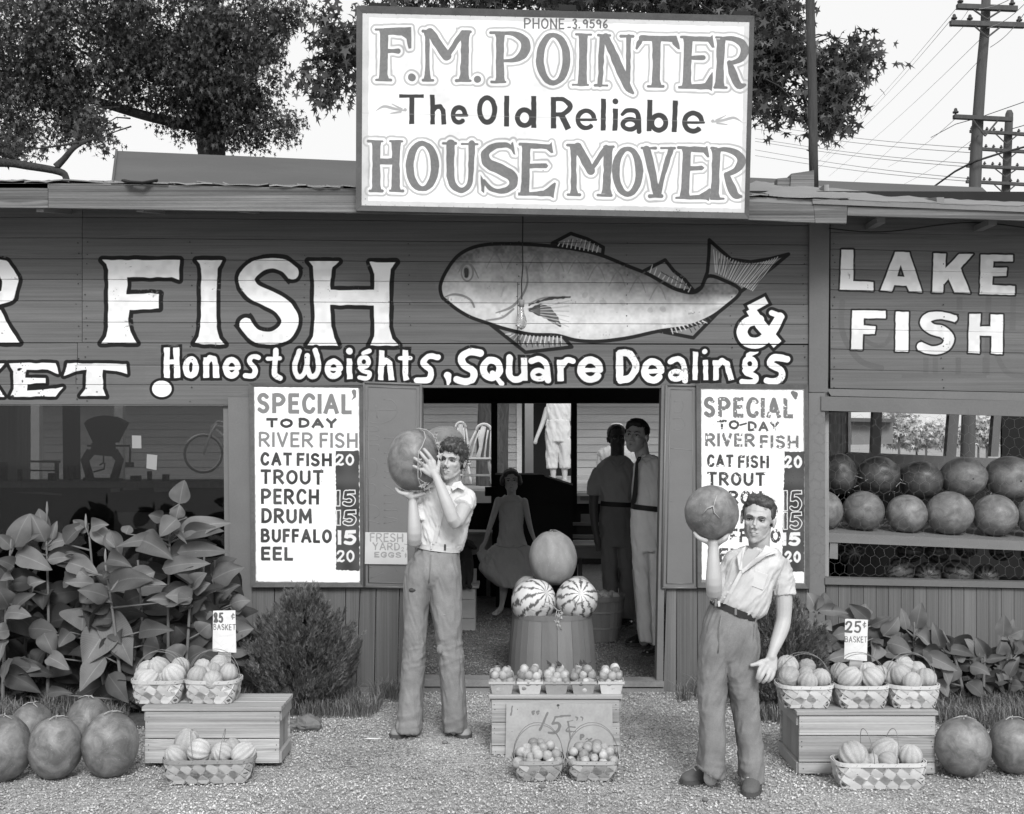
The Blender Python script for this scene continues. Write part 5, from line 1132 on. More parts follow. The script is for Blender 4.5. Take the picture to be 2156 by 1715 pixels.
m_plank = mat('bench_plank', .30, rough=.8, var=.2, scale=3, stretch=(.4,1,3), bump=.4, obvar=.12)
bench = thing('plank_bench', 'low table of pale planks at the back of the shed, behind the two men', 'bench', (W(1260,0,4.0).x, 4.0,0))
def B_(n_, q, y0, y1, mt=None): obj(n_, MB().quad(q, y0, y1), mt or m_plank, bench)
B_('plank', [(1205,1153),(1392,1158),(1392,1178),(1205,1176)],3.9,3.95);
obj('plank', MB().hexa([(W(1205,0,3.9).x, 3.9, W(0,1153,3.9).z),(2.2,3.9, W(0,1155,3.9).z),(2.2,3.9, W(0,1153,3.9).z + .02),(W(1205,0,3.9).x, 3.9, W(0,1153,3.9).z + .02),(W(1205,0,3.9).x, 4.5, W(0,1153,3.9).z),(2.2,4.5, W(0,1155,3.9).z),(2.2,4.5, W(0,1153,3.9).z + .02),(W(1205,0,3.9).x, 4.5, W(0,1153,3.9).z + .02)]), m_plank, bench)
B_('rail', [(1205,1101),(1300,1101),(1300,1108),(1205,1107)],4.4,4.44); B_('rail', [(1205,1127),(1300,1127),(1300,1135),(1205,1134)],4.3,4.34); B_('rail', [(1222,1045),(1262,1045),(1262,1055),(1222,1054)],4.5,4.54)
for x in (1222,1385): B_('leg', [(x - 4,1176),(x + 4,1176),(x + 4,1245),(x - 4,1245)],4.2,4.28, m_in)
B_('board', [(1223,1083),(1258,1083),(1258,1100),(1223,1100)],4.5,4.52)
bench2 = thing('plank_bench', 'pale plank seat behind the dog, left of the girl', 'bench', (W(1020,0,4.0).x, 4.0,0))
obj('plank', MB().quad([(965,1126),(1036,1127),(1036,1160),(965,1176)],4.2,4.25), m_plank, bench2); obj('plank', MB().quad([(965,1120),(1036,1121),(1036,1126),(965,1126)],4.1,4.4), m_plank, bench2)
for x in (980,1028): obj('leg', MB().quad([(x - 4,1165),(x + 4,1165),(x + 4,1255),(x - 4,1255)],4.26,4.34), m_in, bench2)
ch = thing('cabinet', 'tall dark wooden cabinet with a sloping top behind the girl', 'cabinet', (W(1124,0,3.8).x, 3.8,0))
zf = lambda py: W(0, py, 3.8).z
obj('body', MB().add([(W(px, py, y_).x, y_, zf(py) if py < 1300 else 0) for y_ in (3.8,4.3) for px, py in ((1044,1300),(1206,1300),(1206,1023),(1145,1003),(1044,1003))],[(0,1,2,3,4),(9,8,7,6,5),(0,5,6,1),(1,6,7,2),(2,7,8,3),(3,8,9,4),(4,9,5,0)]), m_dark, ch)
obj('moulding', MB().quad([(1042,1000),(1146,1000),(1146,1004),(1042,1004)],3.77,4.3), m_dark, ch)
obj('door_panel', MB().quad([(1052,1060),(1196,1062),(1196,1225),(1052,1225)],3.785,3.8), m_dark, ch)
bx = thing('box', 'pale wooden box the dog sits on, behind the taller boy\'s leg', 'box', (W(985,0,2.4).x, 2.4,0))
yb2 = 2.4; zt2 = W(0,1236, yb2).z
for q in ([(952,1240),(1000,1240),(1000,1262),(952,1262)],[(952,1263),(1000,1263),(1000,1302),(952,1302)]): obj('slat', MB().quad(q, yb2, yb2 + .02), m_plank, bx)
obj('lid', MB().quad([(950,1234),(1008,1234),(1008,1239),(950,1239)], yb2 - .02, yb2 + .34), m_plank, bx)
obj('end_board', MB().quad([(998,1240),(1001,1240),(1001,1328),(998,1328)], yb2 + .021, yb2 + .32), m_plank, bx); obj('slat', MB().quad([(952,1303),(1000,1303),(1000,1328),(952,1328)], yb2, yb2 + .02), m_plank, bx)
obj('back_box', MB().quad([(985,1200),(1003,1200),(1003,1234),(985,1234)], yb2 + .2, yb2 + .3), m_plank, bx)
# ------------------------------------------------------------------ behind the left window: weighing scale, counter, papers, bicycle
ct = thing('counter', 'long dark shop counter inside the left window', 'counter', (-2.4,.7,0))
obj('top', MB().hexa([(-5,.45,1.30),(W(478,0,.5).x, .45,1.30),(W(478,0,.5).x, .45,1.335),(-5,.45,1.335),(-5,1.1,1.30),(W(478,0,.5).x, 1.1,1.30),(W(478,0,.5).x, 1.1,1.335),(-5,1.1,1.335)]), m_in, ct)
obj('front', MB().box(-5, W(478,0,.5).x, .5,.54,0,1.30), m_dark, ct)
G = lambda zx, zy, y: W(zx * .2625, zy * .2625 + 827.6, y)
sc_ = thing('shop_scale', 'dark fan-shaped shop scale standing on the counter behind the left window', 'scale', (*G(820,700,.75)[:2],1.335))
m_scale = mat('scale_iron', .018, rough=.45, var=.2, scale=5, bump=.1)
ys_ = .75
fan = [(672,245),(700,215),(760,190),(830,180),(900,190),(960,215),(998,240),(965,300),(935,360),(915,400),(745,400),(715,340)]
f_ = [G(*p, ys_ - .05) for p in fan]; bk = [Vector((p.x, ys_ + .06, p.z)) for p in f_]; n_ = len(fan)
obj('dial_housing', MB().add(f_ + bk, [tuple(range(n_))[::-1], tuple(range(n_, 2 * n_))] + [(i, (i + 1) % n_, n_ + (i + 1) % n_, n_ + i) for i in range(n_)]), m_scale, sc_)
obj('neck', MB().tube([(*G(830,400, ys_),.085),(*G(830,450, ys_),.09),(*G(825,500, ys_),.12)],.1,12, flat=.7), m_scale, sc_, True)
for sx_ in (-1,1):
    obj('leg', MB().tube([(*G(820 + sx_ * 90,470, ys_),.035),(*G(820 + sx_ * 140,540, ys_),.032),(*G(820 + sx_ * 110,640, ys_),.03),(*G(820 + sx_ * 95,700, ys_),.034)],.03,8), m_scale, sc_, True)
obj('base', MB().tube([G(670,698, ys_), G(980,705, ys_)],.018,8), m_scale, sc_)
obj('beam', MB().tube([G(700,425, ys_), G(1040,425, ys_), G(1045,470, ys_), G(1040,560, ys_)],.008,6), m_scale, sc_)
obj('weight', MB().tube([(*G(1040,555, ys_),.03),(*G(1040,595, ys_),.033)],.03,10), m_scale, sc_)
obj('rod', MB().tube([G(830,500, ys_), G(830,560, ys_), G(800,580, ys_)],.006,6), m_scale, sc_)
obj('rod', MB().tube([G(840,560, ys_), G(835,610, ys_), G(750,635, ys_)],.006,6), m_scale, sc_)
m_paper = mat('paper', .26, rough=.8, var=.08, scale=6, bump=.1)
for q, lb in (([(1058,342),(1132,343),(1134,445),(1060,445)], 'small white paper pinned up inside the left window, higher of the two'),([(1178,492),(1262,500),(1255,620),(1174,605)], 'torn white paper hanging inside the left window, nearer the bicycle')):
    p = [G(a, b_, .024) for a, b_ in q]; obj('paper_note', MB().hexa([p[3], p[2], p[1], p[0]] + [Vector((v.x, v.y + .002, v.z)) for v in (p[3], p[2], p[1], p[0])]), m_paper, loc=p[3], label=lb, cat='paper', group='papers in the window')
for q, lb in (([(885,768),(960,765),(962,795),(888,800)], 'pale folded paper lying on the counter below the scale'),([(985,757),(1112,755),(1110,779),(990,782)], 'long pale paper on the counter in the middle of the window'),([(1230,762),(1362,764),(1350,790),(1240,798)], 'pale paper bags on the counter nearest the window post'),([(95,800),(330,795),(500,812),(495,824),(100,812)][:4], 'pale strip of paper at the left end of the counter')):
    p = [G(a, b_, .46) for a, b_ in q]; obj('paper_pile', MB().hexa([p[3], p[2], p[1], p[0]] + [Vector((v.x, v.y + .03, v.z)) for v in (p[3], p[2], p[1], p[0])]), m_paper, loc=p[3], label=lb, cat='paper', group='papers on the counter')
for zx, w_, h_ in ((30,60,150),(160,40,90),(420,70,60),(560,50,120),(1090,90,40),(1200,40,75),(1330,60,50)):
    c_ = G(zx, 715,.8); obj('counter_tin', MB().tube([(c_.x, .8,1.336),(c_.x, .8,1.336 + h_ * .2625 * S(.8))], w_ * .13 * S(.8),12), m_scale, loc=(c_.x, .8,1.336), label='dark tin or jar standing on the shop counter behind the window', cat='tin', group='tins on the shop counter')
obj('window_stud', MB().quad([(131,840),(159,840),(160,1011),(133,1011)],1.5,1.6), m_dark, stand)
m_card = mat('cardboard', .24, rough=.85, var=.1, scale=4, bump=.1)
obj('cardboard_panel', MB().quad([(240,1079),(358,1080),(358,1240),(240,1240)],.10,.12), m_card, loc=W(300,1240,.1), label='plain pale panel standing inside the left window above the leaves', cat='panel')
lb_ = thing('plank_bench', 'slatted bench on the porch seen through the left edge of the window', 'bench', G(260,700,5.6))
for q in ([(50,540),(470,545),(470,562),(50,556)],[(60,615),(430,620),(430,630),(60,628)],[(50,700),(950,712),(950,720),(50,712)]): obj('rail', MB().quad([(a * .2625, b_ * .2625 + 827.6) for a, b_ in q],5.6,5.66), m_dark, lb_)
for x in (55,445): obj('leg', MB().quad([(a * .2625, b_ * .2625 + 827.6) for a, b_ in [(x - 8,545),(x + 12,545),(x + 12,830),(x - 8,830)]],5.6,5.66), m_dark, lb_)
hv = .5
for q in ([(950,742),(1300,742),(1300,790),(990,790)],): pass
m_bike = mat('bicycle_steel', .32, rough=.35, var=.1, scale=9, bump=0, spec=.7); m_tyre = mat('tyre', .06, rough=.7, bump=0)
yk = 11.2; bc = G(1632,490, yk); rr_ = 148 * .2625 * S(yk)
bike = thing('bicycle', 'pale bicycle leaning on the porch, its front wheel seen through the left window', 'bicycle', (bc.x, yk, bc.z - rr_))
def ring(cx_, r_, tr_, nm, mt, turn=.0):
    obj(nm, MB().tube([(cx_ + r_ * math.cos(a) * .9, yk + r_ * math.cos(a) * .42, bc.z + r_ * math.sin(a)) for a in np.linspace(0,2 * math.pi, 33)], tr_, 6), mt, bike, True)
ring(bc.x, rr_, .022, 'tyre', m_tyre); ring(bc.x, rr_ * .93,.012, 'rim', m_bike); ring(bc.x + 1.0, rr_, .022, 'tyre', m_tyre); ring(bc.x + 1.0, rr_ * .93,.012, 'rim', m_bike)
for a in np.linspace(0, math.pi * 2,15)[:-1]: obj('spoke', MB().tube([(bc.x, yk, bc.z),(bc.x + rr_ * .93 * math.cos(a) * .9, yk + rr_ * .93 * math.cos(a) * .42, bc.z + rr_ * .93 * math.sin(a))],.003,3, cap=False), m_bike, bike)
hd = G(1740,240, yk)
obj('fork', MB().tube([(bc.x, yk, bc.z),(bc.x + .12, yk, bc.z + .35), hd],.02,6), m_bike, bike, True); obj('top_tube', MB().tube([G(1735,265, yk), G(1990,300, yk)],.024,6), m_bike, bike, True); obj('down_tube', MB().tube([G(1735,295, yk), G(1900,440, yk)],.024,6), m_bike, bike, True)
obj('handlebar', MB().tube([G(1680,315, yk), G(1700,270, yk), G(1748,225, yk), G(1830,245, yk)],.016,6), m_bike, bike, True); obj('mudguard', MB().tube([(bc.x + rr_ * 1.07 * math.cos(a) * .9, yk + rr_ * 1.07 * math.cos(a) * .42, bc.z + rr_ * 1.07 * math.sin(a)) for a in np.linspace(.3,2.6,14)],.02,5), m_bike, bike, True)
# ------------------------------------------------------------------ melons
def melon_tone(blotch, light_end=0.0, stripes=None):
    def ex(N, L, mth, vec, col, raw):
        v = N.new('ShaderNodeTexNoise'); v.inputs['Scale'].default_value = 11; v.inputs['Detail'].default_value = 8; v.inputs['Roughness'].default_value = .68; v.inputs['Distortion'].default_value = .6; L.new(vec, v.inputs[0])
        r = N.new('ShaderNodeMapRange'); r.inputs[1].default_value = .38; r.inputs[2].default_value = .68; r.inputs[3].default_value = 1 - blotch; r.inputs[4].default_value = 1 + blotch; L.new(v.outputs['Fac'], r.inputs[0])
        c = mth('MULTIPLY', col, r.outputs[0])
        s = N.new('ShaderNodeTexNoise'); s.inputs['Scale'].default_value = 150; s.inputs['Detail'].default_value = 1; L.new(vec, s.inputs[0])
        q = N.new('ShaderNodeMapRange'); q.inputs[1].default_value = .70; q.inputs[2].default_value = .76; q.inputs[3].default_value = 0; q.inputs[4].default_value = .10; L.new(s.outputs['Fac'], q.inputs[0])
        return mth('ADD', c, q.outputs[0])
    return ex
m_melon = mat('watermelon_rind', .15, rough=.46, var=.22, scale=28, bump=.2, bscale=35, bdist=.004, extra=melon_tone(.42), obvar=.14, spec=.35)
m_melon_d = mat('watermelon_rind_dark', .055, rough=.42, var=.25, scale=28, bump=.12, bscale=16, bdist=.006, extra=melon_tone(.5), obvar=.2, spec=.35)
m_melon_p = mat('pale_melon_rind', .16, rough=.45, var=.2, scale=24, bump=.15, bscale=14, bdist=.006, extra=melon_tone(.35), obvar=.12, spec=.35)
m_stem = mat('dry_vine', .32, rough=.8, var=.2, scale=20, bump=0)
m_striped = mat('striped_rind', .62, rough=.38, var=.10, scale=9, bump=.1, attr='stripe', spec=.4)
m_striped_d = mat('striped_rind_shaded', .085, rough=.4, var=.10, scale=9, bump=.1, attr='stripe', spec=.4)  # same rind with the shade under the shelf put into its colour
m_pump = mat('pale_melon', .27, rough=.5, var=.16, scale=6, stretch=(1,1,.5), bump=.2, extra=melon_tone(.16), attr='stripe')
def melon_mesh(name, rx, ry, rz, lobes=0, lobe_amp=0.0, stripes=0, seed=0, nu=40, nv=26, egg=0.0, flatb=0.0, dimple=.06):
    r = random.Random(seed); V = []; F_ = []; tone = []
    o = r.uniform(0,50)
    for j in range(nv + 1):
        th = math.pi * j / nv
        for i in range(nu):
            ph = 2 * math.pi * i / nu; s_, c_ = math.sin(th), math.cos(th)
            d = (s_ * math.cos(ph), s_ * math.sin(ph), c_)
            k = 1 + lobe_amp * (abs(math.cos(lobes * ph / 2)) - .6) * s_ + .022 * mnoise.noise((d[0] * 1.4 + o, d[1] * 1.4, d[2] * 1.4))
            k *= 1 - dimple * math.exp(-(s_ / .22) ** 2)
            eg = 1 + egg * c_
            k *= 1 + .018 * mnoise.noise((d[0] * 3.4, d[1] * 3.4 + o, d[2] * 3.4)) - .05 * max(0,-c_ - .8)
            V.append((d[0] * rx * k * eg, d[1] * ry * k * eg, d[2] * rz * k))
            if stripes:
                w = stripes * ph / (2 * math.pi) + .35 * mnoise.noise((d[0] * 3 + o, d[1] * 3, d[2] * 5)) * s_ + .17 * mnoise.noise((d[0] * 12 + o, d[1] * 12, d[2] * 14))
                f = abs((w % 1) - .5); tone.append(.16 if f < .15 + .10 * mnoise.noise((d[2] * 7, ph * 3, o)) else 1.0)
            elif lobes:
                tone.append(.88 + .14 * abs(math.cos(lobes * ph / 2)) ** .5)
            else: tone.append(1.0)
    for j in range(nv):
        for i in range(nu):
            a, b_ = j * nu + i, j * nu + (i + 1) % nu; F_.append((a, a + nu, b_ + nu, b_))
    me = fast_mesh(name, V, F_, True); at = me.attributes.new('stripe', 'FLOAT', 'POINT'); at.data.foreach_set('value', np.array(tone, np.float32)); return me
def melon(px, py, y, hw, hh, label, group=None, mt=None, rot=(0,0,0), seed=0, stem=True, depth=None, name='watermelon', sit=None, stripes=0, lobes=0, egg=0.0, cat='watermelon', end=None, lamp=0.0):
    s = S(y); c = W(px, py, y)
    me = melon_mesh(name, hw * s, (depth or hw) * s, hh * s, lobes=lobes, lobe_amp=lamp, stripes=stripes, seed=seed, egg=egg, nu=96 if stripes else 40, nv=60 if stripes else 26)
    me.materials.append(mt or m_melon); o = bpy.data.objects.new(name, me); COL.objects.link(o); o.location = c; o.rotation_euler = rot; ORG[o.name] = Vector(); tag(o, label, cat, group)
    r = random.Random(seed)
    if stem:
        zt = hh * s * .95; mb = MB(); a0 = r.uniform(0,6)
        mb.tube([(0,0, zt - .012,.006),(.003,0, zt + .010,.004),(.02 * math.cos(a0),.02 * math.sin(a0), zt + .012,.003),(.055 * math.cos(a0),.055 * math.sin(a0), zt + .004,.002)],.004,6)
        st = obj('vine_stem', mb, m_stem, o, True, local=True)
        for q in (2.3,3.6):
            obj('vine_stem', MB().tube([(0,0, zt + .009,.004),(.03 * math.cos(a0 + q),.03 * math.sin(a0 + q), zt + .010,.0025),(.06 * math.cos(a0 + q * 1.1),.06 * math.sin(a0 + q * 1.1), zt - .003,.0015)],.003,5), m_stem, o, True, local=True)
    if end:
        zt = -hh * s * .94
        obj('blossom_scar', MB().ball((0,0, zt),.006,.006,.003,8,5), m_nail, o, True, local=True)
    return o
gw = 'watermelons standing on the gravel'
def stand_melon(px, top, bot, hw, label, seed, ypush=0, rot=(0,0,0), mt=None):
    y = GY(bot) + hw * S(GY(bot)) * .55 + ypush; hh = (bot - top) / 2
    o = melon(px, (top + bot) / 2, y, hw, hh * (y + DIST) / (GY(bot) + DIST) * .98, label, gw, mt, rot, seed); o.location.z = max(o.location.z, hh * S(y) * .96); return o
stand_melon(5,1513,1654,60, 'watermelon cut by the left edge of the frame, front row', 1, rot=(0, R(3),1))
stand_melon(66,1497,1608,46, 'watermelon in the back row at left, between the two leftmost front ones', 2,.1, rot=(R(5),0,2))
stand_melon(116.5,1515,1648,56, 'middle watermelon of the front row left of the wooden box', 3, rot=(0, R(-2),3))
stand_melon(185,1486,1600,47, 'watermelon behind the one nearest the left wooden box', 4,.12, rot=(R(4), R(-6),4), mt=m_melon)
stand_melon(232,1505,1643,58.5, 'large pale-bellied watermelon right beside the left wooden box', 5, rot=(0, R(2),0.6))
stand_melon(-95,1520,1660,58, 'watermelon standing just outside the left edge of the frame', 6)
stand_melon(2028,1515,1643,57, 'watermelon right beside the right wooden box', 7, rot=(0, R(-3),1.4))
stand_melon(2135,1517,1636,52, 'watermelon at the right edge of the frame with a pale scar', 8, rot=(0, R(4),2.4))
obj('rind_scar', MB().ball((0,0,0),.012,.003,.028,8,6), m_stem, None).location = W(2122,1592, GY(1636) - .005); COL.objects[-1].parent = None
_sc = COL.objects[-1]; _m = bpy.data.objects[[o.name for o in COL.objects if o.get('label', '').startswith('watermelon at the right edge')][0]]
_sc.parent = _m; _sc.matrix_parent_inverse = Matrix.Translation(-_m.location) if False else Matrix.LocRotScale(_m.location, _m.rotation_euler, None).inverted()
def shelf_melons():
    D_ = lambda zx, zy: (zx * .24842 + 1679.5, zy * .24842 + 821.5)
    top = [(355,710,145,175, m_melon_d),(680,730,182,168, m_melon_d),(1040,765,182,165, m_melon_d),(1405,740,195,168, m_melon_p),(1800,745,205,185, m_melon_p),(2200,760,190,175, m_melon_p),(2580,770,185,170, m_melon_d)]
    bot = [(230,1020,150,165, m_melon_p),(558,1025,172,168, m_melon_p),(925,1050,168,163, m_melon_p),(1285,1045,195,185, m_melon_p),(1675,1062,182,178, m_melon_p),(2030,1070,170,165, m_melon_p),(2380,1075,175,170, m_melon_p)]
    nm = ['first', 'second', 'third', 'fourth', 'fifth', 'sixth', 'seventh']
    for i, (a, b_, hw, hh, mt) in enumerate(top):
        x, y = D_(a, b_); melon(x, y, .48, hw * .24842, hw * .24842 * 1.15, nm[i] + ' melon from the left in the upper row on the wire-fronted shelf', 'melons on the shelf', mt, (R(-97 + i * 3), R((i % 3 - 1) * 7),0),30 + i, stem=mt is m_melon_d, depth=hh * .24842, end=mt is m_melon_p)
        COL.objects[-1]
    for i, (a, b_, hw, hh, mt) in enumerate(bot):
        x, y = D_(a, b_); melon(x, y, .33, hw * .24842, hw * .24842 * 1.1, nm[i] + ' melon from the left in the lower row on the wire-fronted shelf', 'melons on the shelf', mt, (R(-93 + 4 * (i % 2)) * -1, R((i % 3 - 1) * 8),0),50 + i, stem=False, depth=hh * .24842, end=True)
    low = [(450,1370,110),(950,1360,100),(1180,1370,100),(1430,1340,90),(1730,1360,90),(860,1540,115),(1100,1570,110),(1350,1560,120),(2010,1400,100),(1600,1580,100)]
    for i, (a, b_, r_) in enumerate(low):
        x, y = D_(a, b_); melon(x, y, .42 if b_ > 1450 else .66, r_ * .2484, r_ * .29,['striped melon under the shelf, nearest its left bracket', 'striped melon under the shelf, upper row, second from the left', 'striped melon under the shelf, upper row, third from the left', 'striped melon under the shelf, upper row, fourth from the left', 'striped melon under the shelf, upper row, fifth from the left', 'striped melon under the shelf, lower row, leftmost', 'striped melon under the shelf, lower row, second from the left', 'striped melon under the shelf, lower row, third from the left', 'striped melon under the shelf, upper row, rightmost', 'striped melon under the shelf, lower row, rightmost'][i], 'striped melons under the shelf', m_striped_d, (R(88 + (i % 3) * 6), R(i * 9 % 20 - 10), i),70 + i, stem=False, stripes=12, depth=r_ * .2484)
shelf_melons()
m_straw = mat('straw', .42, rough=.9, var=.2, scale=20, bump=0)
rs = random.Random(5); mb = MB()
for i in range(160):
    px = rs.uniform(1740,2250); c = W(px, 1038 + rs.uniform(-34,10) if rs.random() < .6 else 1110, rs.uniform(.35,.75)); a = rs.uniform(-1.2,1.2); l = rs.uniform(.05,.14)
    mb.tube([c, c + Vector((math.sin(a) * l * .5, rs.uniform(-.02,.02), l * .35)), c + Vector((math.sin(a) * l, rs.uniform(-.03,.03), l * .2))],.0015,3, cap=False)
obj('straw', mb, m_straw, kind='stuff')
# ------------------------------------------------------------------ woven splint baskets
m_splint = mat('splint_wood', .46, rough=.65, var=.12, scale=5, bump=.25, bscale=60, bdist=.001, fine=.06, obvar=.22, spec=.3)
m_splint_d = mat('splint_wood_aged', .30, rough=.7, var=.14, scale=5, bump=.25, bscale=60, bdist=.001, fine=.08, obvar=.25)
m_bask_in = mat('basket_inside', .10, rough=.9, var=.2, scale=9, bump=0)
m_wireh = mat('handle_wire', .16, rough=.5, var=.1, scale=9, bump=0, spec=.5)
def rrect(hx, hy, r, n=7):
    P = []
    for qx, qy, a0 in ((1,1,0),(-1,1,90),(-1,-1,180),(1,-1,270)):
        for i in range(n): a = R(a0 + 90 * i / (n - 1)); P.append((qx * (hx - r) + r * math.cos(a), qy * (hy - r) + r * math.sin(a)))
    return P
def basket(label, cx, y, zb, w, d, h, taper=.78, mt=None, handles='arch', group='splint baskets', rz=0.0, seed=0, hh=.15, rimh=.016, hoff=None):
    """cx metres; w,d at rim; diagonal woven splints are separate strips laid over a dark liner"""
    mt = mt or m_splint; t = thing('basket', label, 'basket', (cx, y, zb), group); t.rotation_euler = (0,0, rz); r = random.Random(seed); ORG[t.name] = Vector()
    hx, hy = w / 2, d / 2
    def side(u, f):   # u along perimeter 0..1, f height 0..1 -> point and outward normal
        k = taper + (1 - taper) * f ** .8; bul = 1 + .02 * math.sin(f * 3.14)
        per = 2 * (2 * hx + 2 * hy); q = (u % 1) * per; rr_ = .30 * min(hx, hy) + .02 * f
        P = rrect(hx * k * bul, hy * k * bul, min(rr_ * (.5 + .9 * f), hy * k * .9)); n = len(P)
        Ls = [math.dist(P[i], P[(i + 1) % n]) for i in range(n)]; tot = sum(Ls); g = (u % 1) * tot
        for i in range(n):
            if g <= Ls[i]: a, b_ = P[i], P[(i + 1) % n]; g /= Ls[i]; break
            g -= Ls[i]
        x, yy = a[0] + (b_[0] - a[0]) * g, a[1] + (b_[1] - a[1]) * g; nx, ny = b_[1] - a[1],-(b_[0] - a[0]); l = math.hypot(nx, ny) or 1
        return Vector((x, yy, h * f)), Vector((nx / l, ny / l, .15))
    N_ = 44; mb = MB(); mb.rings([[side(i / N_, f)[0] * 1 - side(i / N_, f)[1] * .0035 for i in range(N_)] for f in (0.0,.25,.5,.75,.97)], cap=False); mb.add([side(i / N_, 0)[0] for i in range(N_)],[tuple(range(N_))])
    obj('liner', mb, m_bask_in, t, True, local=True)
    ns = max(12, int(round((2 * w + 2 * d) / .066))); sw = .455 / ns
    for sg_ in (1,-1):
        for i in range(ns):
            u0 = i / ns + (.0 if sg_ > 0 else .5 / ns); pts = []; M_ = 7; V = []; F_ = []
            run = sg_ * (h / (2 * w + 2 * d)) * 1.15
            for k in range(M_ + 1):
                f = k / M_ * .97; u = u0 + run * f; e = .0016 * math.cos((k / M_ * 3.2 + i * 1.0) * math.pi) * sg_ + .001
                for s_ in (-1,1):
                    p, n_ = side(u + s_ * sw, f); V.append(p + n_ * (e + .0012));
            for k in range(M_):
                F_.append((2 * k, 2 * k + 1,2 * k + 3,2 * k + 2) if sg_ else ())
            o = obj('splint', fast_mesh('splint', V, [f_ for f_ in F_]), mt, t, local=True)
    for off, zz, nm in ((.0045,.5, 'rim_band'),(-.006,.55, 'inner_rim')):
        a = [side(i / N_, 1)[0] + side(i / N_, 1)[1] * off for i in range(N_)]; ring_ = []
        for i in range(N_):
            p = a[i]; n_ = side(i / N_, 1)[1]; n_.z = 0; t_ = .0022
            ring_.append([(p.x - n_.x * t_, p.y - n_.y * t_, h - rimh),(p.x + n_.x * t_, p.y + n_.y * t_, h - rimh),(p.x + n_.x * t_, p.y + n_.y * t_, h),(p.x - n_.x * t_, p.y - n_.y * t_, h)])
        mb = MB(); mb.rings(ring_ + [ring_[0]], cap=False); obj(nm, mb, mt, t, local=True)
    for i in range(9):
        p, n_ = side(.5 + i / 18 + .0,1); obj('staple', MB().tube([p + n_ * .0065 + Vector((0,0,-.011)), p + n_ * .0065 + Vector((.006,0,-.006))],.0009,4), m_nail, t, local=True)
    if handles == 'arch':
        for oy in (-.012,.012):
            mb = MB().tube([(hx * math.cos(a) * (1.0 - .05 * math.sin(a)), oy * (1 + math.sin(a)) + r.uniform(-.004,.004), h - .02 + hh * math.sin(a) ** .8 if 0 < a < math.pi - .01 else h - .02) for a in np.linspace(0, math.pi, 19)],.0017,5)
            obj('wire_handle', mb, m_wireh, t, True, local=True)
    elif handles == 'ends':
        for fx in hoff or (-.3,.3):
            X = w * fx
            obj('wire_handle', MB().tube([(X + hx * .03 * math.cos(a) + (.02 if fx > 0 else -.02) * math.sin(a),-hy * math.cos(a), h - .012 + hh * math.sin(a) ** .75 if math.sin(a) > 0 else h - .012) for a in np.linspace(0, math.pi, 17)],.0016,5), m_wireh, t, True, local=True)
    return t
# ------------------------------------------------------------------ netted cantaloupes
def netting(N, L, mth, vec, col, raw):
    v = N.new('ShaderNodeTexVoronoi'); v.feature = 'DISTANCE_TO_EDGE'; v.inputs['Scale'].default_value = 230; L.new(vec, v.inputs[0])
    r = N.new('ShaderNodeMapRange'); r.inputs[1].default_value = 0; r.inputs[2].default_value = .25; r.inputs[3].default_value = 1.18; r.inputs[4].default_value = .84; L.new(v.outputs['Distance'], r.inputs[0])
    return mth('MULTIPLY', col, r.outputs[0])
m_cant = mat('cantaloupe_rind', .36, rough=.75, var=.3, scale=10, bump=.35, bscale=120, bdist=.0015, extra=netting, attr='stripe', obvar=.16)
m_cant_d = mat('cantaloupe_rind_smooth', .34, rough=.65, var=.25, scale=8, bump=.2, bscale=120, bdist=.001, extra=netting, obvar=.14, attr='stripe')
CM = [melon_mesh('cantaloupe', .052,.052,.052 * k, lobes=lb, lobe_amp=la, seed=s, nu=40, nv=20, dimple=.07) for k, s, lb, la in ((1.0,1,10,.12),(1.25,2,10,.14),(1.08,3,10,.05),(1.4,4,9,.15))]
def cant(px, py, y, r_, kind, rot, label, group):
    me = CM[kind]; o = bpy.data.objects.new('cantaloupe', me)
    if not me.materials: me.materials.append(m_cant if kind != 2 else m_cant_d)
    COL.objects.link(o); o.location = W(px, py, y); k = r_ * S(y) / .052; o.scale = (k, k, k); o.rotation_euler = rot; tag(o, label, 'melon', group)
    return o
def fill_basket(fruits, y0, where, seed):
    r = random.Random(seed)
    names = {}
    for (px, py, rr_, kind, dy, desc) in fruits:
        cant(px, py, y0 + dy, rr_, kind, (r.uniform(-1.4,1.4), r.uniform(-.5,.5), r.uniform(0,6)), 'cantaloupe %s in %s' % (desc, where), 'cantaloupes')
Z3 = lambda zx, zy: (zx * .30803, zy * .30803 + 1186.6)
m_crate = mat('crate_board', .34, rough=.8, var=.16, scale=3, stretch=(.4,1.2,3), bump=.4, bscale=45, bdist=.002, fine=.08, obvar=.16, extra=wood_rings(.26,4,0,.6))
m_crate_e = mat('crate_end', .28, rough=.85, var=.18, scale=4, bump=.4, obvar=.15)
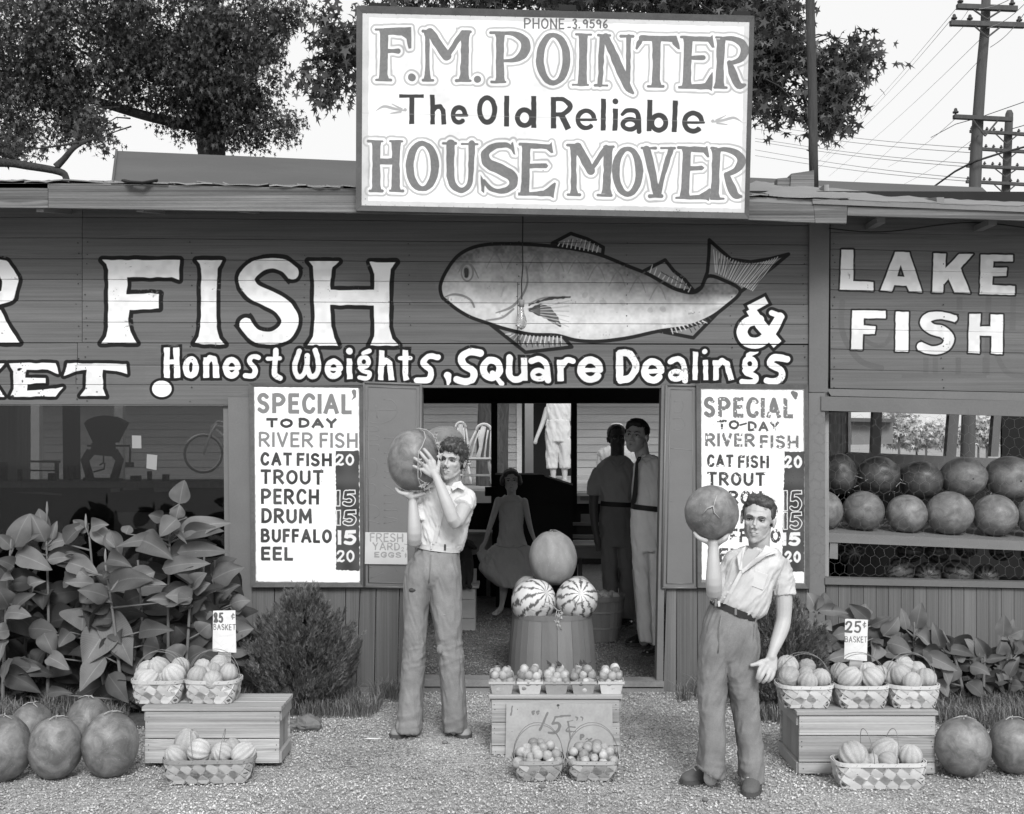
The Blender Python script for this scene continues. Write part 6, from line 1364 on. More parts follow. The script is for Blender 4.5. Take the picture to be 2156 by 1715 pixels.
def crate(label, x0, x1, y0, y1, H, splits, mt=None, group='wooden boxes', posts=True, top=True, low=0.0, feet=True):
    t = thing('wooden_box', label, 'box', ((x0 + x1) / 2,(y0 + y1) / 2,0), group); mt = mt or m_crate; r = random.Random(int(x0 * 100))
    zs = [H - .022 - (H - .022 - low) * f for f in [0] + splits + [1]]
    for i in range(len(zs) - 1):
        for (ya, yb_) in ((y0, y0 + .014),(y1 - .014, y1)):
            j = r.uniform(-.0015,.0015); obj('side_board', MB().box(x0 + .003 + r.uniform(0,.004), x1 - .003 - r.uniform(0,.004), ya + j, yb_ + j, zs[i + 1] + .0022, zs[i] - .0022,.002), mt, t)
        for xa in (x0, x1 - .018):
            pass
    nb = 3
    for k in range(nb):
        ya = y0 + .014 + (y1 - y0 - .028) * k / nb; yb_ = y0 + .014 + (y1 - y0 - .028) * (k + 1) / nb
        obj('top_board', MB().box(x0 - .008, x1 + .008, ya - (.024 if k == 0 else -.0015), yb_ - .0015 + (.016 if k == nb - 1 else 0), H - .020, H + r.uniform(-.001,.001),.0015), mt, t)
    for xa, xb in ((x0 + .016, x0 + .030),(x1 - .030, x1 - .016)):
        for k in range(4):
            ya = y0 + .016 + (y1 - y0 - .032) * k / 4; yb_ = y0 + .016 + (y1 - y0 - .032) * (k + 1) / 4
            obj('end_slat', MB().box(xa, xb, ya + .0015, yb_ - .0015, low + .012, H - .022), m_crate_e, t)
    for xa, xb in ((x0 - .004, x0 + .0155),(x1 - .0155, x1 + .004)):
        obj('end_cleat', MB().box(xa, xb, y0 + .016, y1 - .016, low + .0, low + .055,.002), m_crate_e, t); obj('end_cleat', MB().box(xa, xb, y0 + .016, y1 - .016, H - .075, H - .022,.002), m_crate_e, t)
    for z in zs[:-1]:
        for xx in (x0 + .022, x1 - .022):
            for dz in (-.03,-.055): obj('nail', MB().ball((xx + r.uniform(-.004,.004), y0 - .0005, z + dz),.0028,.0015,.0028,6,4), m_nail, t)
    return t
yc = GY(1617); ycb = yc + .30
crate('rough pine box on the left carrying two baskets of cantaloupes', W(303,0, yc).x, W(590,0, yc).x, yc, ycb, .305,[.53], low=.02)
yl = yc + .13
basket('left splint basket of cantaloupes on the left box', W(338,0, yl).x, yl, .307,.262,.20,.118, seed=1, hh=.155)
basket('right splint basket of cantaloupes on the left box, brightly lit', W(450.5,0, yl).x, yl, .307,.266,.20,.118, seed=2, hh=.16, rz=R(-3), mt=m_splint)
fill_basket([Z3(1010,740) + (22,1,.06, 'at the back left'), Z3(1095,728) + (23,3,.03, 'long and pale in the middle'), Z3(1232,705) + (19,0,.08, 'highest at the back right'), Z3(978,775) + (18,2,.0, 'at the far left'), Z3(1010,805) + (21,1,-.05, 'at the front left'), Z3(1188,760) + (24,0,-.03, 'ribbed at the front right'), Z3(1100,800) + (20,0,.0, 'low in the centre')], yl, 'the left basket on the left box', 1)
fill_basket([Z3(1385,710) + (18,2,.07, 'at the back left'), Z3(1500,690) + (19,0,.08, 'at the top back'), Z3(1460,735) + (17,2,.03, 'in the middle'), Z3(1350,770) + (21,2,-.03, 'smooth and round at the left'), Z3(1565,750) + (19,2,.0, 'at the right'), Z3(1455,800) + (21,2,-.06, 'netted at the front'), Z3(1420,760) + (18,0,.02, 'low in the centre')], yl, 'the right basket on the left box', 2)
yg = GY(1652) + .085
basket('long splint basket of cantaloupes on the ground before the left box', W(442,0, yg).x, yg, .0,.43,.17,.112, seed=3, handles='ends', hh=.14, taper=.86, mt=m_splint_d, rz=R(3), hoff=(-.16,.12))
fill_basket([Z3(1205,1322) + (22,1,-.0, 'at the far left'), Z3(1275,1235) + (25,3,.05, 'long and pale, lying highest'), Z3(1362,1282) + (25,0,-.01, 'deeply ribbed in the middle'), Z3(1515,1295) + (22,0,-.01, 'right of the ribbed one'), Z3(1590,1255) + (18,2,.05, 'at the back right'), Z3(1665,1300) + (22,1,.0, 'at the far right'), Z3(1440,1320) + (18,2,.03, 'low in the centre')], yg, 'the long basket before the left box', 3)
Z4 = lambda zx, zy: (zx * .2903 + 1606.5, zy * .2903 + 1217)
yr = GY(1631); yrb = yr + .42
crate('plain pine box on the right carrying three baskets of cantaloupes', W(1680,0, yr).x, W(1971,0, yr).x, yr, yrb, .31,[.34,.80], low=.0)
yq = yr + .13
for i, (px, w_, desc) in enumerate([(1692,.268, 'leftmost of the three splint baskets on the right box'),(1808.5,.268, 'middle splint basket on the right box, holding the price bag'),(1917,.252, 'rightmost of the three splint baskets on the right box')]):
    basket(desc, W(px, 0, yq).x, yq, .312, w_, .21,.113, seed=5 + i, hh=.165, rz=R((-2,1,-1)[i]))
fill_basket([Z4(178,640) + (23,0,.05, 'ribbed at the back left'), Z4(320,648) + (18,2,.07, 'at the back right'), Z4(190,720) + (23,2,-.01, 'netted at the front left'), Z4(308,705) + (17,2,.02, 'in the middle'), Z4(322,755) + (21,0,-.06, 'at the front'), Z4(418,730) + (21,0,.0, 'at the right')], yq, 'the leftmost basket on the right box', 5)
fill_basket([Z4(560,690) + (21,2,.04, 'at the back left'), Z4(630,730) + (22,1,-.04, 'at the front left'), Z4(762,680) + (20,0,.06, 'at the back right'), Z4(790,728) + (24,0,-.04, 'dark and ribbed at the front right'), Z4(850,700) + (18,2,.03, 'at the far right'), Z4(700,740) + (18,2,.0, 'low in the centre')], yq, 'the middle basket on the right box', 6)
fill_basket([Z4(922,668) + (18,2,.06, 'at the back left'), Z4(1025,640) + (20,0,.08, 'highest at the back'), Z4(1120,668) + (18,2,.06, 'at the back right'), Z4(1000,715) + (23,2,.0, 'netted in the middle'), Z4(1180,730) + (22,0,.0, 'at the right'), Z4(1080,760) + (21,2,-.06, 'at the front'), Z4(930,725) + (17,2,.03, 'at the left')], yq, 'the rightmost basket on the right box', 7)
yg2 = GY(1664) + .085
basket('long pale splint basket of cantaloupes on the ground before the right box', W(1849,0, yg2).x, yg2,.0,.428,.17,.122, seed=9, handles='ends', hh=.155, taper=.86, mt=m_splint, hoff=(-.11,.13))
fill_basket([Z4(655,1290) + (30,0,.0, 'large and ribbed at the left'), Z4(880,1268) + (28,1,.04, 'long and ribbed, lying highest'), Z4(910,1330) + (20,2,-.04, 'small and netted in the middle'), Z4(1065,1295) + (25,0,.0, 'ribbed at the right'), Z4(800,1340) + (18,2,.0, 'low between the large ones'), Z4(720,1345) + (18,2,-.02, 'low at the front left')], yg2, 'the long basket before the right box', 8)
for nm, q, yy, lb in (('bag_left', [(448,1287),(495,1286),(497,1375),(447,1372)], yl + .12, 'white paper bag priced per basket behind the right basket on the left box'),('bag_right', [(1780,1304),(1828,1306),(1826,1393),(1778,1388)], yq + .13, 'white paper bag priced per basket on the middle basket of the right box')):
    cvb = cards[nm]; mb_ = mat('paper_' + nm, .62, rough=.75, var=.06, scale=9, bump=.6, bscale=22, bdist=.006, coord='World', paint=(cvb.image(nm), cvb, yy))
    c = W((q[2][0] + q[3][0]) / 2, q[2][1] + 30, yy); t = thing('price_bag', lb, 'paper bag', c, 'price bags')
    nx_, nz_ = 9,13; V = []; F_ = []
    for k, yo in ((0,0.0),(1,.012)):
        for j in range(nz_):
            for i in range(nx_):
                u, v = i / (nx_ - 1), j / (nz_ - 1); a = [q[0][n] + (q[1][n] - q[0][n]) * u for n in (0,1)]; b_ = [q[3][n] + (q[2][n] - q[3][n]) * u for n in (0,1)]
                p = W(a[0] + (b_[0] - a[0]) * v, a[1] + (b_[1] - a[1]) * v, yy); e = .0 if i in (0, nx_ - 1) else 1; V.append((p.x, yy + (yo if e else .006) + .003 * mnoise.noise((u * 4, v * 5, k)), p.z))
        b0 = k * nx_ * nz_
        for j in range(nz_ - 1):
            for i in range(nx_ - 1): a = b0 + j * nx_ + i; F_.append((a, a + nx_, a + nx_ + 1, a + 1) if k == 0 else (a, a + 1, a + nx_ + 1, a + nx_))
    obj('paper', fast_mesh('paper', V, F_, True), mb_, t, True)
    mx_ = (q[2][0] + q[3][0]) / 2 + 1
    obj('paddle', MB().quad([(mx_ - 12, q[2][1] - 12),(mx_ + 14, q[2][1] - 12),(mx_ + 13, q[2][1] + 26),(mx_ - 17, q[2][1] + 26)], yy + .004, yy + .010), m_crate, t)
# ------------------------------------------------------------------ centre display: crate, peaches, card
Z2 = lambda zx, zy: (zx * .2838 + 973.6, zy * .2838 + 1186.6)
ycc = GY(1590)
crate('box in the middle carrying five small baskets of peaches', W(1033,0, ycc).x, W(1307,0, ycc).x, ycc, ycc + .30,.312,[.42,.84], mt=m_crate)
cv15 = cards['fifteen']; ys15 = ycc - .02
m_15 = mat('price_card_board', .34, rough=.8, var=.14, scale=5, bump=.3, coord='World', paint=(cv15.image('price_card'), cv15, ys15))
obj('price_card', MB().quad([(1066,1481),(1289,1482),(1291,1604),(1064,1604)], ys15, ys15 + .006), m_15, loc=W(1178,1604, ys15), label='stained card with a hand-painted fifteen cent price leaning on the middle box', cat='card')
m_peach = mat('peach_skin', .30, rough=.5, var=.28, scale=14, bump=.1, spec=.3, extra=melon_tone(.28), obvar=.42)
def peach_fn(ph, th): return 1 - .10 * math.exp(-((ph - math.pi) / .28) ** 2) * math.sin(th) - .12 * math.exp(-(th / .3) ** 2) + .03 * math.cos(2 * ph)
PM = MB().ball((0,0,0),.0275,.026,.026,18,12, fn=peach_fn).mesh('peach', True); PM.materials.append(m_peach)
def peach(x, y, z, k, r, label, group):
    o = bpy.data.objects.new('peach', PM); COL.objects.link(o); o.location = (x, y, z); o.scale = (k, k, k * r.uniform(.9,1.08)); o.rotation_euler = (r.uniform(-2,2), r.uniform(-2,2), r.uniform(0,6)); tag(o, label, 'peach', group)
nmx = ['first', 'second', 'third', 'fourth', 'fifth']
m_leafp = mat('peach_leaf', .05, rough=.5, bump=0)
for bi, zx in enumerate((293,500,695,893,1098)):
    px, _ = Z2(zx, 900); yb_ = ycc + .06; cx_ = W(px, 0, yb_).x; w_ = .128; d_ = .118; h_ = .066
    t = thing('peach_basket', nmx[bi] + ' small peach basket from the left on the middle box', 'basket', (cx_, yb_, .313), 'small peach baskets')
    ms = m_splint_d if bi in (0,2,3) else m_splint
    for sx_, sy_ in ((0,-1),(0,1),(1,0),(-1,0)):
        hw_ = w_ / 2; hd_ = d_ / 2; tp = .80
        if sx_ == 0: q = [(cx_ - hw_ * tp, yb_ + sy_ * hd_ * tp),(cx_ + hw_ * tp, yb_ + sy_ * hd_ * tp),(cx_ + hw_, yb_ + sy_ * hd_),(cx_ - hw_, yb_ + sy_ * hd_)]
        else: q = [(cx_ + sx_ * hw_ * tp, yb_ - hd_ * tp),(cx_ + sx_ * hw_ * tp, yb_ + hd_ * tp),(cx_ + sx_ * hw_, yb_ + hd_),(cx_ + sx_ * hw_, yb_ - hd_)]
        z_ = .313; f = [Vector((q[0][0], q[0][1], z_)), Vector((q[1][0], q[1][1], z_)), Vector((q[2][0], q[2][1], z_ + h_)), Vector((q[3][0], q[3][1], z_ + h_))]
        off = Vector((-sx_ * .002,-sy_ * .002,0)); obj('side_panel', MB().hexa(f + [v + off for v in f]), ms, t)
    obj('rim_band', MB().rings([[(cx_ + a * hw_s, yb_ + b_ * hd_s, z_ + h_ + dz) for dz, hw_s, hd_s in ((-.012, w_ / 2 + .001, d_ / 2 + .001),(-.012, w_ / 2 + .004, d_ / 2 + .004),(.001, w_ / 2 + .004, d_ / 2 + .004),(.001, w_ / 2 + .001, d_ / 2 + .001))] for a, b_ in ((-1,-1),(1,-1),(1,1),(-1,1),(-1,-1))], cap=False), ms, t)
    obj('bottom', MB().box(cx_ - w_ * .4, cx_ + w_ * .4, yb_ - d_ * .4, yb_ + d_ * .4,.3135,.3155), ms, t)
    r = random.Random(100 + bi)
    for L_, (zz, n_, sp) in enumerate(((.030,12,.62),(.062,12,.84),(.092,9,.78),(.118,4,.5))):
        for k in range(n_):
            gx, gy = (k % 4 - 1.5) / 1.5,(k // 4 - 1) / 1.0
            if L_ == 2: gx, gy = (k % 3 - 1) / 1.0,(k // 3 - 1) / 1.0
            if L_ == 3: gx, gy = (k % 2 - .5) * 2,(k // 2 - .5) * 2
            peach(cx_ + gx * w_ * .40 * sp + r.uniform(-.006,.006), yb_ + gy * d_ * .38 * sp + r.uniform(-.006,.006),.313 + zz + r.uniform(-.006,.006), r.uniform(.74,.98), r, 'peach heaped in the %s small basket from the left on the middle box' % nmx[bi], 'peaches in the %s small basket' % nmx[bi])
    if bi in (0,2,3):
        for k in range(4):
            c = Vector((cx_ + r.uniform(-.03,.03), yb_ - .02 + r.uniform(-.02,.03),.313 + .142)); a = r.uniform(0,6); dx = Vector((math.cos(a), math.sin(a),.15)); sd = Vector((-dx.y, dx.x, 0)) * .012
            obj('peach_leaf', MB().add([c, c + dx * .02 + sd, c + dx * .055 + Vector((0,0,.012)), c + dx * .02 - sd],[(0,1,2,3)]), m_leafp, t)
for bi, (zx, w_) in enumerate(((562,.245),(965,.252))):
    px, _ = Z2(zx, 1500); yb_ = GY(1646) + .10; cx_ = W(px, 0, yb_).x
    basket(('left' if bi == 0 else 'right') + ' splint basket of peaches on the ground before the middle box', cx_, yb_, 0, w_, .22,.098, seed=20 + bi, hh=.175, mt=m_splint_d, rz=R(2 - 4 * bi))
    r = random.Random(200 + bi); lb = 'peach heaped in the %s basket on the ground before the middle box' % ('left' if bi == 0 else 'right')
    for zz, nx_, ny_, sp in ((.055,5,4,.72),(.085,5,4,.86),(.112,5,4,.78),(.138,4,3,.52)):
        for i in range(nx_):
            for j in range(ny_):
                gx = (i / (nx_ - 1) - .5) * 2; gy = (j / (ny_ - 1) - .5) * 2
                if abs(gx * gy) > .9 and zz > .09: continue
                peach(cx_ + gx * w_ * .45 * sp + r.uniform(-.008,.008), yb_ + gy * .09 * sp + r.uniform(-.008,.008), zz + r.uniform(-.008,.010), r.uniform(.76,1.06), r, lb, 'peaches in the %s ground basket' % ('left' if bi == 0 else 'right'))
# ------------------------------------------------------------------ bushel tub with melons, second bushel behind
m_stave = mat('stave_wood', .17, rough=.75, var=.14, scale=4, stretch=(3,3,.5), bump=.3, bscale=50, fine=.06, obvar=.16, spots=.15)
def tub(label, cx, y, z0, r0, z1, r1, n, hoops, seed, mt=m_stave, cat='basket', lid=True):
    t = thing('bushel_basket', label, cat, (cx, y, z0), 'bushel baskets'); r = random.Random(seed)
    for k in range(n):
        a0, a1 = 2 * math.pi * k / n + .004,2 * math.pi * (k + 1) / n - .004; V = []
        for zz, rr_ in ((z0, r0),((z0 + z1) / 2,(r0 + r1) / 2 + .006),(z1, r1)):
            rr_ += r.uniform(-.001,.001)
            V.append([(cx + (rr_ - q) * math.cos(a), y + (rr_ - q) * math.sin(a), zz) for a, q in ((a0,.006),(a1,.006),(a1,0),((a0 + a1) / 2,-.0015),(a0,0))])
        obj('stave', MB().rings(V), mt, t)
    for zz, rr_, hh_ in hoops:
        obj('hoop', MB().rings([[(cx + (rr_ + q) * math.cos(a), y + (rr_ + q) * math.sin(a), zz + dz) for q, dz in ((0,-hh_),(.005,-hh_),(.005, hh_),(0, hh_))] for a in np.linspace(0,2 * math.pi, 41)], cap=False), mt, t)
    if lid: obj('bottom', MB().tube([(cx, y, max(z0, z1) - .012),(cx, y, max(z0, z1) - .004)], min(r0, r1) * .98,30), mt, t)
    return t
yt = .46; cx_ = W(1162,0, yt).x; rt0 = 96 * S(yt - .2); zt_ = W(0,1298, yt - .25).z
tub('upturned bushel basket in the doorway carrying melons', cx_, yt, 0, rt0, zt_, rt0 * .88,17,[(zt_ - .018, rt0 * .885,.016)],4)
melon(1123,1266, yt - .10,46,50, 'striped watermelon on the left of the upturned basket', 'melons on the upturned basket', m_striped, (R(62), R(0), R(38)),11, stem=False, stripes=11)
melon(1214,1262, yt - .10,44,50, 'striped watermelon on the right of the upturned basket, end facing out', 'melons on the upturned basket', m_striped, (R(68), R(0), R(8)),12, stem=False, stripes=11)
melon(1164,1176, yt + .10,51,59, 'tall pale ribbed melon standing on top of the others in the doorway', 'melons on the upturned basket', m_pump, (R(-4),0,.4),13, lobes=9, lamp=.02)
melon(1113,1248, yt + .15,32,36, 'pale melon mostly hidden behind the left striped one', 'melons on the upturned basket', m_pump, (0,0,1),14, stem=False, lobes=9, lamp=.02)
melon(1217,1250, yt + .15,32,38, 'pale melon mostly hidden behind the right striped one', 'melons on the upturned basket', m_pump, (0,0,2),15, stem=False, lobes=9, lamp=.02)
v0 = lambda zx, zy, dy: W(*Z2(zx, zy), yt - .26 + dy)
vn = thing('melon_vine', 'cut vine with withered leaves hanging between the two striped melons', 'vine', v0(700,330,0))
for pts in ([(610,285),(650,292),(690,335),(715,355),(735,345)],[(640,320),(600,330),(550,358),(490,335)],[(825,265),(845,300),(905,280)],[(845,300),(840,350)],[(700,350),(690,395),(720,470)]):
    obj('vine_stem', MB().tube([(*v0(a, b_, -.01),.0035) for a, b_ in pts],.003,5), m_stem, vn, True)
m_dryleaf = mat('withered_leaf', .34, rough=.85, var=.25, scale=20, bump=.3)
for k, (zx, zy, sz) in enumerate(((712,385,22),(700,430,20),(728,400,16),(712,460,18),(722,490,16),(735,370,14))):
    c = v0(zx, zy, -.015); s_ = sz * .2838 * S(yt - .3) * 1.3; r = random.Random(k); P = []
    for q in range(9): a = q / 9 * 6.283; rr_ = s_ * (1 if q % 2 == 0 else .5); P.append(c + Vector((rr_ * math.cos(a) * .8, r.uniform(-.012,.012), rr_ * math.sin(a))))
    obj('leaf', MB().add([c] + P, [(0, i + 1,(i + 1) % 9 + 1) for i in range(9)]), m_dryleaf, vn)
ybb = GY(1356) + .22; cx2 = W(1262,0, ybb).x
tub('bushel basket standing inside behind the upturned one', cx2, ybb, 0,.155,.36,.205,16,[(.345,.203,.02),(.24,.192,.008),(.11,.172,.008)],6, lid=False)
mb = MB(); rs = random.Random(9)
for k in range(22):
    a, q = rs.uniform(0,6.28), rs.uniform(0,.15)
    o = bpy.data.objects.new('potato', PM if False else None) if False else None
m_spud = mat('root_vegetable', .3, rough=.8, var=.2, scale=8, bump=.2, obvar=.2)
SP = MB().ball((0,0,0),.042,.034,.034,12,8, fn=lambda p, t: 1 + .1 * math.sin(2 * p)).mesh('potato', True); SP.materials.append(m_spud)
for k in range(18):
    a, q = k * 2.4,.035 * math.sqrt(k + .5); o = bpy.data.objects.new('potato', SP); COL.objects.link(o); o.location = (cx2 + q * math.cos(a), ybb + q * math.sin(a),.345 + .02 * (1 - q / .15)); o.rotation_euler = (rs.uniform(0,3), rs.uniform(0,3), a); tag(o, 'rounded pale vegetable heaped in the standing bushel basket', 'vegetable', 'produce in the bushel basket')
# ------------------------------------------------------------------ cannas: every large leaf is a part of its plant
def canna_tone(N, L, mth, vec, col, raw):
    at = N.new('ShaderNodeAttribute'); at.attribute_name = 'side'; at2 = N.new('ShaderNodeAttribute'); at2.attribute_name = 'along'
    w = mth('SINE', mth('MULTIPLY', mth('SUBTRACT', at2.outputs['Fac'], mth('MULTIPLY', at.outputs['Fac'],.35)),150.0))
    c = mth('MULTIPLY', col, mth('MULTIPLY_ADD', w, .13,1.0))
    r = N.new('ShaderNodeMapRange'); r.inputs[1].default_value = .03; r.inputs[2].default_value = .07; r.inputs[3].default_value = 1.4; r.inputs[4].default_value = 1.0; L.new(at.outputs['Fac'], r.inputs[0])
    return mth('MULTIPLY', c, r.outputs[0])
def mk_leafmat(name, v):
    m = mat(name, v, rough=.55, var=.2, scale=12, bump=.3, bscale=60, bdist=.002, extra=canna_tone, obvar=.38, spec=.22); t = m.node_tree; b = t.nodes['Principled BSDF']
    tl = t.nodes.new('ShaderNodeBsdfTranslucent'); mx = t.nodes.new('ShaderNodeMixShader'); mx.inputs[0].default_value = .2
    t.links.new(b.inputs['Base Color'].links[0].from_socket, tl.inputs['Color']); out = t.nodes['Material Output']
    t.links.new(b.outputs[0], mx.inputs[1]); t.links.new(tl.outputs[0], mx.inputs[2]); t.links.new(mx.outputs[0], out.inputs[0]); return m
m_canna = mk_leafmat('canna_leaf', .13); m_canna2 = mk_leafmat('canna_leaf_shaded', .055)  # second leaf tone has the deep shade inside the bed put into it
m_cstem = mat('canna_stem', .14, rough=.6, var=.2, scale=9, bump=.1)
def canna_leaf(base, tip, width, parent, bend=.12, roll=0.0, fold=.25, mt=None, curl=.3, nu=6, nv=12, seed=0):
    """ovate leaf from base to tip (metres); arches by bend, halves folded up, margins wavy"""
    r = random.Random(seed); A, B = Vector(base), Vector(tip); ax = B - A; Ln = ax.length; t = ax.normalized()
    view = Vector((math.sin(roll),-math.cos(roll) * .9,.35)); sd = t.cross(view)
    if sd.length < .1: sd = t.cross(Vector((0,0,1)))
    sd.normalize(); nrm = sd.cross(t).normalized()
    if nrm.y > 0: nrm = -nrm
    ph = r.uniform(0,6); ph2 = r.uniform(0,6); V = []; side = []; along = []; wv = r.uniform(.03,.07)
    for j in range(nv + 1):
        v = j / nv; w = width * .5 * (math.sin(math.pi * min(1, v ** .72)) ** .78) * (1 - .25 * v) * 1.12 if 0 < v < 1 else 0.0005
        c = A + ax * v + nrm * bend * Ln * math.sin(math.pi * v) + Vector((0,0,-1)) * curl * Ln * v ** 3 * .25
        for i in range(-nu // 2, nu // 2 + 1):
            u = i / (nu / 2); k = abs(u)
            p = c + sd * (w * u * (1 - .12 * fold)) + nrm * (fold * w * k ** 1.4) + nrm * (wv * Ln * math.sin(v * 9 + ph + (2 if u > 0 else 0)) * k ** 2 * math.sin(math.pi * v)) - nrm * curl * w * k ** 3 * math.sin(v * 3 + ph2)
            V.append(p); side.append(k); along.append(v)
    n = nu + 1; F_ = [(j * n + i, j * n + i + 1,(j + 1) * n + i + 1,(j + 1) * n + i) for j in range(nv) for i in range(nu)]
    me = fast_mesh('leaf', V, F_, True)
    for nm, d in (('side', side),('along', along)): at = me.attributes.new(nm, 'FLOAT', 'POINT'); at.data.foreach_set('value', np.array(d, np.float32))
    return obj('leaf', me, mt or m_canna, parent, True)
def canna(label, foot, top, y, leaves, spike=None, group='cannas', fill=5, seed=0, dark=.25, lsz=1.0):
    """foot/top px of the stem, leaves: (bx,by,tx,ty,width px,dy) in picture units"""
    r = random.Random(seed); t = thing('canna_plant', label, 'plant', (W(foot[0],0, y).x, y, 0), group)
    b = W(foot[0],0, y); st = [(b.x, y, 0,.013),(*W((foot[0] + top[0]) / 2 + r.uniform(-4,4),(foot[1] + top[1]) / 2, y),.009),(*W(*top, y),.006)]
    obj('stem', MB().tube([tuple(p) for p in catmull([tuple(map(float, q)) for q in st],4)],.01,7), m_cstem, t, True)
    if spike:
        z = W(*spike, y); obj('flower_spike', MB().tube([(*W(*top, y),.005),(z.x, y, z.z - .08,.004),(z.x, y, z.z - .05,.009),(z.x, y, z.z - .02,.006),(z.x, y, z.z, .002)],.005,6), m_canna, t, True)
    for i, (bx, by, tx, ty, w, dy) in enumerate(leaves):
        ya = y + dy * .3; yb_ = y + dy
        canna_leaf(W(bx, by, ya), W(tx, ty, yb_), w * 1.3 * S(y), t, bend=r.uniform(.03,.14), roll=r.uniform(-.5,.5), fold=r.uniform(.1,.5), curl=r.uniform(.1,.6), seed=seed * 31 + i)
        sx_ = foot[0] + (top[0] - foot[0]) * max(0, min(1,(foot[1] - by) / (foot[1] - top[1] + 1e-6)))
        if abs(sx_ - bx) > 4: obj('leaf_stalk', MB().tube([(*W(sx_, by + 14, y),.007),(*W(bx, by, ya),.004)],.006,5), m_cstem, t, True)
    for k in range(fill + 9):
        f = r.uniform(.05,.85); bx = foot[0] + (top[0] - foot[0]) * f; by = foot[1] + (top[1] - foot[1]) * f; a = r.uniform(0,6.28); l = r.uniform(70,118) * lsz
        dy = math.sin(a) * .15 + .12; tx = bx + math.cos(a) * l; ty = by + r.uniform(-35,60) * lsz
        canna_leaf(W(bx, by, y + .04), W(tx, ty, y + dy), r.uniform(38,60) * S(y) * lsz, t, bend=r.uniform(.05,.2), roll=r.uniform(-1,1), fold=r.uniform(.1,.5), curl=r.uniform(.2,.8), mt=m_canna2, seed=seed * 77 + k)
    return t
Q = lambda zx, zy: (zx * .43146 * .60852, zy * .43146 * .60852 + 827.6)     # upper enlargement
U = lambda *a: (*Q(a[0], a[1]), *Q(a[2], a[3]), a[4] * .2625, a[5])
V_ = lambda *a: (a[0] * .30803, a[1] * .30803 + 1186.6, a[2] * .30803, a[3] * .30803 + 1186.6, a[4] * .30803, a[5])
yA = -.62
canna('canna at the far left edge with a thin flower spike', (5,1480),(24,1130), yA, [U(110,1240,240,940,150,.05), U(100,1250,-20,1130,90,0), U(110,1390,-30,1320,90,-.1), U(100,1480,0,1500,70,-.1), V_(60,300,-30,150,110,-.1), V_(40,340,215,350,90,-.15), V_(60,650,25,790,80,-.15), V_(30,520,0,660,90,-.1), V_(80,340,245,170,90,-.1), V_(60,460,-60,480,90,-.1)], Q(62,1115), seed=1, fill=9)
canna('canna whose tall paired leaves meet at a peak, a flower spike rising between them', (100,1480),(97,1120), yA + .12,[U(135,1250,235,945,150,.05), U(360,1195,245,940,130,-.05), U(370,1160,310,905,110,.1), U(415,1180,460,1000,55,0), U(130,1250,330,1120,70,-.1), U(130,1290,420,1395,140,-.12), U(540,1180,330,1235,120,.05), V_(190,445,395,450,110,-.12), V_(180,170,315,95,85,-.1), V_(150,720,280,700,90,-.1), V_(90,890,165,860,50,-.1)], Q(377,870), seed=2, fill=9)
canna('canna with a broad leaf held to each side near the middle of the bed', (225,1475),(188,1130), yA - .02,[U(520,1210,720,1020,110,.05), U(710,1110,585,1010,80,.05), U(730,1080,875,1035,90,-.05), U(735,1090,925,1220,110,.0), U(880,1100,970,1300,120,.05), U(550,1360,790,1440,140,-.12), U(380,1340,580,1300,80,-.05), U(520,1300,660,1280,30,-.1), V_(540,200,770,230,120,-.15), V_(580,300,560,440,190,-.1), V_(760,430,570,680,190,-.18), V_(745,340,905,665,170,-.16), V_(430,130,590,100,90,-.1), V_(300,480,370,610,110,-.05), V_(480,470,400,560,90,-.1), V_(330,640,475,715,90,-.15)], Q(688,970), seed=3, fill=9)
canna('canna carrying the tall upright leaf, highest of the whole bed', (355,1470),(358,1110), yA - .06,[U(1440,890,1480,692,140,.02), U(1410,1010,1440,880,100,.0), U(1420,1010,1280,1145,130,-.1), U(1300,1010,1190,965,90,-.05), U(1430,1130,1855,1015,140,-.06), U(1480,1150,1800,1060,110,-.1), U(1500,1000,1390,1110,90,.1), U(1290,1180,930,1190,90,-.1), U(1100,1170,1390,1290,170,-.12), U(1400,1120,1500,1200,40,-.1), U(1010,1130,1040,1060,80,.05)], None, seed=4, fill=7)
canna('canna with a slender pale spike before the plain panel in the window', (262,1478),(222,1190), yA - .14,[U(860,1340,1060,1370,110,-.1), U(880,1560,1235,1440,160,-.14), U(870,1640,620,1560,130,-.15), U(760,1530,520,1515,80,-.1), U(1130,1530,1340,1505,60,-.15), U(860,1430,830,1480,60,-.1), U(640,1420,700,1470,80,.0), V_(1060,60,755,165,120,-.1), V_(950,470,1190,445,105,-.14), V_(1185,260,1000,230,70,-.1), V_(980,560,1090,580,150,.05), V_(720,640,545,870,130,-.12), V_(740,760,880,925,120,-.1), V_(330,890,500,865,60,-.1)], Q(845,1250), seed=5, fill=9)
canna('canna with cup-like leaves directly left of the price bag', (385,1470),(405,1170), yA - .12,[U(1300,1410,1690,1360,120,-.05), U(1560,1480,1420,1440,110,-.1), U(1550,1560,1660,1420,110,-.1), U(1420,1280,1840,1260,110,.05), U(1540,1650,1325,1600,120,-.12), V_(1130,260,1300,235,90,-.12), V_(1320,190,1440,130,80,-.05), V_(1250,640,1130,570,110,-.1), V_(1290,660,1425,580,110,-.12), V_(1360,480,1440,400,120,-.02)], Q(1570,1280), seed=6, fill=9)
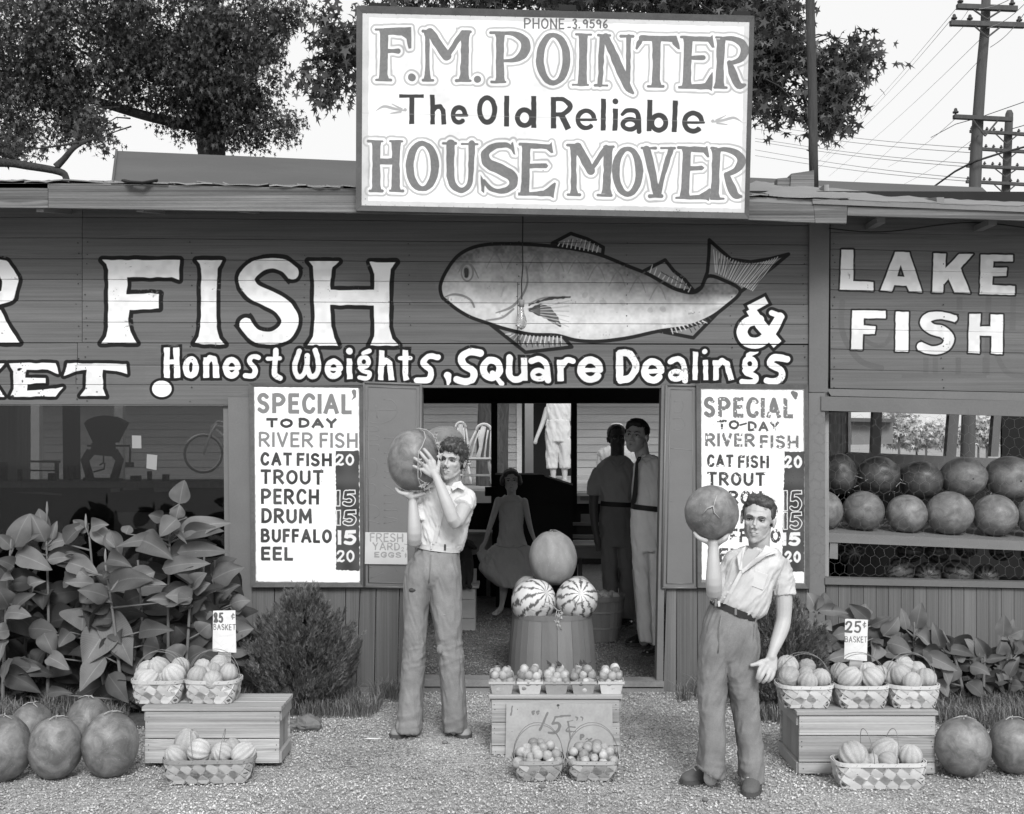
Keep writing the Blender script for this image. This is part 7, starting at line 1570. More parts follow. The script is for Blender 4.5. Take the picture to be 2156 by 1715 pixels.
canna('canna at the right end of the bed, its round leaf lapping over the window post', (455,1465),(452,1180), yA + .05,[U(1700,1500,1960,1370,150,-.1), U(1690,1450,1900,1320,120,.0), U(1720,1660,1930,1520,110,-.05), U(1720,1700,1800,1590,100,-.12), U(1850,1700,2010,1640,110,-.05), V_(1460,290,1410,190,80,-.1), V_(1600,480,1735,440,120,-.05), V_(1570,300,1700,250,110,.0), V_(1560,590,1735,590,90,.0), V_(1320,370,1460,330,110,-.1)], None, seed=7, fill=10)
canna('shaded canna in the second row behind the middle of the bed', (160,1475),(150,1190), yA + .33,[], None, seed=8, fill=14)
canna('shaded canna in the second row left of centre', (50,1475),(60,1180), yA + .33,[], None, seed=9, fill=14)
canna('shaded canna in the second row behind the slender spike', (310,1475),(290,1180), yA + .33,[], None, seed=10, fill=14)
canna('shaded canna in the second row next to the window post', (420,1475),(430,1170), yA + .30,[], None, seed=11, fill=14)
canna('canna standing outside the left edge of the frame', (-95,1480),(-90,1130), yA, [], Q(-340,1050), seed=12, fill=22)
Z_ = lambda *a: (a[0] * .2903 + 1606.5, a[1] * .2903 + 1217, a[2] * .2903 + 1606.5, a[3] * .2903 + 1217, a[4] * .2903, a[5])
gR = 'cannas of the right bed'
canna('pale canna just right of the younger boy\'s arm', (1722,1420),(1716,1300),-.45,[Z_(380,240,320,100,120,0), Z_(400,260,450,90,110,.05), Z_(400,240,620,240,70,0), Z_(410,330,500,380,90,-.1), Z_(370,330,290,350,70,-.1), Z_(410,470,500,530,90,-.1), Z_(350,420,320,420,60,0), Z_(250,200,190,150,80,0), Z_(200,300,270,280,80,0)], None, gR, 6,21, lsz=.8)
canna('canna behind the right-hand price bag', (1810,1430),(1800,1290),-.40,[Z_(770,310,620,180,90,0), Z_(740,280,740,170,80,.1), Z_(660,300,540,260,90,.05), Z_(610,400,490,420,80,0), Z_(820,480,790,600,110,-.1), Z_(800,440,870,480,80,-.1), Z_(780,350,930,265,60,0), Z_(640,560,430,600,80,-.05)], None, gR, 8,22, lsz=.8)
canna('canna with erect pointed leaves behind the rightmost basket', (1915,1440),(1925,1310),-.42,[Z_(870,420,990,260,90,0), Z_(1040,380,1000,210,60,0), Z_(1110,370,1150,170,100,0), Z_(1120,400,1240,360,60,0), Z_(900,470,1080,520,110,-.1), Z_(1120,410,1210,480,90,-.1), Z_(880,540,1060,560,90,-.1), Z_(1090,500,1250,560,90,-.05)], None, gR, 7,23, lsz=.8)
canna('canna drooping outwards right of the rightmost basket', (2035,1450),(1985,1330),-.5,[Z_(1290,520,1230,310,80,0), Z_(1180,560,1410,665,100,-.1), Z_(1300,510,1540,555,70,0), Z_(1270,640,1350,770,100,-.12), Z_(1260,740,1340,860,90,-.1), Z_(1160,520,1300,600,110,-.05), Z_(1420,640,1320,760,90,-.05), Z_(1400,590,1470,560,60,0)], None, gR, 7,24, lsz=.8)
canna('narrow-leaved canna nearer the right edge, leaves pointing up', (2070,1450),(2075,1360),-.48,[Z_(1560,560,1460,420,80,0), Z_(1620,570,1540,420,90,0), Z_(1600,600,1770,570,50,0), Z_(1500,640,1650,690,90,-.1), Z_(1480,760,1600,860,110,-.1), Z_(1530,640,1560,500,60,0), Z_(1620,620,1560,560,50,0)], None, gR, 6,25, lsz=.7)
canna('dark erect canna at the right edge of the frame', (2125,1450),(2128,1340),-.45,[Z_(1740,430,1750,260,90,0), Z_(1770,420,1815,280,50,0), Z_(1700,560,1740,400,80,0), Z_(1770,600,1790,420,70,0), Z_(1840,560,1840,420,90,0), Z_(1790,420,1890,370,80,0), Z_(1780,720,1860,560,70,0), Z_(1800,780,1893,790,70,-.1), Z_(1690,680,1740,790,40,0), Z_(1730,700,1800,730,50,0)], None, gR, 8,26, lsz=.7)
canna('canna standing outside the right edge of the frame', (2230,1450),(2235,1330),-.45,[], None, gR, 14,27, lsz=.8)
# ------------------------------------------------------------------ feathery evergreen shrubs
m_ever = leafmat('evergreen_spray', .15,.1)
def shrub(label, cx, y, z0, outline, seed, n=5200, name='evergreen_shrub', lean=0.0):
    """outline: (z fraction metres, half width metres)"""
    t = thing(name, label, 'shrub', (cx, y, 0), 'evergreen shrubs'); r = np.random.RandomState(seed)
    zs = [o[0] for o in outline]; ws = [o[1] for o in outline]
    V = []; F_ = []; tone = []
    NPL = n // 75; P_l = []
    for i in range(NPL):
        z = r.uniform(zs[0], zs[-1] * .93); w_ = np.interp(z, zs, ws) * r.uniform(.25,1) ** .5; a_ = r.uniform(0,6.283); P_l.append((w_ * math.cos(a_), w_ * math.sin(a_) * .9, z, a_, r.uniform(.07,.16), r.uniform(.018,.034), r.uniform(.55,1.35)))
    f = r.rand(NPL * 75); Q_ = np.repeat(np.array(P_l),75,0); th_ = r.uniform(0,6.283, len(f)); rr_ = Q_[:, 5] * np.sin(np.pi * np.clip(f * .85 + .12,0,1)) * r.rand(len(f)) ** .5
    lean_ = .45 * np.hypot(Q_[:, 0], Q_[:, 1]) / max(ws); ang = Q_[:, 3]; hz = Q_[:, 2] + Q_[:, 4] * f; px = Q_[:, 0] + np.cos(ang) * lean_ * Q_[:, 4] * f + rr_ * np.cos(th_); py = Q_[:, 1] + np.sin(ang) * lean_ * Q_[:, 4] * f + rr_ * np.sin(th_); pz = hz; rad = np.hypot(px, py); m = len(f); pt = Q_[:, 6]
    for i in range(m):
        out = Vector((math.cos(ang[i]), math.sin(ang[i]),0)) * (.25 + .75 * rad[i] / (max(ws))); d = (out * .75 + Vector((r.normal() * .4, r.normal() * .4,1.0))).normalized()
        l = r.uniform(.014,.036); sd = d.cross(Vector((r.normal(), r.normal(), r.normal()))).normalized(); c = Vector((px[i], py[i], pz[i])); b0 = len(V); tn = r.uniform(.6,1.3) * pt[i]
        wd = r.uniform(.0016,.003)
        for k in range(5):
            f = k / 5; o = c + d * l * f; q = (sd if k % 2 else -sd); e = (d * .8 + q * .8).normalized() * l * .42 * (1 - f * .5)
            V += [o - d * wd, o + d * wd, o + e]; F_.append((len(V) - 3, len(V) - 2, len(V) - 1)); tone += [tn * (.8 + .2 * f)] * 3
        V += [c - sd * wd, c + sd * wd, c + d * l * 1.15]; F_.append((len(V) - 3, len(V) - 2, len(V) - 1)); tone += [tn] * 3
    me = fast_mesh('foliage', [tuple(v) for v in V], F_); at = me.attributes.new('tone', 'FLOAT', 'POINT'); at.data.foreach_set('value', np.array(tone, np.float32))
    obj('foliage', me, m_ever, t, local=True, kind='stuff')
    rr = random.Random(seed)
    for k in range(7): a = rr.uniform(0,6.28); obj('stem', MB().tube([(0,0,0,.014),(.05 * math.cos(a),.05 * math.sin(a), zs[-1] * .3,.010),(ws[2] * .5 * math.cos(a), ws[2] * .45 * math.sin(a), zs[-1] * .72,.004)],.01,5), m_bark, t, local=True)
    return t
ysb = -.45; xs_ = W(638,0, ysb).x; kk = S(ysb)
zb = lambda py: EYE - (py - HY) * kk
shrub('feathery dark evergreen shrub between the left box and the doorway', xs_, ysb, 0,[(.02,.10),(zb(1480),80 * kk),(zb(1420),112 * kk),(zb(1380),115 * kk),(zb(1340),84 * kk),(zb(1310),50 * kk),(zb(1285),28 * kk),(zb(1268),6 * kk)],3,42000)
ysb2 = -.55; k2 = S(ysb2); zc = lambda py: EYE - (py - HY) * k2
shrub('feathery evergreen shrub behind the younger boy, left of the right box', W(1640,0, ysb2).x, ysb2,0,[(.02,.08),(zc(1480),72 * k2),(zc(1420),92 * k2),(zc(1370),84 * k2),(zc(1330),56 * k2),(zc(1300),28 * k2),(zc(1280),6 * k2)],5,30000)
# ------------------------------------------------------------------ grass along the footings
m_grass = leafmat('grass_blade', .20,.3)
def grass(name, n, regions, seed, hmax=.16):
    r = np.random.RandomState(seed); V = []; F_ = []; tone = []
    for (x0, x1, y0, y1, wt, hk) in regions:
        m = int(n * wt); xx = r.uniform(x0, x1, m); yy = y0 + (y1 - y0) * r.rand(m)
        for i in range(m):
            if mnoise.noise((xx[i] * 5, yy[i] * 5, seed)) < -.12 + .3 * (abs((yy[i] - (y0 + y1) / 2) / ((y1 - y0) / 2)) ** 3 - .4): continue
            h = hmax * hk * r.uniform(.3,1.0); a = r.uniform(0,6.28); l = h * r.uniform(.2,1.1); w_ = r.uniform(.0012,.0026); b = len(V)
            dx, dy = math.cos(a), math.sin(a); sx_, sy_ = -dy * w_, dx * w_; x, y = xx[i], yy[i]
            V += [(x - sx_, y - sy_, 0),(x + sx_, y + sy_, 0),(x + dx * l * .35 + sx_ * .8, y + dy * l * .35 + sy_ * .8, h * .65),(x + dx * l * .35 - sx_ * .8, y + dy * l * .35 - sy_ * .8, h * .65),(x + dx * l, y + dy * l, h * r.uniform(.75,1))]
            F_ += [(b, b + 1, b + 2),(b, b + 2, b + 3),(b + 3, b + 2, b + 4)]; tone += [r.uniform(.45,1.5)] * 5
    me = fast_mesh(name, V, F_); at = me.attributes.new('tone', 'FLOAT', 'POINT'); at.data.foreach_set('value', np.array(tone, np.float32)); return obj(name, me, m_grass, kind='stuff')
XL = lambda px, y=-.5: W(px, 0, y).x
grass('grass', 30000,[(XL(-200), XL(300),-1.15,-.1,.42,1),(XL(300), XL(520),-.7,-.05,.15,.9),(XL(540), XL(800),-.75,-.04,.16,.8),(XL(780), XL(850),-.3,-.03,.02,.9),(XL(1440), XL(1500),-.3,-.04,.02,1),(XL(1560), XL(1720),-.9,-.1,.12,.8),(XL(1930), XL(2300),-1.05,-.08,.34,.9)],4)
m_earth = mat('garden_soil', .06, rough=1, var=.3, scale=6, bump=1, bdist=.02, fine=.3, fscale=60)
for (x0, x1, ya, yb_) in ((XL(-400), XL(515),-1.0,-.035),(XL(560), XL(745),-.7,-.035),(XL(1590), XL(2500),-.85,-.035)):
    n_ = 26; V = []; F_ = []
    for j in range(9):
        for i in range(n_):
            u, v = i / (n_ - 1), j / 8; e = min(1,6 * min(u, 1 - u, v * 1.2)) ; V.append((x0 + (x1 - x0) * u + .05 * mnoise.noise((u * 9, v * 3,1)), ya + (yb_ - ya) * v + (.08 * mnoise.noise((u * 14,0,2)) if j == 0 else 0),-.012 + .035 * e + .01 * mnoise.noise((u * 20, v * 6,3))))
    for j in range(8):
        for i in range(n_ - 1): a = j * n_ + i; F_.append((a, a + 1, a + n_ + 1, a + n_))
    obj('flower_bed', fast_mesh('flower_bed', V, F_, True), m_earth, kind='structure')
m_husk = mat('husk', .6, rough=.8, var=.1, scale=20, bump=.2)
for k, (px, py, a, l) in enumerate(((786,1561,.1,.10),(822,1549,.6,.04),(1160,1425,.3,.04))):
    c = W(px, py, GY(py)); dx = Vector((math.cos(a), math.sin(a) * .3,0)); obj('husk_scrap', MB().tube([(*(c - dx * l * .5),.002),(*(c - dx * l * .2),.010),(*(c + dx * l * .2),.008),(*(c + dx * l * .5),.001)],.01,6, flat=.4), m_husk, loc=tuple(c), label=['long dry husk lying on the gravel left of the taller boy\'s feet', 'small dry husk on the gravel between shrub and taller boy', 'scrap of dry husk behind the peach baskets'][k], cat='husk').location.z = .014
for k, (px, py) in enumerate(((937,1568),(1141,1740 * .955),(1485,1690))):
    c = W(px, py, GY(py)); obj('dark_pebble', MB().ball((0,0,0),.016,.012,.011,8,6), m_rock, loc=None, smooth=True, label=['dark pebble on the gravel just left of the taller boy\'s shoe', 'dark pebble on the gravel in front of the peaches', 'dark pebble on the gravel near the bottom edge, left of the younger boy'][k], cat='stone').location = (c.x, c.y, .012)
# ------------------------------------------------------------------ people and the dog: closed limbs and lofts fused into one skin, then shaped
DG = None
def fuse(name, mb, voxel, smooth=4, disp=None, tone=None, fac=.5):
    me = mb.mesh('tmp'); o = bpy.data.objects.new('tmp', me); COL.objects.link(o)
    m = o.modifiers.new('r', 'REMESH'); m.mode = 'VOXEL'; m.voxel_size = voxel; m.use_smooth_shade = True
    if smooth: q = o.modifiers.new('s', 'SMOOTH'); q.iterations = smooth; q.factor = fac
    bpy.context.view_layer.update(); dg = bpy.context.evaluated_depsgraph_get(); out = bpy.data.meshes.new_from_object(o.evaluated_get(dg)); out.name = name
    bpy.data.objects.remove(o); bpy.data.meshes.remove(me)
    n = len(out.vertices); co = np.empty(n * 3, np.float32); out.vertices.foreach_get('co', co); co = co.reshape(-1,3)
    if disp:
        nr = np.empty(n * 3, np.float32); out.vertex_normals.foreach_get('vector', nr); nr = nr.reshape(-1,3)
        d = np.array([disp(Vector(c), Vector(v)) for c, v in zip(co.tolist(), nr.tolist())], np.float32)
        co = co + (nr * d[:, None] if d.ndim == 1 else d); out.vertices.foreach_set('co', co.ravel())
    at = out.attributes.new('tone', 'FLOAT', 'POINT'); at.data.foreach_set('value', np.array([tone(Vector(c)) for c in co.tolist()], np.float32) if tone else np.ones(n, np.float32))
    out.shade_smooth(); out.update(); return out
def loft(mb, secs, y, n=22, pw=2.3):
    """secs: (left px, left py, right px, right py, half depth m, dy)"""
    q = catmull([tuple(map(float, (s + (0.0,))[:6])) for s in secs],4); rs_ = []
    for (lx, ly, rx, ry, dh, dy) in q:
        L_, R_ = W(lx, ly, y + dy), W(rx, ry, y + dy); c = (L_ + R_) / 2; u = (R_ - L_) / 2; ring_ = []
        for k in range(n):
            a = 2 * math.pi * k / n; ca, sa = math.cos(a), math.sin(a); e = 2 / pw
            ring_.append(c + u * (math.copysign(abs(ca) ** e, ca)) + Vector((0, dh * math.copysign(abs(sa) ** e, sa),0)))
        rs_.append(ring_)
    mb.rings(rs_)
def limb(mb, pts, y, n=12, flat=1.0, balls=True, sm=3):
    P = catmull([(*W(p[0], p[1], y + p[2]), p[3]) for p in pts], sm); mb.tube(P, .03, n, flat=flat)
    if balls:
        for p in (P[0], P[-1]): mb.ball(p[:3], p[3] * .98, nu=12, nv=8)
def folds(amp, fx, fy, fz, seed, skew=0.0, fine=.35):
    def f(p, nrm):
        x, y, z = p.x + skew * p.z, p.y, p.z
        a = mnoise.noise((x * fx + seed, y * fy, z * fz)); b_ = mnoise.noise((x * fx * 2.6 + seed, y * fy * 2.6, z * fz * 2.2 + 7))
        return amp * ((1 - abs(a) * 3.2) * .8 + fine * (1 - abs(b_) * 3))
    return f
m_skin = mat('skin', .39, rough=.5, var=.07, scale=14, bump=.12, bscale=160, bdist=.001, attr='tone', fine=.04, fscale=200, spec=.35)
m_skin_neck = mat('skin_neck', .34, rough=.5, var=.07, scale=14, bump=.1)
m_skin_tan = mat('skin_tan', .46, rough=.5, var=.07, scale=14, bump=.12, bscale=160, bdist=.001, attr='tone', spec=.35)
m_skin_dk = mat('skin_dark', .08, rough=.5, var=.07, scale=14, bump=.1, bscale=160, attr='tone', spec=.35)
def hairmat(n, v): return mat(n, v, rough=.5, var=.3, scale=26, stretch=(1,1,.35), bump=.7, bscale=130, bdist=.003, fine=.25, fscale=180, spec=.4)
m_hair = hairmat('brown_hair', .05); m_hair2 = hairmat('lighter_brown_hair', .05); m_hairk = hairmat('black_hair', .018)
m_eye = mat('eye_white', .45, rough=.2, bump=0, spec=.5); m_iris = mat('iris', .02, rough=.2, bump=0, spec=.6); m_lash = mat('lash', .03, rough=.8, bump=0); m_teeth = mat('teeth', .6, rough=.4, bump=0); m_mouth = mat('mouth_line', .05, rough=.7, bump=0)
def cloth(n, v, weave=0.1, spots=0.0, var=.12): return mat(n, v, rough=.88, var=var, scale=7, bump=.35, bscale=30, bdist=.006, fine=weave, fscale=220, spec=.15, spots=spots, attr='tone')
m_shirt = cloth('white_shirt', .57,.04,.16,.16); m_shirt2 = cloth('stained_shirt', .50,.05,.34,.22); m_jean = cloth('faded_trousers', .20,.14,.32,.3); m_jean2 = cloth('worn_trousers', .185,.14,.34,.3)
m_belt1 = mat('pale_belt', .5, rough=.6, var=.25, scale=40, stretch=(.2,.2,4), bump=.2); m_belt2 = mat('dark_belt', .03, rough=.5, bump=.1)
m_shoe1 = cloth('pale_shoe', .26,.1,.2); m_shoe2 = cloth('dark_canvas_shoe', .10,.15); m_shoek = mat('black_shoe', .015, rough=.25, bump=.1, spec=.6); m_sole = mat('shoe_sole', .07, rough=.8, bump=.2); m_button = mat('button', .5, rough=.4, bump=0)
m_patch = cloth('bare_tear', .06,.1); m_lace = mat('lace', .4, bump=0)
class Head:
    def __init__(s, px, py, y, h, yaw=0, pitch=0, roll=0, child=False):
        s.c = W(px, py, y); s.h = h; s.child = child
        base = Matrix(((1,0,0),(0,-1,0),(0,0,1)))   # local y forward -> towards the camera (-Y)
        s.M = Matrix.Rotation(R(roll),3, 'Y') @ Matrix.Rotation(R(yaw),3, 'Z') @ Matrix.Rotation(R(pitch),3, 'X') @ base
        s.Mi = s.M.inverted()
    def p(s, x, y, z): return s.c + s.M @ (Vector((x, y, z)) * s.h)
    def ell(s, mb, c, r, n=16): mb.ball(s.p(*c), r[0] * s.h, r[1] * s.h, r[2] * s.h, n, 12, M=s.M)
    def tb(s, mb, pts, r=.03, n=8, **k): mb.tube([(*s.p(*p[:3]),(p[3] if len(p) > 3 else r) * s.h) for p in pts], r * s.h, n, **k)
    def skull(s, mb):
        s.ell(mb, (0,-.07,.15),(.325,.40,.345)); s.ell(mb, (0,.06,-.07),(.262,.295,.33)); s.ell(mb, (0,.15,-.25),(.178,.185,.20)); s.ell(mb, (0,.25,-.39),(.075,.07,.08),10)
        for q in (-1,1):
            s.ell(mb, (q * .155,.205,-.06),(.085,.11,.085),10); s.tb(mb, [(q * .225,-.02,-.19,.055),(q * .165,.11,-.31,.055),(q * .05,.235,-.40,.05)])
            s.ell(mb, (q * .335,-.04,-.02),(.030,.075,.115),10); s.ell(mb, (q * .352,-.065,.02),(.028,.045,.075),10); s.ell(mb, (q * .05,.385,-.125),(.036,.045,.032),8)
        s.tb(mb, [(-.20,.265,.10,.04),(-.11,.325,.115,.045),(0,.35,.10,.035),(.11,.325,.115,.045),(.20,.265,.10,.04)])
        k_ = .03 if s.child else 0; s.tb(mb, [(0,.325,.09,.03),(0,.365,.02,.032),(0,.415 - k_, -.06,.040),(0,.43 - k_, -.10 + k_ * .5,.046)])
        s.tb(mb, [(-.10,.30,-.235,.014),(-.04,.355,-.222,.026),(0,.36,-.228,.024),(.04,.355,-.222,.026),(.10,.30,-.235,.014)]); s.tb(mb, [(-.09,.30,-.262,.014),(0,.348,-.285,.030),(.09,.30,-.262,.014)])
    def disp(s, p):
        q = s.Mi @ (p - s.c) / s.h
        if q.length > .75 or q.y < 0: return 0.0
        d = 0.0
        for e in (-1,1):
            d -= .055 * math.exp(-(((q.x - e * .125) / .075) ** 2 + ((q.z - .035) / .05) ** 2)) * (q.y > .1)
            d += .016 * math.exp(-(((q.x - e * .125) / .06) ** 2 + ((q.z - .005) / .025) ** 2)) * (q.y > .1)
            d -= .012 * math.exp(-(((q.x - e * (.10 + .02)) / .02) ** 2 + ((q.z + .17) / .06) ** 2)) * (q.y > .1)
        d -= .022 * math.exp(-((q.x / .10) ** 2 + ((q.z + .248) / .011) ** 2)) * (q.y > .1)
        if s.child: d -= .006 * math.sin(q.z * 130) * math.exp(-((q.x / .12) ** 2 + ((q.z - .22) / .06) ** 2))
        return d * s.h
    def tone(s, p):
        q = s.Mi @ (p - s.c) / s.h
        if q.length > .75 or q.y < .1: return 1.0
        t = 1.0 - .16 * math.exp(-((q.x / .095) ** 4 + ((q.z + .25) / .042) ** 4))
        if s.child: t *= 1 + .10 * (mnoise.noise(p * 160) < -.35) * -1 * (q.z < .05)
        return t
    def face(s, t, hairm, squint=.4, teeth=False, brow=.8, skin=None):
        for e in (-1,1):
            g = MB(); s.ell(g, (e * .125,.262,.028),(.052,.048,.05 * (1 - squint * .55)),12); obj('eye', g, m_eye, t, True)
            g = MB(); s.ell(g, (e * .122 - .006,.302,.026),(.022,.012,.022 * (1 - squint * .3)),10); obj('iris', g, m_iris, t, True)
            g = MB(); s.tb(g, [(e * .065,.302,.035 + .004,.007),(e * .115,.322,.058 - .02 * squint, .0095),(e * .165,.298,.050 - .02 * squint, .009),(e * .190,.262,.032,.004)], n=6); obj('eyelash', g, m_lash, t, True)
            g = MB(); s.tb(g, [(e * .05,.365,.105 - .01 * squint, .012),(e * .11,.362,.130 - .015 * squint, .017 * brow),(e * .17,.325,.128 - .02 * squint, .014 * brow),(e * .215,.27,.105,.006)], n=6); obj('eyebrow', g, hairm, t, True)
            g = MB(); s.ell(g, (e * .03,.415,-.142),(.014,.014,.008),8); obj('nostril', g, m_mouth, t, True)
        g = MB(); s.tb(g, [(-.085,.302,-.243,.005),(-.04,.340,-.246,.009),(0,.352,-.248,.009),(.04,.340,-.246,.009),(.085,.302,-.243,.005)], n=6); obj('mouth', g, m_mouth, t, True)
        if teeth: g = MB(); s.tb(g, [(-.045,.346,-.246,.008),(0,.360,-.248,.011),(.05,.346,-.246,.008)], n=6); obj('teeth', g, m_teeth, t, True)
def hairpiece(hd, lumps, voxel=.005, amp=.006, seed=1, top=True):
    g = MB()
    if top: hd.ell(g, (0,-.125,.225),(.338,.40,.318),20); hd.ell(g, (0,-.21,.03),(.325,.26,.26),16)
    for q in (-1,1): hd.ell(g, (q * .295,-.05,.19),(.042,.19,.17),12)
    for c, r in lumps: hd.ell(g, c, r, 12)
    return fuse('hair', g, voxel, 2, lambda p, n: amp * (mnoise.noise((p.x * 90 + seed, p.y * 90, p.z * 34)) + .6 * mnoise.noise((p.x * 190, p.y * 190, p.z * 70))))
def strands(hd, me, mt, parent, n, curl, seed):
    r = random.Random(seed); g = MB(); vs = me.vertices; N_ = len(vs)
    for i in range(n):
        v = vs[r.randrange(N_)]; p = v.co.copy(); nn = v.normal; d = (hd.M @ Vector((r.uniform(-1,1) * .8 + .35,-.5 + r.uniform(-.7,.7), r.uniform(-.8,.3)))).normalized(); d = (d - nn * d.dot(nn)).normalized(); l = hd.h * r.uniform(.06,.15)
        g.tube([(*(p - nn * .002),.0013),(*(p + d * l * .5 + nn * (.003 + curl * r.uniform(.2,1))),.0012),(*(p + d * l + nn * curl * r.uniform(-.2,1)),.0005)],.001,3, cap=False)
    obj('hair_strands', g, mt, parent, kind='stuff')
def strip(pts, y, w, th, mt, parent, name, up=(0,0,1)):
    g = MB(); P = [W(p[0], p[1], y + p[2]) for p in pts]; g.rings([[p + Vector((0,-th, -w)), p + Vector((0, th, -w)), p + Vector((0, th, w)), p + Vector((0,-th, w))] for p in P]); return obj(name, g, mt, parent, True)
def belt(L_, R_, y, dh, wpx, mt, parent, cx=None):
    """belt between measured left/right ends round an elliptical waist"""
    A, B = W(*L_, y), W(*R_, y); c = (A + B) / 2; u = (B - A) / 2 * 1.03; h = wpx * S(y) / 2; rs_ = []
    up = Vector((0,0,1)) - u.normalized() * u.normalized().z; up.normalize()
    for k in range(37):
        a = 2 * math.pi * k / 36; e = 2 / 2.3; ca, sa = math.cos(a), math.sin(a); o = u * math.copysign(abs(ca) ** e, ca) + Vector((0, dh * 1.04 * math.copysign(abs(sa) ** e, sa),0)); p = c + o; nn = o.normalized() * .004
        rs_.append([p - up * h - nn, p - up * h + nn, p + up * h + nn, p + up * h - nn])
    g = MB(); g.rings(rs_, cap=False); return obj('belt', g, mt, parent)
def loop_(px, py, y, mt, parent, hpx=9, name='belt_loop'):
    c = W(px, py, y); return obj(name, MB().bbox(c.x, c.y, c.z, .0055,.003, hpx * S(y),.002), mt, parent)
def shoe(pts, y, parent, mt, toe, heel, w=.045, name='shoe', laces=False):
    """toe/heel px positions at ground level"""
    g = MB(); tx, ty_ = toe; hx_, hy_ = heel; T = W(tx, 0, GY(ty_)); H = W(hx_, 0, GY(hy_)); T.z = H.z = 0; d = T - H; d.z = 0; L_ = d.length; u = d.normalized(); sd = Vector((-u.y, u.x, 0)); rs_ = []
    for f, ww, hh in ((0,.6,.055),(.12,.78,.07),(.3,.78,.078),(.5,.82,.068),(.7,.98,.048),(.88,.88,.036),(.97,.6,.026),(1.0,.3,.016)):
        c = H + d * f; rs_.append([c + sd * (w * ww * math.cos(a)) + Vector((0,0,.012 + hh * max(0, math.sin(a)) ** .8 if math.sin(a) > 0 else .012)) for a in [2 * math.pi * k / 16 for k in range(16)]])
    g.rings(rs_); me = fuse('shoe', g, .005,3); me.transform(Matrix.Translation((0,0,.004))); o = obj(name, me, mt, parent, True)
    g = MB(); g.rings([[H + d * f + sd * (w * ww * 1.06 * q) + Vector((0,0, z)) for q, z in ((-1,.001),(1,.001),(1,.02),(-1,.02))] for f, ww in ((-.02,.45),(.05,.75),(.3,.80),(.5,.86),(.7,1.0),(.88,.92),(.97,.62),(1.015,.3))]); obj('sole', g, m_sole, o)
    if laces:
        for f in (.52,.6,.68): c = H + d * f; obj('lace', MB().tube([c + sd * w * .45 + Vector((0,0,.083 - (f - .5) * .13)), c + Vector((0,0,.098 - (f - .5) * .15)), c - sd * w * .45 + Vector((0,0,.083 - (f - .5) * .13))],.003,5), m_lace, o)
    return o
def collar(pts, y, mt, parent):
    P = [W(p[0], p[1], y + p[2]) for p in pts]; n = len(P); b_ = [p + Vector((0,.006,0)) for p in P]
    return obj('collar', MB().add(P + b_, [tuple(range(n)), tuple(range(2 * n - 1, n - 1,-1))] + [(i, n + i, n + (i + 1) % n, (i + 1) % n) for i in range(n)]), mt, parent)
def person(label, y, foot): c = W(foot, 0, y); return thing('person', label, 'person', (c.x, y, 0))
# ================================================================== the taller boy, melon on his shoulder
y1 = -1.16; p1 = person('tall tousle-haired youth in white shirt and torn trousers steadying a melon on his palm', y1,907)
h1 = Head(950.5,971.5, y1 - .03,.222, yaw=-16, pitch=2, roll=8)
g = MB(); h1.skull(g)
limb(g, [(950,1050,.03,.052),(948,1025,.01,.050),(949,1000,.005,.052),(952,975,.01,.055)], y1)
loft(g, [(888,1165,962,1165,.085),(892,1100,975,1100,.09),(896,1055,988,1060,.09),(920,1036,975,1038,.06)], y1)
limb(g, [(986,1046,.0,.043),(972,1080,-.13,.041),(958,1101,-.225,.036),(943,1066,-.24,.036),(929,1030,-.225,.028),(919,1006,-.21,.0215),(914,998,-.20,.022)], y1,14)
limb(g, [(898,1052,.02,.044),(884,1100,-.03,.042),(873,1142,-.07,.036),(873,1122,-.11,.038),(871,1085,-.10,.031),(869,1058,-.085,.024),(867,1050,-.08,.026)], y1,14)
for a, b_, c_ in (((913,1000),(906,979),.017),((916,1000),(912,974),.017),((911,1000),(899,985),.016),((911,1002),(896,993),.015),((918,1000),(921,988),.016)): limb(g, [(*a, -.195, c_),(*b_, -.188, c_)], y1,10)
for pts in ([(903,976,-.190,.0115),(895,966,-.200,.0105),(888,957,-.196,.0098),(882.5,951,-.186,.0085)],[(912,972,-.182,.0115),(905,961,-.192,.0108),(898,952,-.188,.0098),(892.5,946,-.176,.0085)],[(896,983,-.192,.0110),(886,975,-.204,.0102),(878,968.5,-.202,.0095),(872.5,965,-.194,.0082)],[(894,992,-.190,.0105),(884,988,-.200,.0095),(876,984,-.200,.0088),(870.5,982,-.194,.0078)],[(921,990,-.175,.0125),(924,978,-.160,.0115),(924,968,-.145,.0105),(922,962,-.135,.0095)]): limb(g, pts, y1,10, sm=2)
for pts in ([(867,1050,-.075,.025),(864,1043,-.06,.022),(858,1040,-.05,.018)],[(866,1048,-.09,.02),(856,1042,-.11,.016)],[(869,1048,-.06,.022),(876,1043,-.03,.018)]): limb(g, pts, y1,10)
for pts in ([(858,1041,-.115,.012),(849,1040,-.115,.0105),(841,1037,-.105,.0098),(836.5,1033,-.095,.0085)],[(856,1040,-.085,.012),(846,1038.5,-.075,.0108),(838,1034,-.062,.0098),(834,1029,-.052,.0085)],[(857,1039,-.055,.012),(847,1037,-.040,.0105),(840,1032,-.025,.0095)],[(859,1039,-.03,.011),(851,1037,-.01,.010),(845,1033,.005,.009)],[(874,1046,-.10,.0125),(884,1043,-.115,.0115),(892,1040,-.115,.0100)]): limb(g, pts, y1,10, sm=2)
for q in ([(880,1210),(875,1353),(862,1480),(860,1538)],[(938,1210),(947,1353),(955,1480),(958,1536)]): limb(g, [(*q[0],0,.06),(*q[1],.0,.045),(*q[2],.0,.036),(*q[3],.0,.034)], y1)
obj('body', fuse('body', g, .0042,3, lambda p, n: h1.disp(p), h1.tone, .45), m_skin, p1, True)
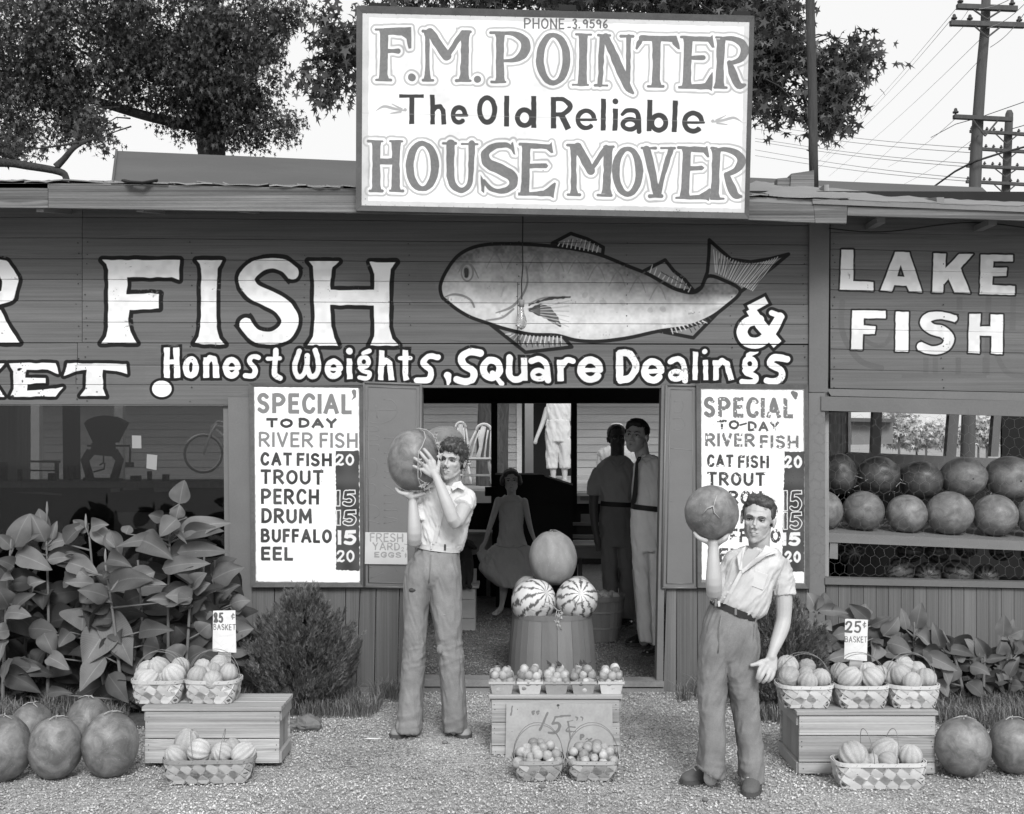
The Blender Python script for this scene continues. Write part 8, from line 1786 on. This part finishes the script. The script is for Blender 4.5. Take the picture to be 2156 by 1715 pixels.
h1.face(p1, m_hair, .75, teeth=True)
rr_ = random.Random(4); lumps = [((-.16,.20,.34),(.13,.14,.11)),((-.05,.26,.37),(.14,.13,.12)),((.10,.24,.37),(.13,.14,.11)),((.22,.14,.30),(.12,.15,.12)),((-.27,.05,.24),(.09,.16,.15)),((.29,.02,.18),(.085,.16,.18)),((0,.0,.47),(.24,.22,.12)),((-.2,.24,.25),(.07,.07,.07)),((.02,.31,.30),(.08,.06,.06)),((.17,.26,.28),(.07,.06,.06))] + [((rr_.uniform(-.26,.26), rr_.uniform(-.1,.25), rr_.uniform(.36,.46)),(.07,.08,.06)) for _ in range(12)]
hm_ = hairpiece(h1, lumps, .0048,.010); strands(h1, hm_, m_hair, p1,650,.007,1); obj('hair', hm_, m_hair, p1, True)
g = MB(); loft(g, [(882,1150,972,1158,.098),(881,1135,980,1142,.108),(884,1108,984,1112,.118),(886,1080,993,1082,.120),(887,1058,1000,1066,.115),(890,1043,1001,1048,.10),(902,1031,992,1034,.085),(924,1022,974,1023,.062)], y1)
limb(g, [(984,1046,.005,.050),(979,1056,-.05,.054),(973,1069,-.105,.055)], y1,14, balls=False); limb(g, [(900,1050,.015,.050),(891,1075,-.02,.052),(885,1099,-.045,.053)], y1,14, balls=False)
fs = folds(.006,20,20,6,3, skew=.45, fine=.5)
obj('shirt', fuse('shirt', g, .0055,3, lambda p, n: fs(p, n) * (.5 + .6 * min(1, max(0,(1.50 - p.z) * 3)))), m_shirt, p1, True)
collar([(955,1017,-.062),(970,1013,-.03),(979,1028,-.095),(976,1032,-.105),(964,1027,-.118),(953,1034,-.12),(950,1026,-.10)], y1, m_shirt, p1); collar([(937,1014,-.05),(928,1018,-.05),(922,1030,-.10),(932,1047,-.125),(940,1034,-.12)], y1, m_shirt, p1)
g = MB(); g.rings([[W(x - 4, yy, y1 - d), W(x + 4, yy, y1 - d), W(x + 4, yy, y1 - d + .006), W(x - 4, yy, y1 - d + .006)] for x, yy, d in ((945,1035,.112),(936,1062,.128),(928,1090,.131),(921,1118,.127),(914,1146,.112))]); obj('placket', g, m_shirt, p1)
for x, yy, d in ((920.5,1079,.135),(914,1107,.134),(909,1140,.120)): obj('button', MB().tube([W(x + 10, yy, y1 - d), W(x + 10, yy, y1 - d - .003)],.0045,10), m_button, p1)
belt((884,1148),(967,1158), y1,.104,10, m_belt1, p1); loop_(908,1151, y1 - .112, m_belt1, p1,6, 'buckle'); loop_(937,1153, y1 - .112, m_patch, p1,6.5)
g = MB(); loft(g, [(884,1153,967,1164,.102),(868,1168,967,1176,.115),(856,1200,969,1205,.125),(868,1228,955,1230,.10),(885,1246,935,1246,.06)], y1)
loft(g, [(862,1180,905,1180,.10),(853,1205,909,1205,.122),(850,1240,908,1240,.110),(851,1290,901,1290,.088,-.01),(852,1353,896,1353,.080,-.015),(846,1420,893,1420,.080),(838,1500,889,1500,.086,.01),(833,1536,886,1543,.092,.01)], y1)
loft(g, [(915,1180,962,1180,.10),(909,1205,970,1205,.122),(902,1240,971,1240,.112),(909,1290,972,1290,.090,-.01),(921,1353,972,1353,.080,-.015),(927,1420,977,1420,.080),(930,1480,980,1480,.082,.01),(934,1537,982,1537,.090,.01)], y1)
ft = folds(.0052,15,15,4.2,8, skew=.25, fine=.5); fk = folds(.007,6,6,14,2, skew=-.6)
obj('trousers', fuse('trousers', g, .0062,3, lambda p, n: ft(p, n) + fk(p, n) * math.exp(-((p.z - .46) / .12) ** 2) * .8 + fk(p, n) * math.exp(-((p.z - .08) / .07) ** 2) * .7), m_jean, p1, True)
for (x, yy, a, b_, d) in ((933,1255,13,5.5,.097),(935,1295,13,2.2,.094),(927,1368,7,9,.092),(868,1243,7,4,.112)):
    c = W(x, yy, y1 - d); k = S(y1); obj('tear', MB().tube([(c.x, c.y - .004, c.z),(c.x, c.y + .004, c.z)],1,14) if False else MB().ball((c.x, c.y, c.z), a * k, .007, b_ * k, 14,8, fn=lambda p_, t_: 1 + .2 * math.sin(3 * p_)), m_patch if yy < 1290 else m_jean, p1, True)
obj('fly', MB().tube([W(907,1168, y1 - .122), W(905,1200, y1 - .130), W(903,1228, y1 - .118)],.003,6), m_jean, p1, True)
shoe(None, y1, p1, m_shoe1,(831,1556),(866,1530),.046); shoe(None, y1, p1, m_shoe1,(979,1557),(963,1527),.047)
ml = melon(870,970, y1 - .03,53.5,66.5, 'large watermelon held up at shoulder height by the taller boy, vine still on it', None, m_melon_p, (0, R(4),2.0),81, stem=False, depth=54)
vn1 = thing('melon_vine', 'loose vine with withered leaves trailing over the taller boy\'s melon', 'vine', W(882,903, y1 - .1))
Zb = lambda a, b_, d: (*W(a * .19879 + 815.4, b_ * .19879 + 876.3, y1 + d),.0028)
for pts in ([(290,145,-.05),(335,130,-.06),(420,150,-.07),(480,195,-.09),(510,260,-.11),(560,420,-.12)],[(335,135,-.07),(390,165,-.11),(405,230,-.15),(370,320,-.185),(330,380,-.20),(325,500,-.215),(325,655,-.20),(345,720,-.185),(400,745,-.17)],[(345,560,-.215),(360,610,-.205),(350,660,-.2)],[(325,655,-.20),(365,690,-.18),(440,730,-.16)]):
    obj('vine_stem', MB().tube([Zb(*p) for p in pts],.0028,5), m_stem, vn1, True)
rl = random.Random(2)
for a, b_, d, sz in ((520,190,-.09,.014),(515,235,-.11,.013),(545,280,-.12,.02),(550,330,-.12,.016),(560,420,-.13,.024),(345,470,-.215,.016),(370,500,-.215,.013),(345,530,-.215,.012),(360,740,-.18,.016),(390,745,-.175,.016),(430,720,-.165,.014),(440,770,-.155,.014),(400,715,-.175,.012),(460,800,-.15,.012)):
    c = Vector(Zb(a, b_, d)[:3]); P = [c + Vector((sz * (1 if q % 2 else .45) * math.cos(q * .7), rl.uniform(-.008,.008), sz * (1 if q % 2 else .45) * math.sin(q * .7))) for q in range(9)]; obj('leaf', MB().add([c] + P, [(0, i + 1,(i + 1) % 9 + 1) for i in range(9)]), m_dryleaf, vn1)
# ================================================================== the younger boy, leaning back
y2 = -2.10; p2 = person('younger boy with combed-back hair leaning back, open stained shirt, balancing a melon on one hand', y2,1540)
h2 = Head(1595.5,1096, y2 - .02,.226, yaw=-20, pitch=3, roll=7.5, child=True)
g = MB(); h2.skull(g)
limb(g, [(1600,1180,.05,.058),(1599,1155,.02,.050),(1598,1130,.0,.052),(1600,1100,.02,.055)], y2)
loft(g, [(1505,1300,1590,1310,.08),(1522,1245,1612,1270,.09),(1535,1195,1640,1215,.09),(1550,1172,1648,1186,.08),(1575,1160,1630,1165,.05)], y2)
limb(g, [(1545,1188,.02,.042),(1522,1225,-.03,.040),(1505,1252,-.06,.034),(1503,1228,-.10,.038),(1502,1190,-.10,.031),(1502,1155,-.085,.024),(1502,1145,-.08,.027)], y2,14)
limb(g, [(1640,1196,.02,.043),(1650,1250,.0,.041),(1650,1300,-.01,.036),(1645,1325,-.03,.036),(1634,1355,-.07,.029),(1627,1374,-.09,.0225),(1624,1384,-.095,.024)], y2,14)
for pts in ([(1502,1146,-.08,.026),(1492,1139,-.07,.02),(1480,1136,-.06,.015)],[(1502,1146,-.08,.026),(1513,1140,-.07,.020),(1521,1137,-.06,.015)],[(1500,1146,-.07,.024),(1498,1140,-.02,.018)]): limb(g, pts, y2,10)
for pts in ([(1486,1139,-.11,.0125),(1475,1135,-.115,.0110),(1467,1129,-.105,.0100),(1462.5,1122,-.095,.0085)],[(1483,1138,-.08,.0125),(1472,1133,-.075,.0110),(1464,1126,-.065,.0100)],[(1484,1137,-.05,.012),(1473,1131,-.035,.0108),(1467,1123,-.02,.0095)],[(1490,1138,-.02,.011),(1482,1133,.0,.0100),(1476,1126,.012,.009)],[(1516,1141,-.10,.014),(1524,1136,-.115,.0125),(1530,1129,-.110,.0110),(1533,1123,-.10,.0090)]): limb(g, pts, y2,10, sm=2)
for a, b_ in (((1623,1384),(1606,1402)),((1627,1384),(1614,1408)),((1629,1386),(1622,1412)),((1630,1386),(1629,1408))): limb(g, [(*a, -.095,.016),(*b_, -.105,.0165)], y2,10)
for pts in ([(1617,1392,-.10,.014),(1604,1394,-.115,.0125),(1592,1399,-.12,.0105),(1582,1401,-.12,.0090)],[(1607,1401,-.12,.0125),(1600,1410,-.145,.0112),(1597,1420,-.150,.0102),(1594,1428,-.14,.0088)],[(1613,1407,-.115,.0125),(1607,1418,-.140,.0112),(1602,1428,-.145,.0102),(1598,1435,-.13,.0088)],[(1621,1411,-.11,.0122),(1618,1422,-.130,.0110),(1612,1432,-.135,.0100),(1606,1437,-.12,.0086)],[(1629,1408,-.105,.0115),(1628,1420,-.115,.0100),(1623,1430,-.12,.0092),(1617,1435,-.11,.008)]): limb(g, pts, y2,10, sm=2)
for q in ([(1500,1380),(1497,1500),(1500,1600),(1496,1640)],[(1562,1390),(1572,1500),(1580,1600),(1583,1645)]): limb(g, [(*q[0],0,.06),(*q[1],.0,.045),(*q[2],.0,.036),(*q[3],.0,.034)], y2)
obj('body', fuse('body', g, .0042,3, lambda p, n: h2.disp(p), h2.tone, .45), m_skin, p2, True)
h2.face(p2, m_hair2,.55, teeth=True, brow=.6)
lumps = [((-.14,.10,.41),(.13,.18,.09)),((.04,.13,.43),(.17,.17,.09)),((.19,.08,.37),(.11,.17,.10)),((-.05,.0,.47),(.22,.24,.08)),((.08,.235,.36),(.13,.05,.05)),((-.2,.16,.33),(.07,.07,.06))]
hm_ = hairpiece(h2, lumps, .0045,.003,6); strands(h2, hm_, m_hair2, p2,260,.0008,2); obj('hair', hm_, m_hair2, p2, True)
g = MB(); loft(g, [(1497,1268,1590,1302,.092),(1499,1250,1612,1290,.108),(1514,1222,1622,1250,.116),(1520,1195,1632,1218,.115),(1526,1172,1650,1190,.105),(1545,1160,1650,1172,.085),(1572,1152,1632,1156,.060)], y2)
limb(g, [(1544,1182,.02,.048),(1533,1208,.0,.050),(1527,1232,-.02,.050)], y2,14, balls=False); limb(g, [(1638,1186,.02,.050),(1648,1218,.005,.051),(1652,1252,.0,.052)], y2,14, balls=False)
fs2 = folds(.006,20,20,7,13, skew=-.6, fine=.5)
def opn(p):   # the open neck of the shirt: pushed in so that the chest shows
    d = (p - W(1572,1178, y2 - .1)); return -.07 * math.exp(-((d.x + d.z * .25) / .030) ** 2 - ((d.z - .025) / .045) ** 2) if p.y < y2 - .02 else 0
obj('shirt', fuse('shirt', g, .0055,3, lambda p, n: fs2(p, n) + opn(p)), m_shirt2, p2, True)
g = MB(); g.add([W(*q, y2 - d) for (q, d) in (((1575,1155),.075),((1602,1160),.085),((1588,1178),.118),((1562,1200),.126),((1560,1180),.115))],[(0,4,3,2,1)])
obj('open_neck', g, m_skin_neck, p2)
collar([(1571,1150,-.07),(1563,1155,-.085),(1552,1172,-.118),(1556,1200,-.130),(1563,1202,-.130),(1563,1178,-.12)], y2, m_shirt2, p2)
collar([(1612,1148,-.06),(1636,1158,-.085),(1637,1164,-.100),(1612,1172,-.122),(1588,1189,-.132),(1563,1208,-.134),(1562,1200,-.130),(1588,1178,-.122),(1604,1163,-.105)], y2, m_shirt2, p2)
g = MB(); g.rings([[W(x - 4, yy, y2 - d), W(x + 4, yy, y2 - d), W(x + 4, yy, y2 - d + .006), W(x - 4, yy, y2 - d + .006)] for x, yy, d in ((1562,1202,.128),(1550,1225,.128),(1537,1250,.122),(1526,1272,.104))]); obj('placket', g, m_shirt2, p2)
for x, yy, d in ((1539,1228,.128),(1533,1247,.124),(1526,1258,.116)): obj('button', MB().tube([W(x, yy, y2 - d), W(x, yy, y2 - d - .003)],.004,10), m_button, p2)
c = W(1598,1222, y2 - .118); obj('pocket', MB().bbox(c.x, c.y + .004, c.z, .034,.003,.038,.002, M=Matrix.Rotation(R(20),3, 'Y')), m_shirt2, p2)
belt((1500,1266),(1588,1301), y2,.098,13, m_belt2, p2); loop_(1514,1272, y2 - .104, m_button, p2,6, 'buckle'); loop_(1549,1288, y2 - .106, m_jean2, p2,8); loop_(1507,1270, y2 - .1, m_jean2, p2,8)
g = MB(); loft(g, [(1499,1270,1589,1306,.096),(1486,1300,1595,1330,.112),(1480,1338,1596,1358,.118),(1495,1380,1575,1388,.095),(1510,1402,1555,1402,.06)], y2)
loft(g, [(1488,1312,1540,1320,.095),(1476,1345,1535,1350,.115),(1471,1395,1528,1400,.100),(1471,1445,1528,1450,.085),(1473,1500,1527,1505,.080),(1473,1560,1526,1568,.082),(1468,1612,1523,1640,.088)], y2)
loft(g, [(1535,1318,1588,1328,.095),(1527,1350,1597,1358,.115),(1521,1398,1593,1400,.104),(1532,1445,1594,1450,.088),(1545,1505,1597,1505,.080),(1554,1570,1604,1570,.080),(1559,1638,1607,1646,.088)], y2)
ft2 = folds(.0052,15,15,4.2,18, skew=-.35, fine=.5)
obj('trousers', fuse('trousers', g, .0062,3, lambda p, n: ft2(p, n) + fk(p, n) * math.exp(-((p.z - .09) / .07) ** 2) * .8 + fk(p, n) * .5 * math.exp(-((p.z - .45) / .1) ** 2)), m_jean2, p2, True)
obj('fly', MB().tube([W(1520,1292, y2 - .112), W(1514,1330, y2 - .122), W(1512,1375, y2 - .112)],.003,6), m_jean2, p2, True); obj('pocket_seam', MB().tube([W(1590,1312, y2 - .085), W(1588,1340, y2 - .10), W(1580,1362, y2 - .112)],.0025,6), m_jean2, p2, True)
for (a, b_, c_) in (((1468,1612),(1496,1634),(1523,1642)),((1560,1640),(1582,1652),(1607,1648))): strip([(a[0], a[1],-.05),(b_[0], b_[1],-.086),(c_[0], c_[1],-.05)], y2,.008,.006, m_jean2, p2, 'cuff')
shoe(None, y2, p2, m_shoe2,(1436,1652),(1512,1640),.045, laces=True); shoe(None, y2, p2, m_shoe2,(1578,1680),(1589,1640),.046, laces=True)
melon(1498.5,1080, y2 - .06,56,58.5, 'dark round watermelon balanced on the younger boy\'s upturned hand, stem end facing out', None, m_melon_d, (R(72), R(-20),0),82, stem=True, depth=58, name='watermelon').data.materials[0] = m_melon
# ================================================================== the two men in the doorway
def shape(label, y, foot, head, skin, shirt, trous, parts, hairm, belt_=None, voxel=.008, amp=.008, squint=.15, lumps=(), hair=True, pose=None, extra=None, hseed=0, name='person'):
    t = person(label, y, foot); g = MB(); head.skull(g)
    for k, v in parts['skin']: (limb if k == 'limb' else loft)(g, v, y)
    obj('body', fuse('body', g, voxel * .75,2, lambda p, n: head.disp(p), head.tone), skin, t, True); head.face(t, hairm, squint)
    if hair: obj('hair', hairpiece(head, list(lumps), voxel, .005, hseed), hairm, t, True)
    for key, m_, sd_ in (('shirt', shirt, 3),('trousers', trous, 9)):
        if key in parts:
            g = MB()
            for k, v in parts[key]: (limb(g, v, y, 12, balls=False) if k == 'limb' else loft(g, v, y))
            obj(parts.get(key + '_name', key), fuse(key, g, voxel, 2, folds(amp, 12,12,3.6, sd_ + hseed, skew=.3)), m_, t, True)
    return t
y3 = 1.37; m_wsh = cloth('pale_shirt', .74,.03); m_wtr = cloth('white_trousers', .8,.03)
h3 = Head(1339,921, y3 - .03,.262, yaw=-24, pitch=-4, roll=6)
p3 = shape('young man in white shirt, dark tie and white trousers leaning by the right door jamb', y3,1365, h3, m_skin_tan, m_wsh, m_wtr, {
    'skin': [('limb', [(1362,985,.03,.06),(1353,960,.01,.056),(1346,930,.01,.06)]),('loft', [(1338,1070,1400,1070,.09),(1338,990,1405,990,.09),(1350,972,1390,972,.06)]),('limb', [(1408,995,0,.045),(1418,1060,.0,.038),(1412,1120,-.02,.03)]),('limb', [(1350,1200,0,.07),(1352,1290,0,.05),(1356,1350,0,.04)])],
    'shirt': [('loft', [(1331,1066,1398,1072,.105),(1330,1035,1402,1040,.115),(1333,1000,1410,1005,.115),(1335,980,1412,985,.10),(1345,965,1400,970,.08),(1352,957,1376,960,.06)]),('limb', [(1404,990,.0,.058),(1412,1020,0,.058),(1415,1045,0,.058)])],
    'trousers': [('loft', [(1330,1070,1398,1076,.11),(1329,1110,1402,1112,.12),(1331,1160,1400,1160,.115)]),('loft', [(1331,1150,1370,1150,.1),(1334,1200,1368,1200,.09),(1340,1280,1370,1280,.08),(1345,1348,1374,1352,.085)]),('loft', [(1362,1150,1400,1150,.1),(1364,1240,1396,1240,.085,.03),(1364,1355,1392,1358,.085,.03)])]}, m_hairk, voxel=.008, lumps=[((-.12,.2,.36),(.16,.13,.10)),((.08,.22,.37),(.16,.12,.10)),((0,.0,.46),(.25,.24,.1)),((-.2,.22,.27),(.09,.07,.08))], hseed=5)
belt((1331,1066),(1398,1073), y3,.112,11, m_belt2, p3)
obj('tie', MB().rings([[W(x - w_, yy, y3 - d), W(x + w_, yy, y3 - d), W(x + w_, yy, y3 - d + .01), W(x - w_, yy, y3 - d + .01)] for x, yy, w_, d in ((1347,962,3.5,.115),(1345,968,4.5,.125),(1341,976,3,.128),(1339,1010,4.2,.130),(1337,1040,5.4,.128),(1334,1058,5,.122),(1333,1064,1.5,.12))]), m_belt2, p3)
collar([(1351,955,-.06),(1345,960,-.09),(1341,972,-.125),(1346,966,-.125)], y3, m_wsh, p3); collar([(1368,956,-.05),(1376,966,-.09),(1358,976,-.125),(1351,965,-.120)], y3, m_wsh, p3)
shoe(None, y3, p3, m_shoek, (1318,1359),(1366,1356),.05); shoe(None, y3, p3, m_shoek, (1360,1382),(1384,1368),.05)
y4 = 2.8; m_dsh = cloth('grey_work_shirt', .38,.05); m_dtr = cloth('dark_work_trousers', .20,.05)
h4 = Head(1299.5,925, y4 - .03,.25, yaw=4, pitch=-2, roll=-1)
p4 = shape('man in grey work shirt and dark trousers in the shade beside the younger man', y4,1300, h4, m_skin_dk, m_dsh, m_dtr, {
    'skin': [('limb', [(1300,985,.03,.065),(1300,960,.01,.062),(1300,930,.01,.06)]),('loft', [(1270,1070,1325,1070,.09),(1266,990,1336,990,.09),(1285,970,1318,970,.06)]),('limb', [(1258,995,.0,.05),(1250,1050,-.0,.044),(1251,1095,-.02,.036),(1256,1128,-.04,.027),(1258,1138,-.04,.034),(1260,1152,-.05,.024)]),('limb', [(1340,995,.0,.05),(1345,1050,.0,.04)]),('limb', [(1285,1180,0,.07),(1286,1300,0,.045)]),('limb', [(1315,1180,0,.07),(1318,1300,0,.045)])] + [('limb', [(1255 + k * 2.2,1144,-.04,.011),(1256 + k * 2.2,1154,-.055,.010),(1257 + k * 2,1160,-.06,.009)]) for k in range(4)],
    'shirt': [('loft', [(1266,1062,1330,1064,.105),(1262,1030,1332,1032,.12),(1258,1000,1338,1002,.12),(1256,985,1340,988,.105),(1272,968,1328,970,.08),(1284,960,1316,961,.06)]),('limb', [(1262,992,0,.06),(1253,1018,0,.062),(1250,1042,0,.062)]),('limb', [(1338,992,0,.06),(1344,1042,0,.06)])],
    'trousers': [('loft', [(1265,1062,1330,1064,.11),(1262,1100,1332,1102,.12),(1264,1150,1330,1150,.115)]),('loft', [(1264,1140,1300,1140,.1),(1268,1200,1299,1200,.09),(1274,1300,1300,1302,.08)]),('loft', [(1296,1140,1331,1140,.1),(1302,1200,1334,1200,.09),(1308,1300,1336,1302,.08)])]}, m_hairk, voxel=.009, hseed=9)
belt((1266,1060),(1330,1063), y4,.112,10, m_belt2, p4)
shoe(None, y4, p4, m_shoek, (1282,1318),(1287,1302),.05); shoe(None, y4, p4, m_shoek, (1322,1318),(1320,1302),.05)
collar([(1288,960,-.05),(1282,966,-.08),(1290,978,-.125),(1300,985,-.13),(1294,972,-.11)], y4, m_dsh, p4); collar([(1313,960,-.05),(1319,966,-.08),(1312,978,-.125),(1301,985,-.13),(1306,972,-.11)], y4, m_dsh, p4)
# ================================================================== the girl holding out her skirt
y5 = 3.30; m_dress = cloth('faded_dress', .50,.08); h5 = Head(1076,1014, y5 - .02,.228, yaw=3, pitch=-2, roll=-3)
p5 = shape('barefoot girl in a sleeveless faded dress holding out her skirt in the shade', y5,1070, h5, m_skin_tan, m_dress, m_dress, {
    'skin': [('limb', [(1077,1058,.02,.045),(1077,1042,.0,.040),(1076,1020,.01,.05)]),('loft', [(1060,1140,1094,1140,.05),(1060,1090,1094,1090,.055),(1052,1064,1102,1064,.045),(1050,1052,1104,1054,.045),(1062,1044,1092,1044,.04)]),
             ('limb', [(1049,1054,.0,.034),(1041,1080,.0,.031),(1032,1108,-.02,.026),(1026,1128,-.04,.022),(1021,1143,-.05,.017),(1016,1150,-.05,.022),(1012,1158,-.05,.017)]),('limb', [(1104,1056,.0,.034),(1109,1080,.0,.031),(1114,1102,-.01,.026),(1119,1120,-.03,.022),(1125,1136,-.05,.017),(1130,1143,-.05,.022),(1134,1150,-.05,.016)]),
             ('limb', [(1063,1200,0,.05),(1061,1232,0,.042),(1060,1250,.01,.036),(1057,1272,.01,.024),(1054,1283,.0,.026),(1047,1290,-.06,.026),(1040,1293,-.12,.02)]),('limb', [(1088,1200,0,.05),(1087,1250,.02,.036),(1086,1280,.03,.024),(1085,1290,-.04,.026)])] + [('limb', [(1014 + k * 1.6,1155,-.05,.009),(1009 + k * 2,1162,-.06,.008)]) for k in range(4)] + [('limb', [(1042 + k * 2,1293,-.11,.009),(1039 + k * 2,1295,-.14,.008)]) for k in range(4)],
    'shirt': [('loft', [(1046,1152,1108,1152,.09),(1050,1130,1104,1132,.085),(1053,1100,1100,1102,.08),(1052,1070,1101,1072,.078),(1056,1056,1099,1058,.065)]),('limb', [(1059,1060,-.02,.014),(1061,1050,.0,.014),(1064,1045,.03,.014)]),('limb', [(1096,1060,-.02,.014),(1093,1050,.0,.014),(1091,1045,.03,.014)])], 'shirt_name': 'dress_bodice',
    'trousers': [('loft', [(1043,1148,1110,1148,.10),(1026,1162,1122,1160,.14),(1014,1182,1128,1180,.17),(1010,1198,1128,1206,.20),(1026,1216,1126,1222,.21),(1044,1229,1120,1236,.21)]),('loft', [(1004,1166,1012,1158,.02,-.04),(1008,1176,1030,1162,.03,-.03),(1020,1195,1060,1176,.05,-.02)]),('loft', [(1128,1150,1134,1160,.02,-.04),(1112,1160,1126,1180,.04,-.02),(1090,1175,1118,1200,.05,0)])], 'trousers_name': 'skirt'}, m_hair, voxel=.0085, amp=.012, lumps=[((-.34,.0,.05),(.11,.2,.22)),((.34,.0,.05),(.11,.2,.22)),((0,.16,.36),(.24,.16,.1)),((-.2,.2,.28),(.12,.1,.1)),((.2,.2,.28),(.12,.1,.1)),((.38,-.05,-.08),(.09,.14,.12)),((-.37,-.05,-.06),(.08,.14,.12))], hseed=2)
obj('waist_seam', MB().tube([W(x, yy, y5 - d) for x, yy, d in ((1040,1146,.06),(1052,1151,.11),(1070,1154,.125),(1090,1154,.125),(1108,1148,.08))],.004,6), m_dsh, p5, True)
# ================================================================== figures on the porch
y6 = 11.6; k6 = S(y6); h6 = Head(1178,828, y6,.23)
p6 = shape('person in white trousers and pale shirt on the porch, upper part hidden by the beam', y6,1178, h6, m_skin_tan, m_shirt, m_shirt, {
    'skin': [('limb', [(1178,855,.02,.05),(1178,835,0,.05)]),('limb', [(1152,862,0,.05),(1143,890,0,.04),(1130,922,-.05,.03),(1127,932,-.05,.035)]),('limb', [(1203,862,0,.05),(1207,890,0,.04),(1206,925,0,.03)]),('limb', [(1164,980,0,.06),(1165,1000,0,.045),(1165,1012,0,.04),(1163,1014,-.12,.035)]),('limb', [(1188,980,0,.06),(1189,1000,0,.045),(1189,1012,0,.04),(1190,1014,-.12,.035)])],
    'shirt': [('loft', [(1152,888,1200,888,.12),(1150,868,1203,868,.13),(1152,850,1203,850,.12),(1165,842,1192,842,.08)])],
    'trousers': [('loft', [(1151,885,1199,885,.13),(1149,905,1200,905,.14),(1149,930,1200,930,.13)]),('loft', [(1149,925,1175,925,.11),(1151,986,1173,986,.09)]),('loft', [(1176,925,1201,925,.11),(1178,986,1200,986,.09)])]}, m_hair, voxel=.014, amp=.015, hseed=7)
y7 = 9.0; h7 = Head(1299,908, y7,.22, yaw=30)
p7 = shape('person in white with a white cap sitting on the porch behind the two men', y7,1300, h7, m_skin_tan, m_shirt, m_shirt, {
    'skin': [('limb', [(1300,940,.02,.05),(1300,925,0,.05)]),('limb', [(1268,950,0,.05),(1262,985,-.05,.04),(1285,1000,-.2,.03)]),('limb', [(1332,950,0,.05),(1338,985,-.05,.04),(1320,1000,-.2,.03)])],
    'shirt': [('loft', [(1270,1005,1330,1005,.14),(1264,975,1336,975,.15),(1258,952,1342,952,.13),(1280,940,1322,940,.08)])],
    'trousers': [('loft', [(1265,1000,1335,1000,.16),(1265,1018,1335,1018,.18)]),('limb', [(1282,1008,-.1,.09),(1280,1006,-.4,.08),(1280,1022,-.45,.07),(1280,1048,-.45,.06)]),('limb', [(1318,1008,-.1,.09),(1320,1006,-.4,.08),(1320,1022,-.45,.07),(1320,1048,-.45,.06)])]}, m_hair, voxel=.014, amp=.012, hseed=8)
g = MB(); h7.ell(g, (0,-.05,.36),(.40,.46,.17)); h7.ell(g, (0,.32,.24),(.27,.22,.03)); obj('cap', fuse('cap', g, .01,2), m_shirt, p7, True)
bc_ = thing('porch_chair', 'dark wooden chair under the seated person in white', 'chair', W(1300,1018, y7))
obj('seat', MB().box(W(1262,0, y7).x, W(1338,0, y7).x, y7 - .2, y7 + .22, ZP + .10, ZP + .14), m_in, bc_)
for a_ in (1264,1336):
    obj('back_post', MB().tube([W(a_ - 2,1028, y7 + .2), W(a_ - 4,962, y7 + .24)],.02,8), m_in, bc_); obj('leg', MB().box(W(a_, 0, y7).x - .02, W(a_, 0, y7).x + .02, y7 - .2, y7 - .16, ZP, ZP + .10), m_in, bc_)
# ================================================================== the dog on its box
yd = 2.5; dg_ = thing('dog', 'dark short-haired dog sitting on a box behind the taller boy', 'dog', W(982,1237, yd)); g = MB()
limb(g, [(976,1218,.05,.085),(976,1200,.03,.088),(978,1182,-.0,.080),(980,1166,-.03,.062),(982,1155,-.04,.048),(985,1147,-.05,.046)], yd, 14)
g.ball(W(986,1147, yd - .05),.052,.05,.044); limb(g, [(988,1148,-.06,.036),(995,1151,-.09,.026),(1000,1154,-.11,.020)], yd)
for q in (-1,1):
    limb(g, [(980 + q * 5,1185,-.06,.04),(981 + q * 6,1210,-.10,.026),(981 + q * 6,1226,-.11,.019),(982 + q * 6,1234,-.12,.02),(985 + q * 6,1236,-.15,.018)], yd); limb(g, [(972 + q * 8,1212,.03,.055),(976 + q * 9,1222,-.04,.04),(974 + q * 9,1230,.02,.022),(978 + q * 10,1235,-.06,.018)], yd)
    P = [W(984 + q * 3,1142, yd - .03 + q * .03), W(989 + q * 5,1141, yd - .05 + q * .045), W(994 + q * 4,1152, yd - .06 + q * .055), W(990 + q * 4,1152, yd - .05 + q * .05)]; g.tube([(*P[0],.014),(*P[1],.018),(*P[2],.008)],.01,8, flat=.5)
limb(g, [(966,1226,.08,.02),(958,1232,.10,.014),(952,1233,.06,.008)], yd)
m_fur = mat('dark_fur', .028, rough=.8, var=.3, scale=12, bump=.5, bscale=90, bdist=.004, attr='tone')
obj('body', fuse('body', g, .0065,3), m_fur, dg_, True)
for q in (-1,1): obj('eye', MB().ball(W(992,1146, yd - .085 + q * .025),.006), m_iris, dg_, True)
obj('nose', MB().ball(W(1001,1153, yd - .12),.011,.010,.008), m_lash, dg_, True)
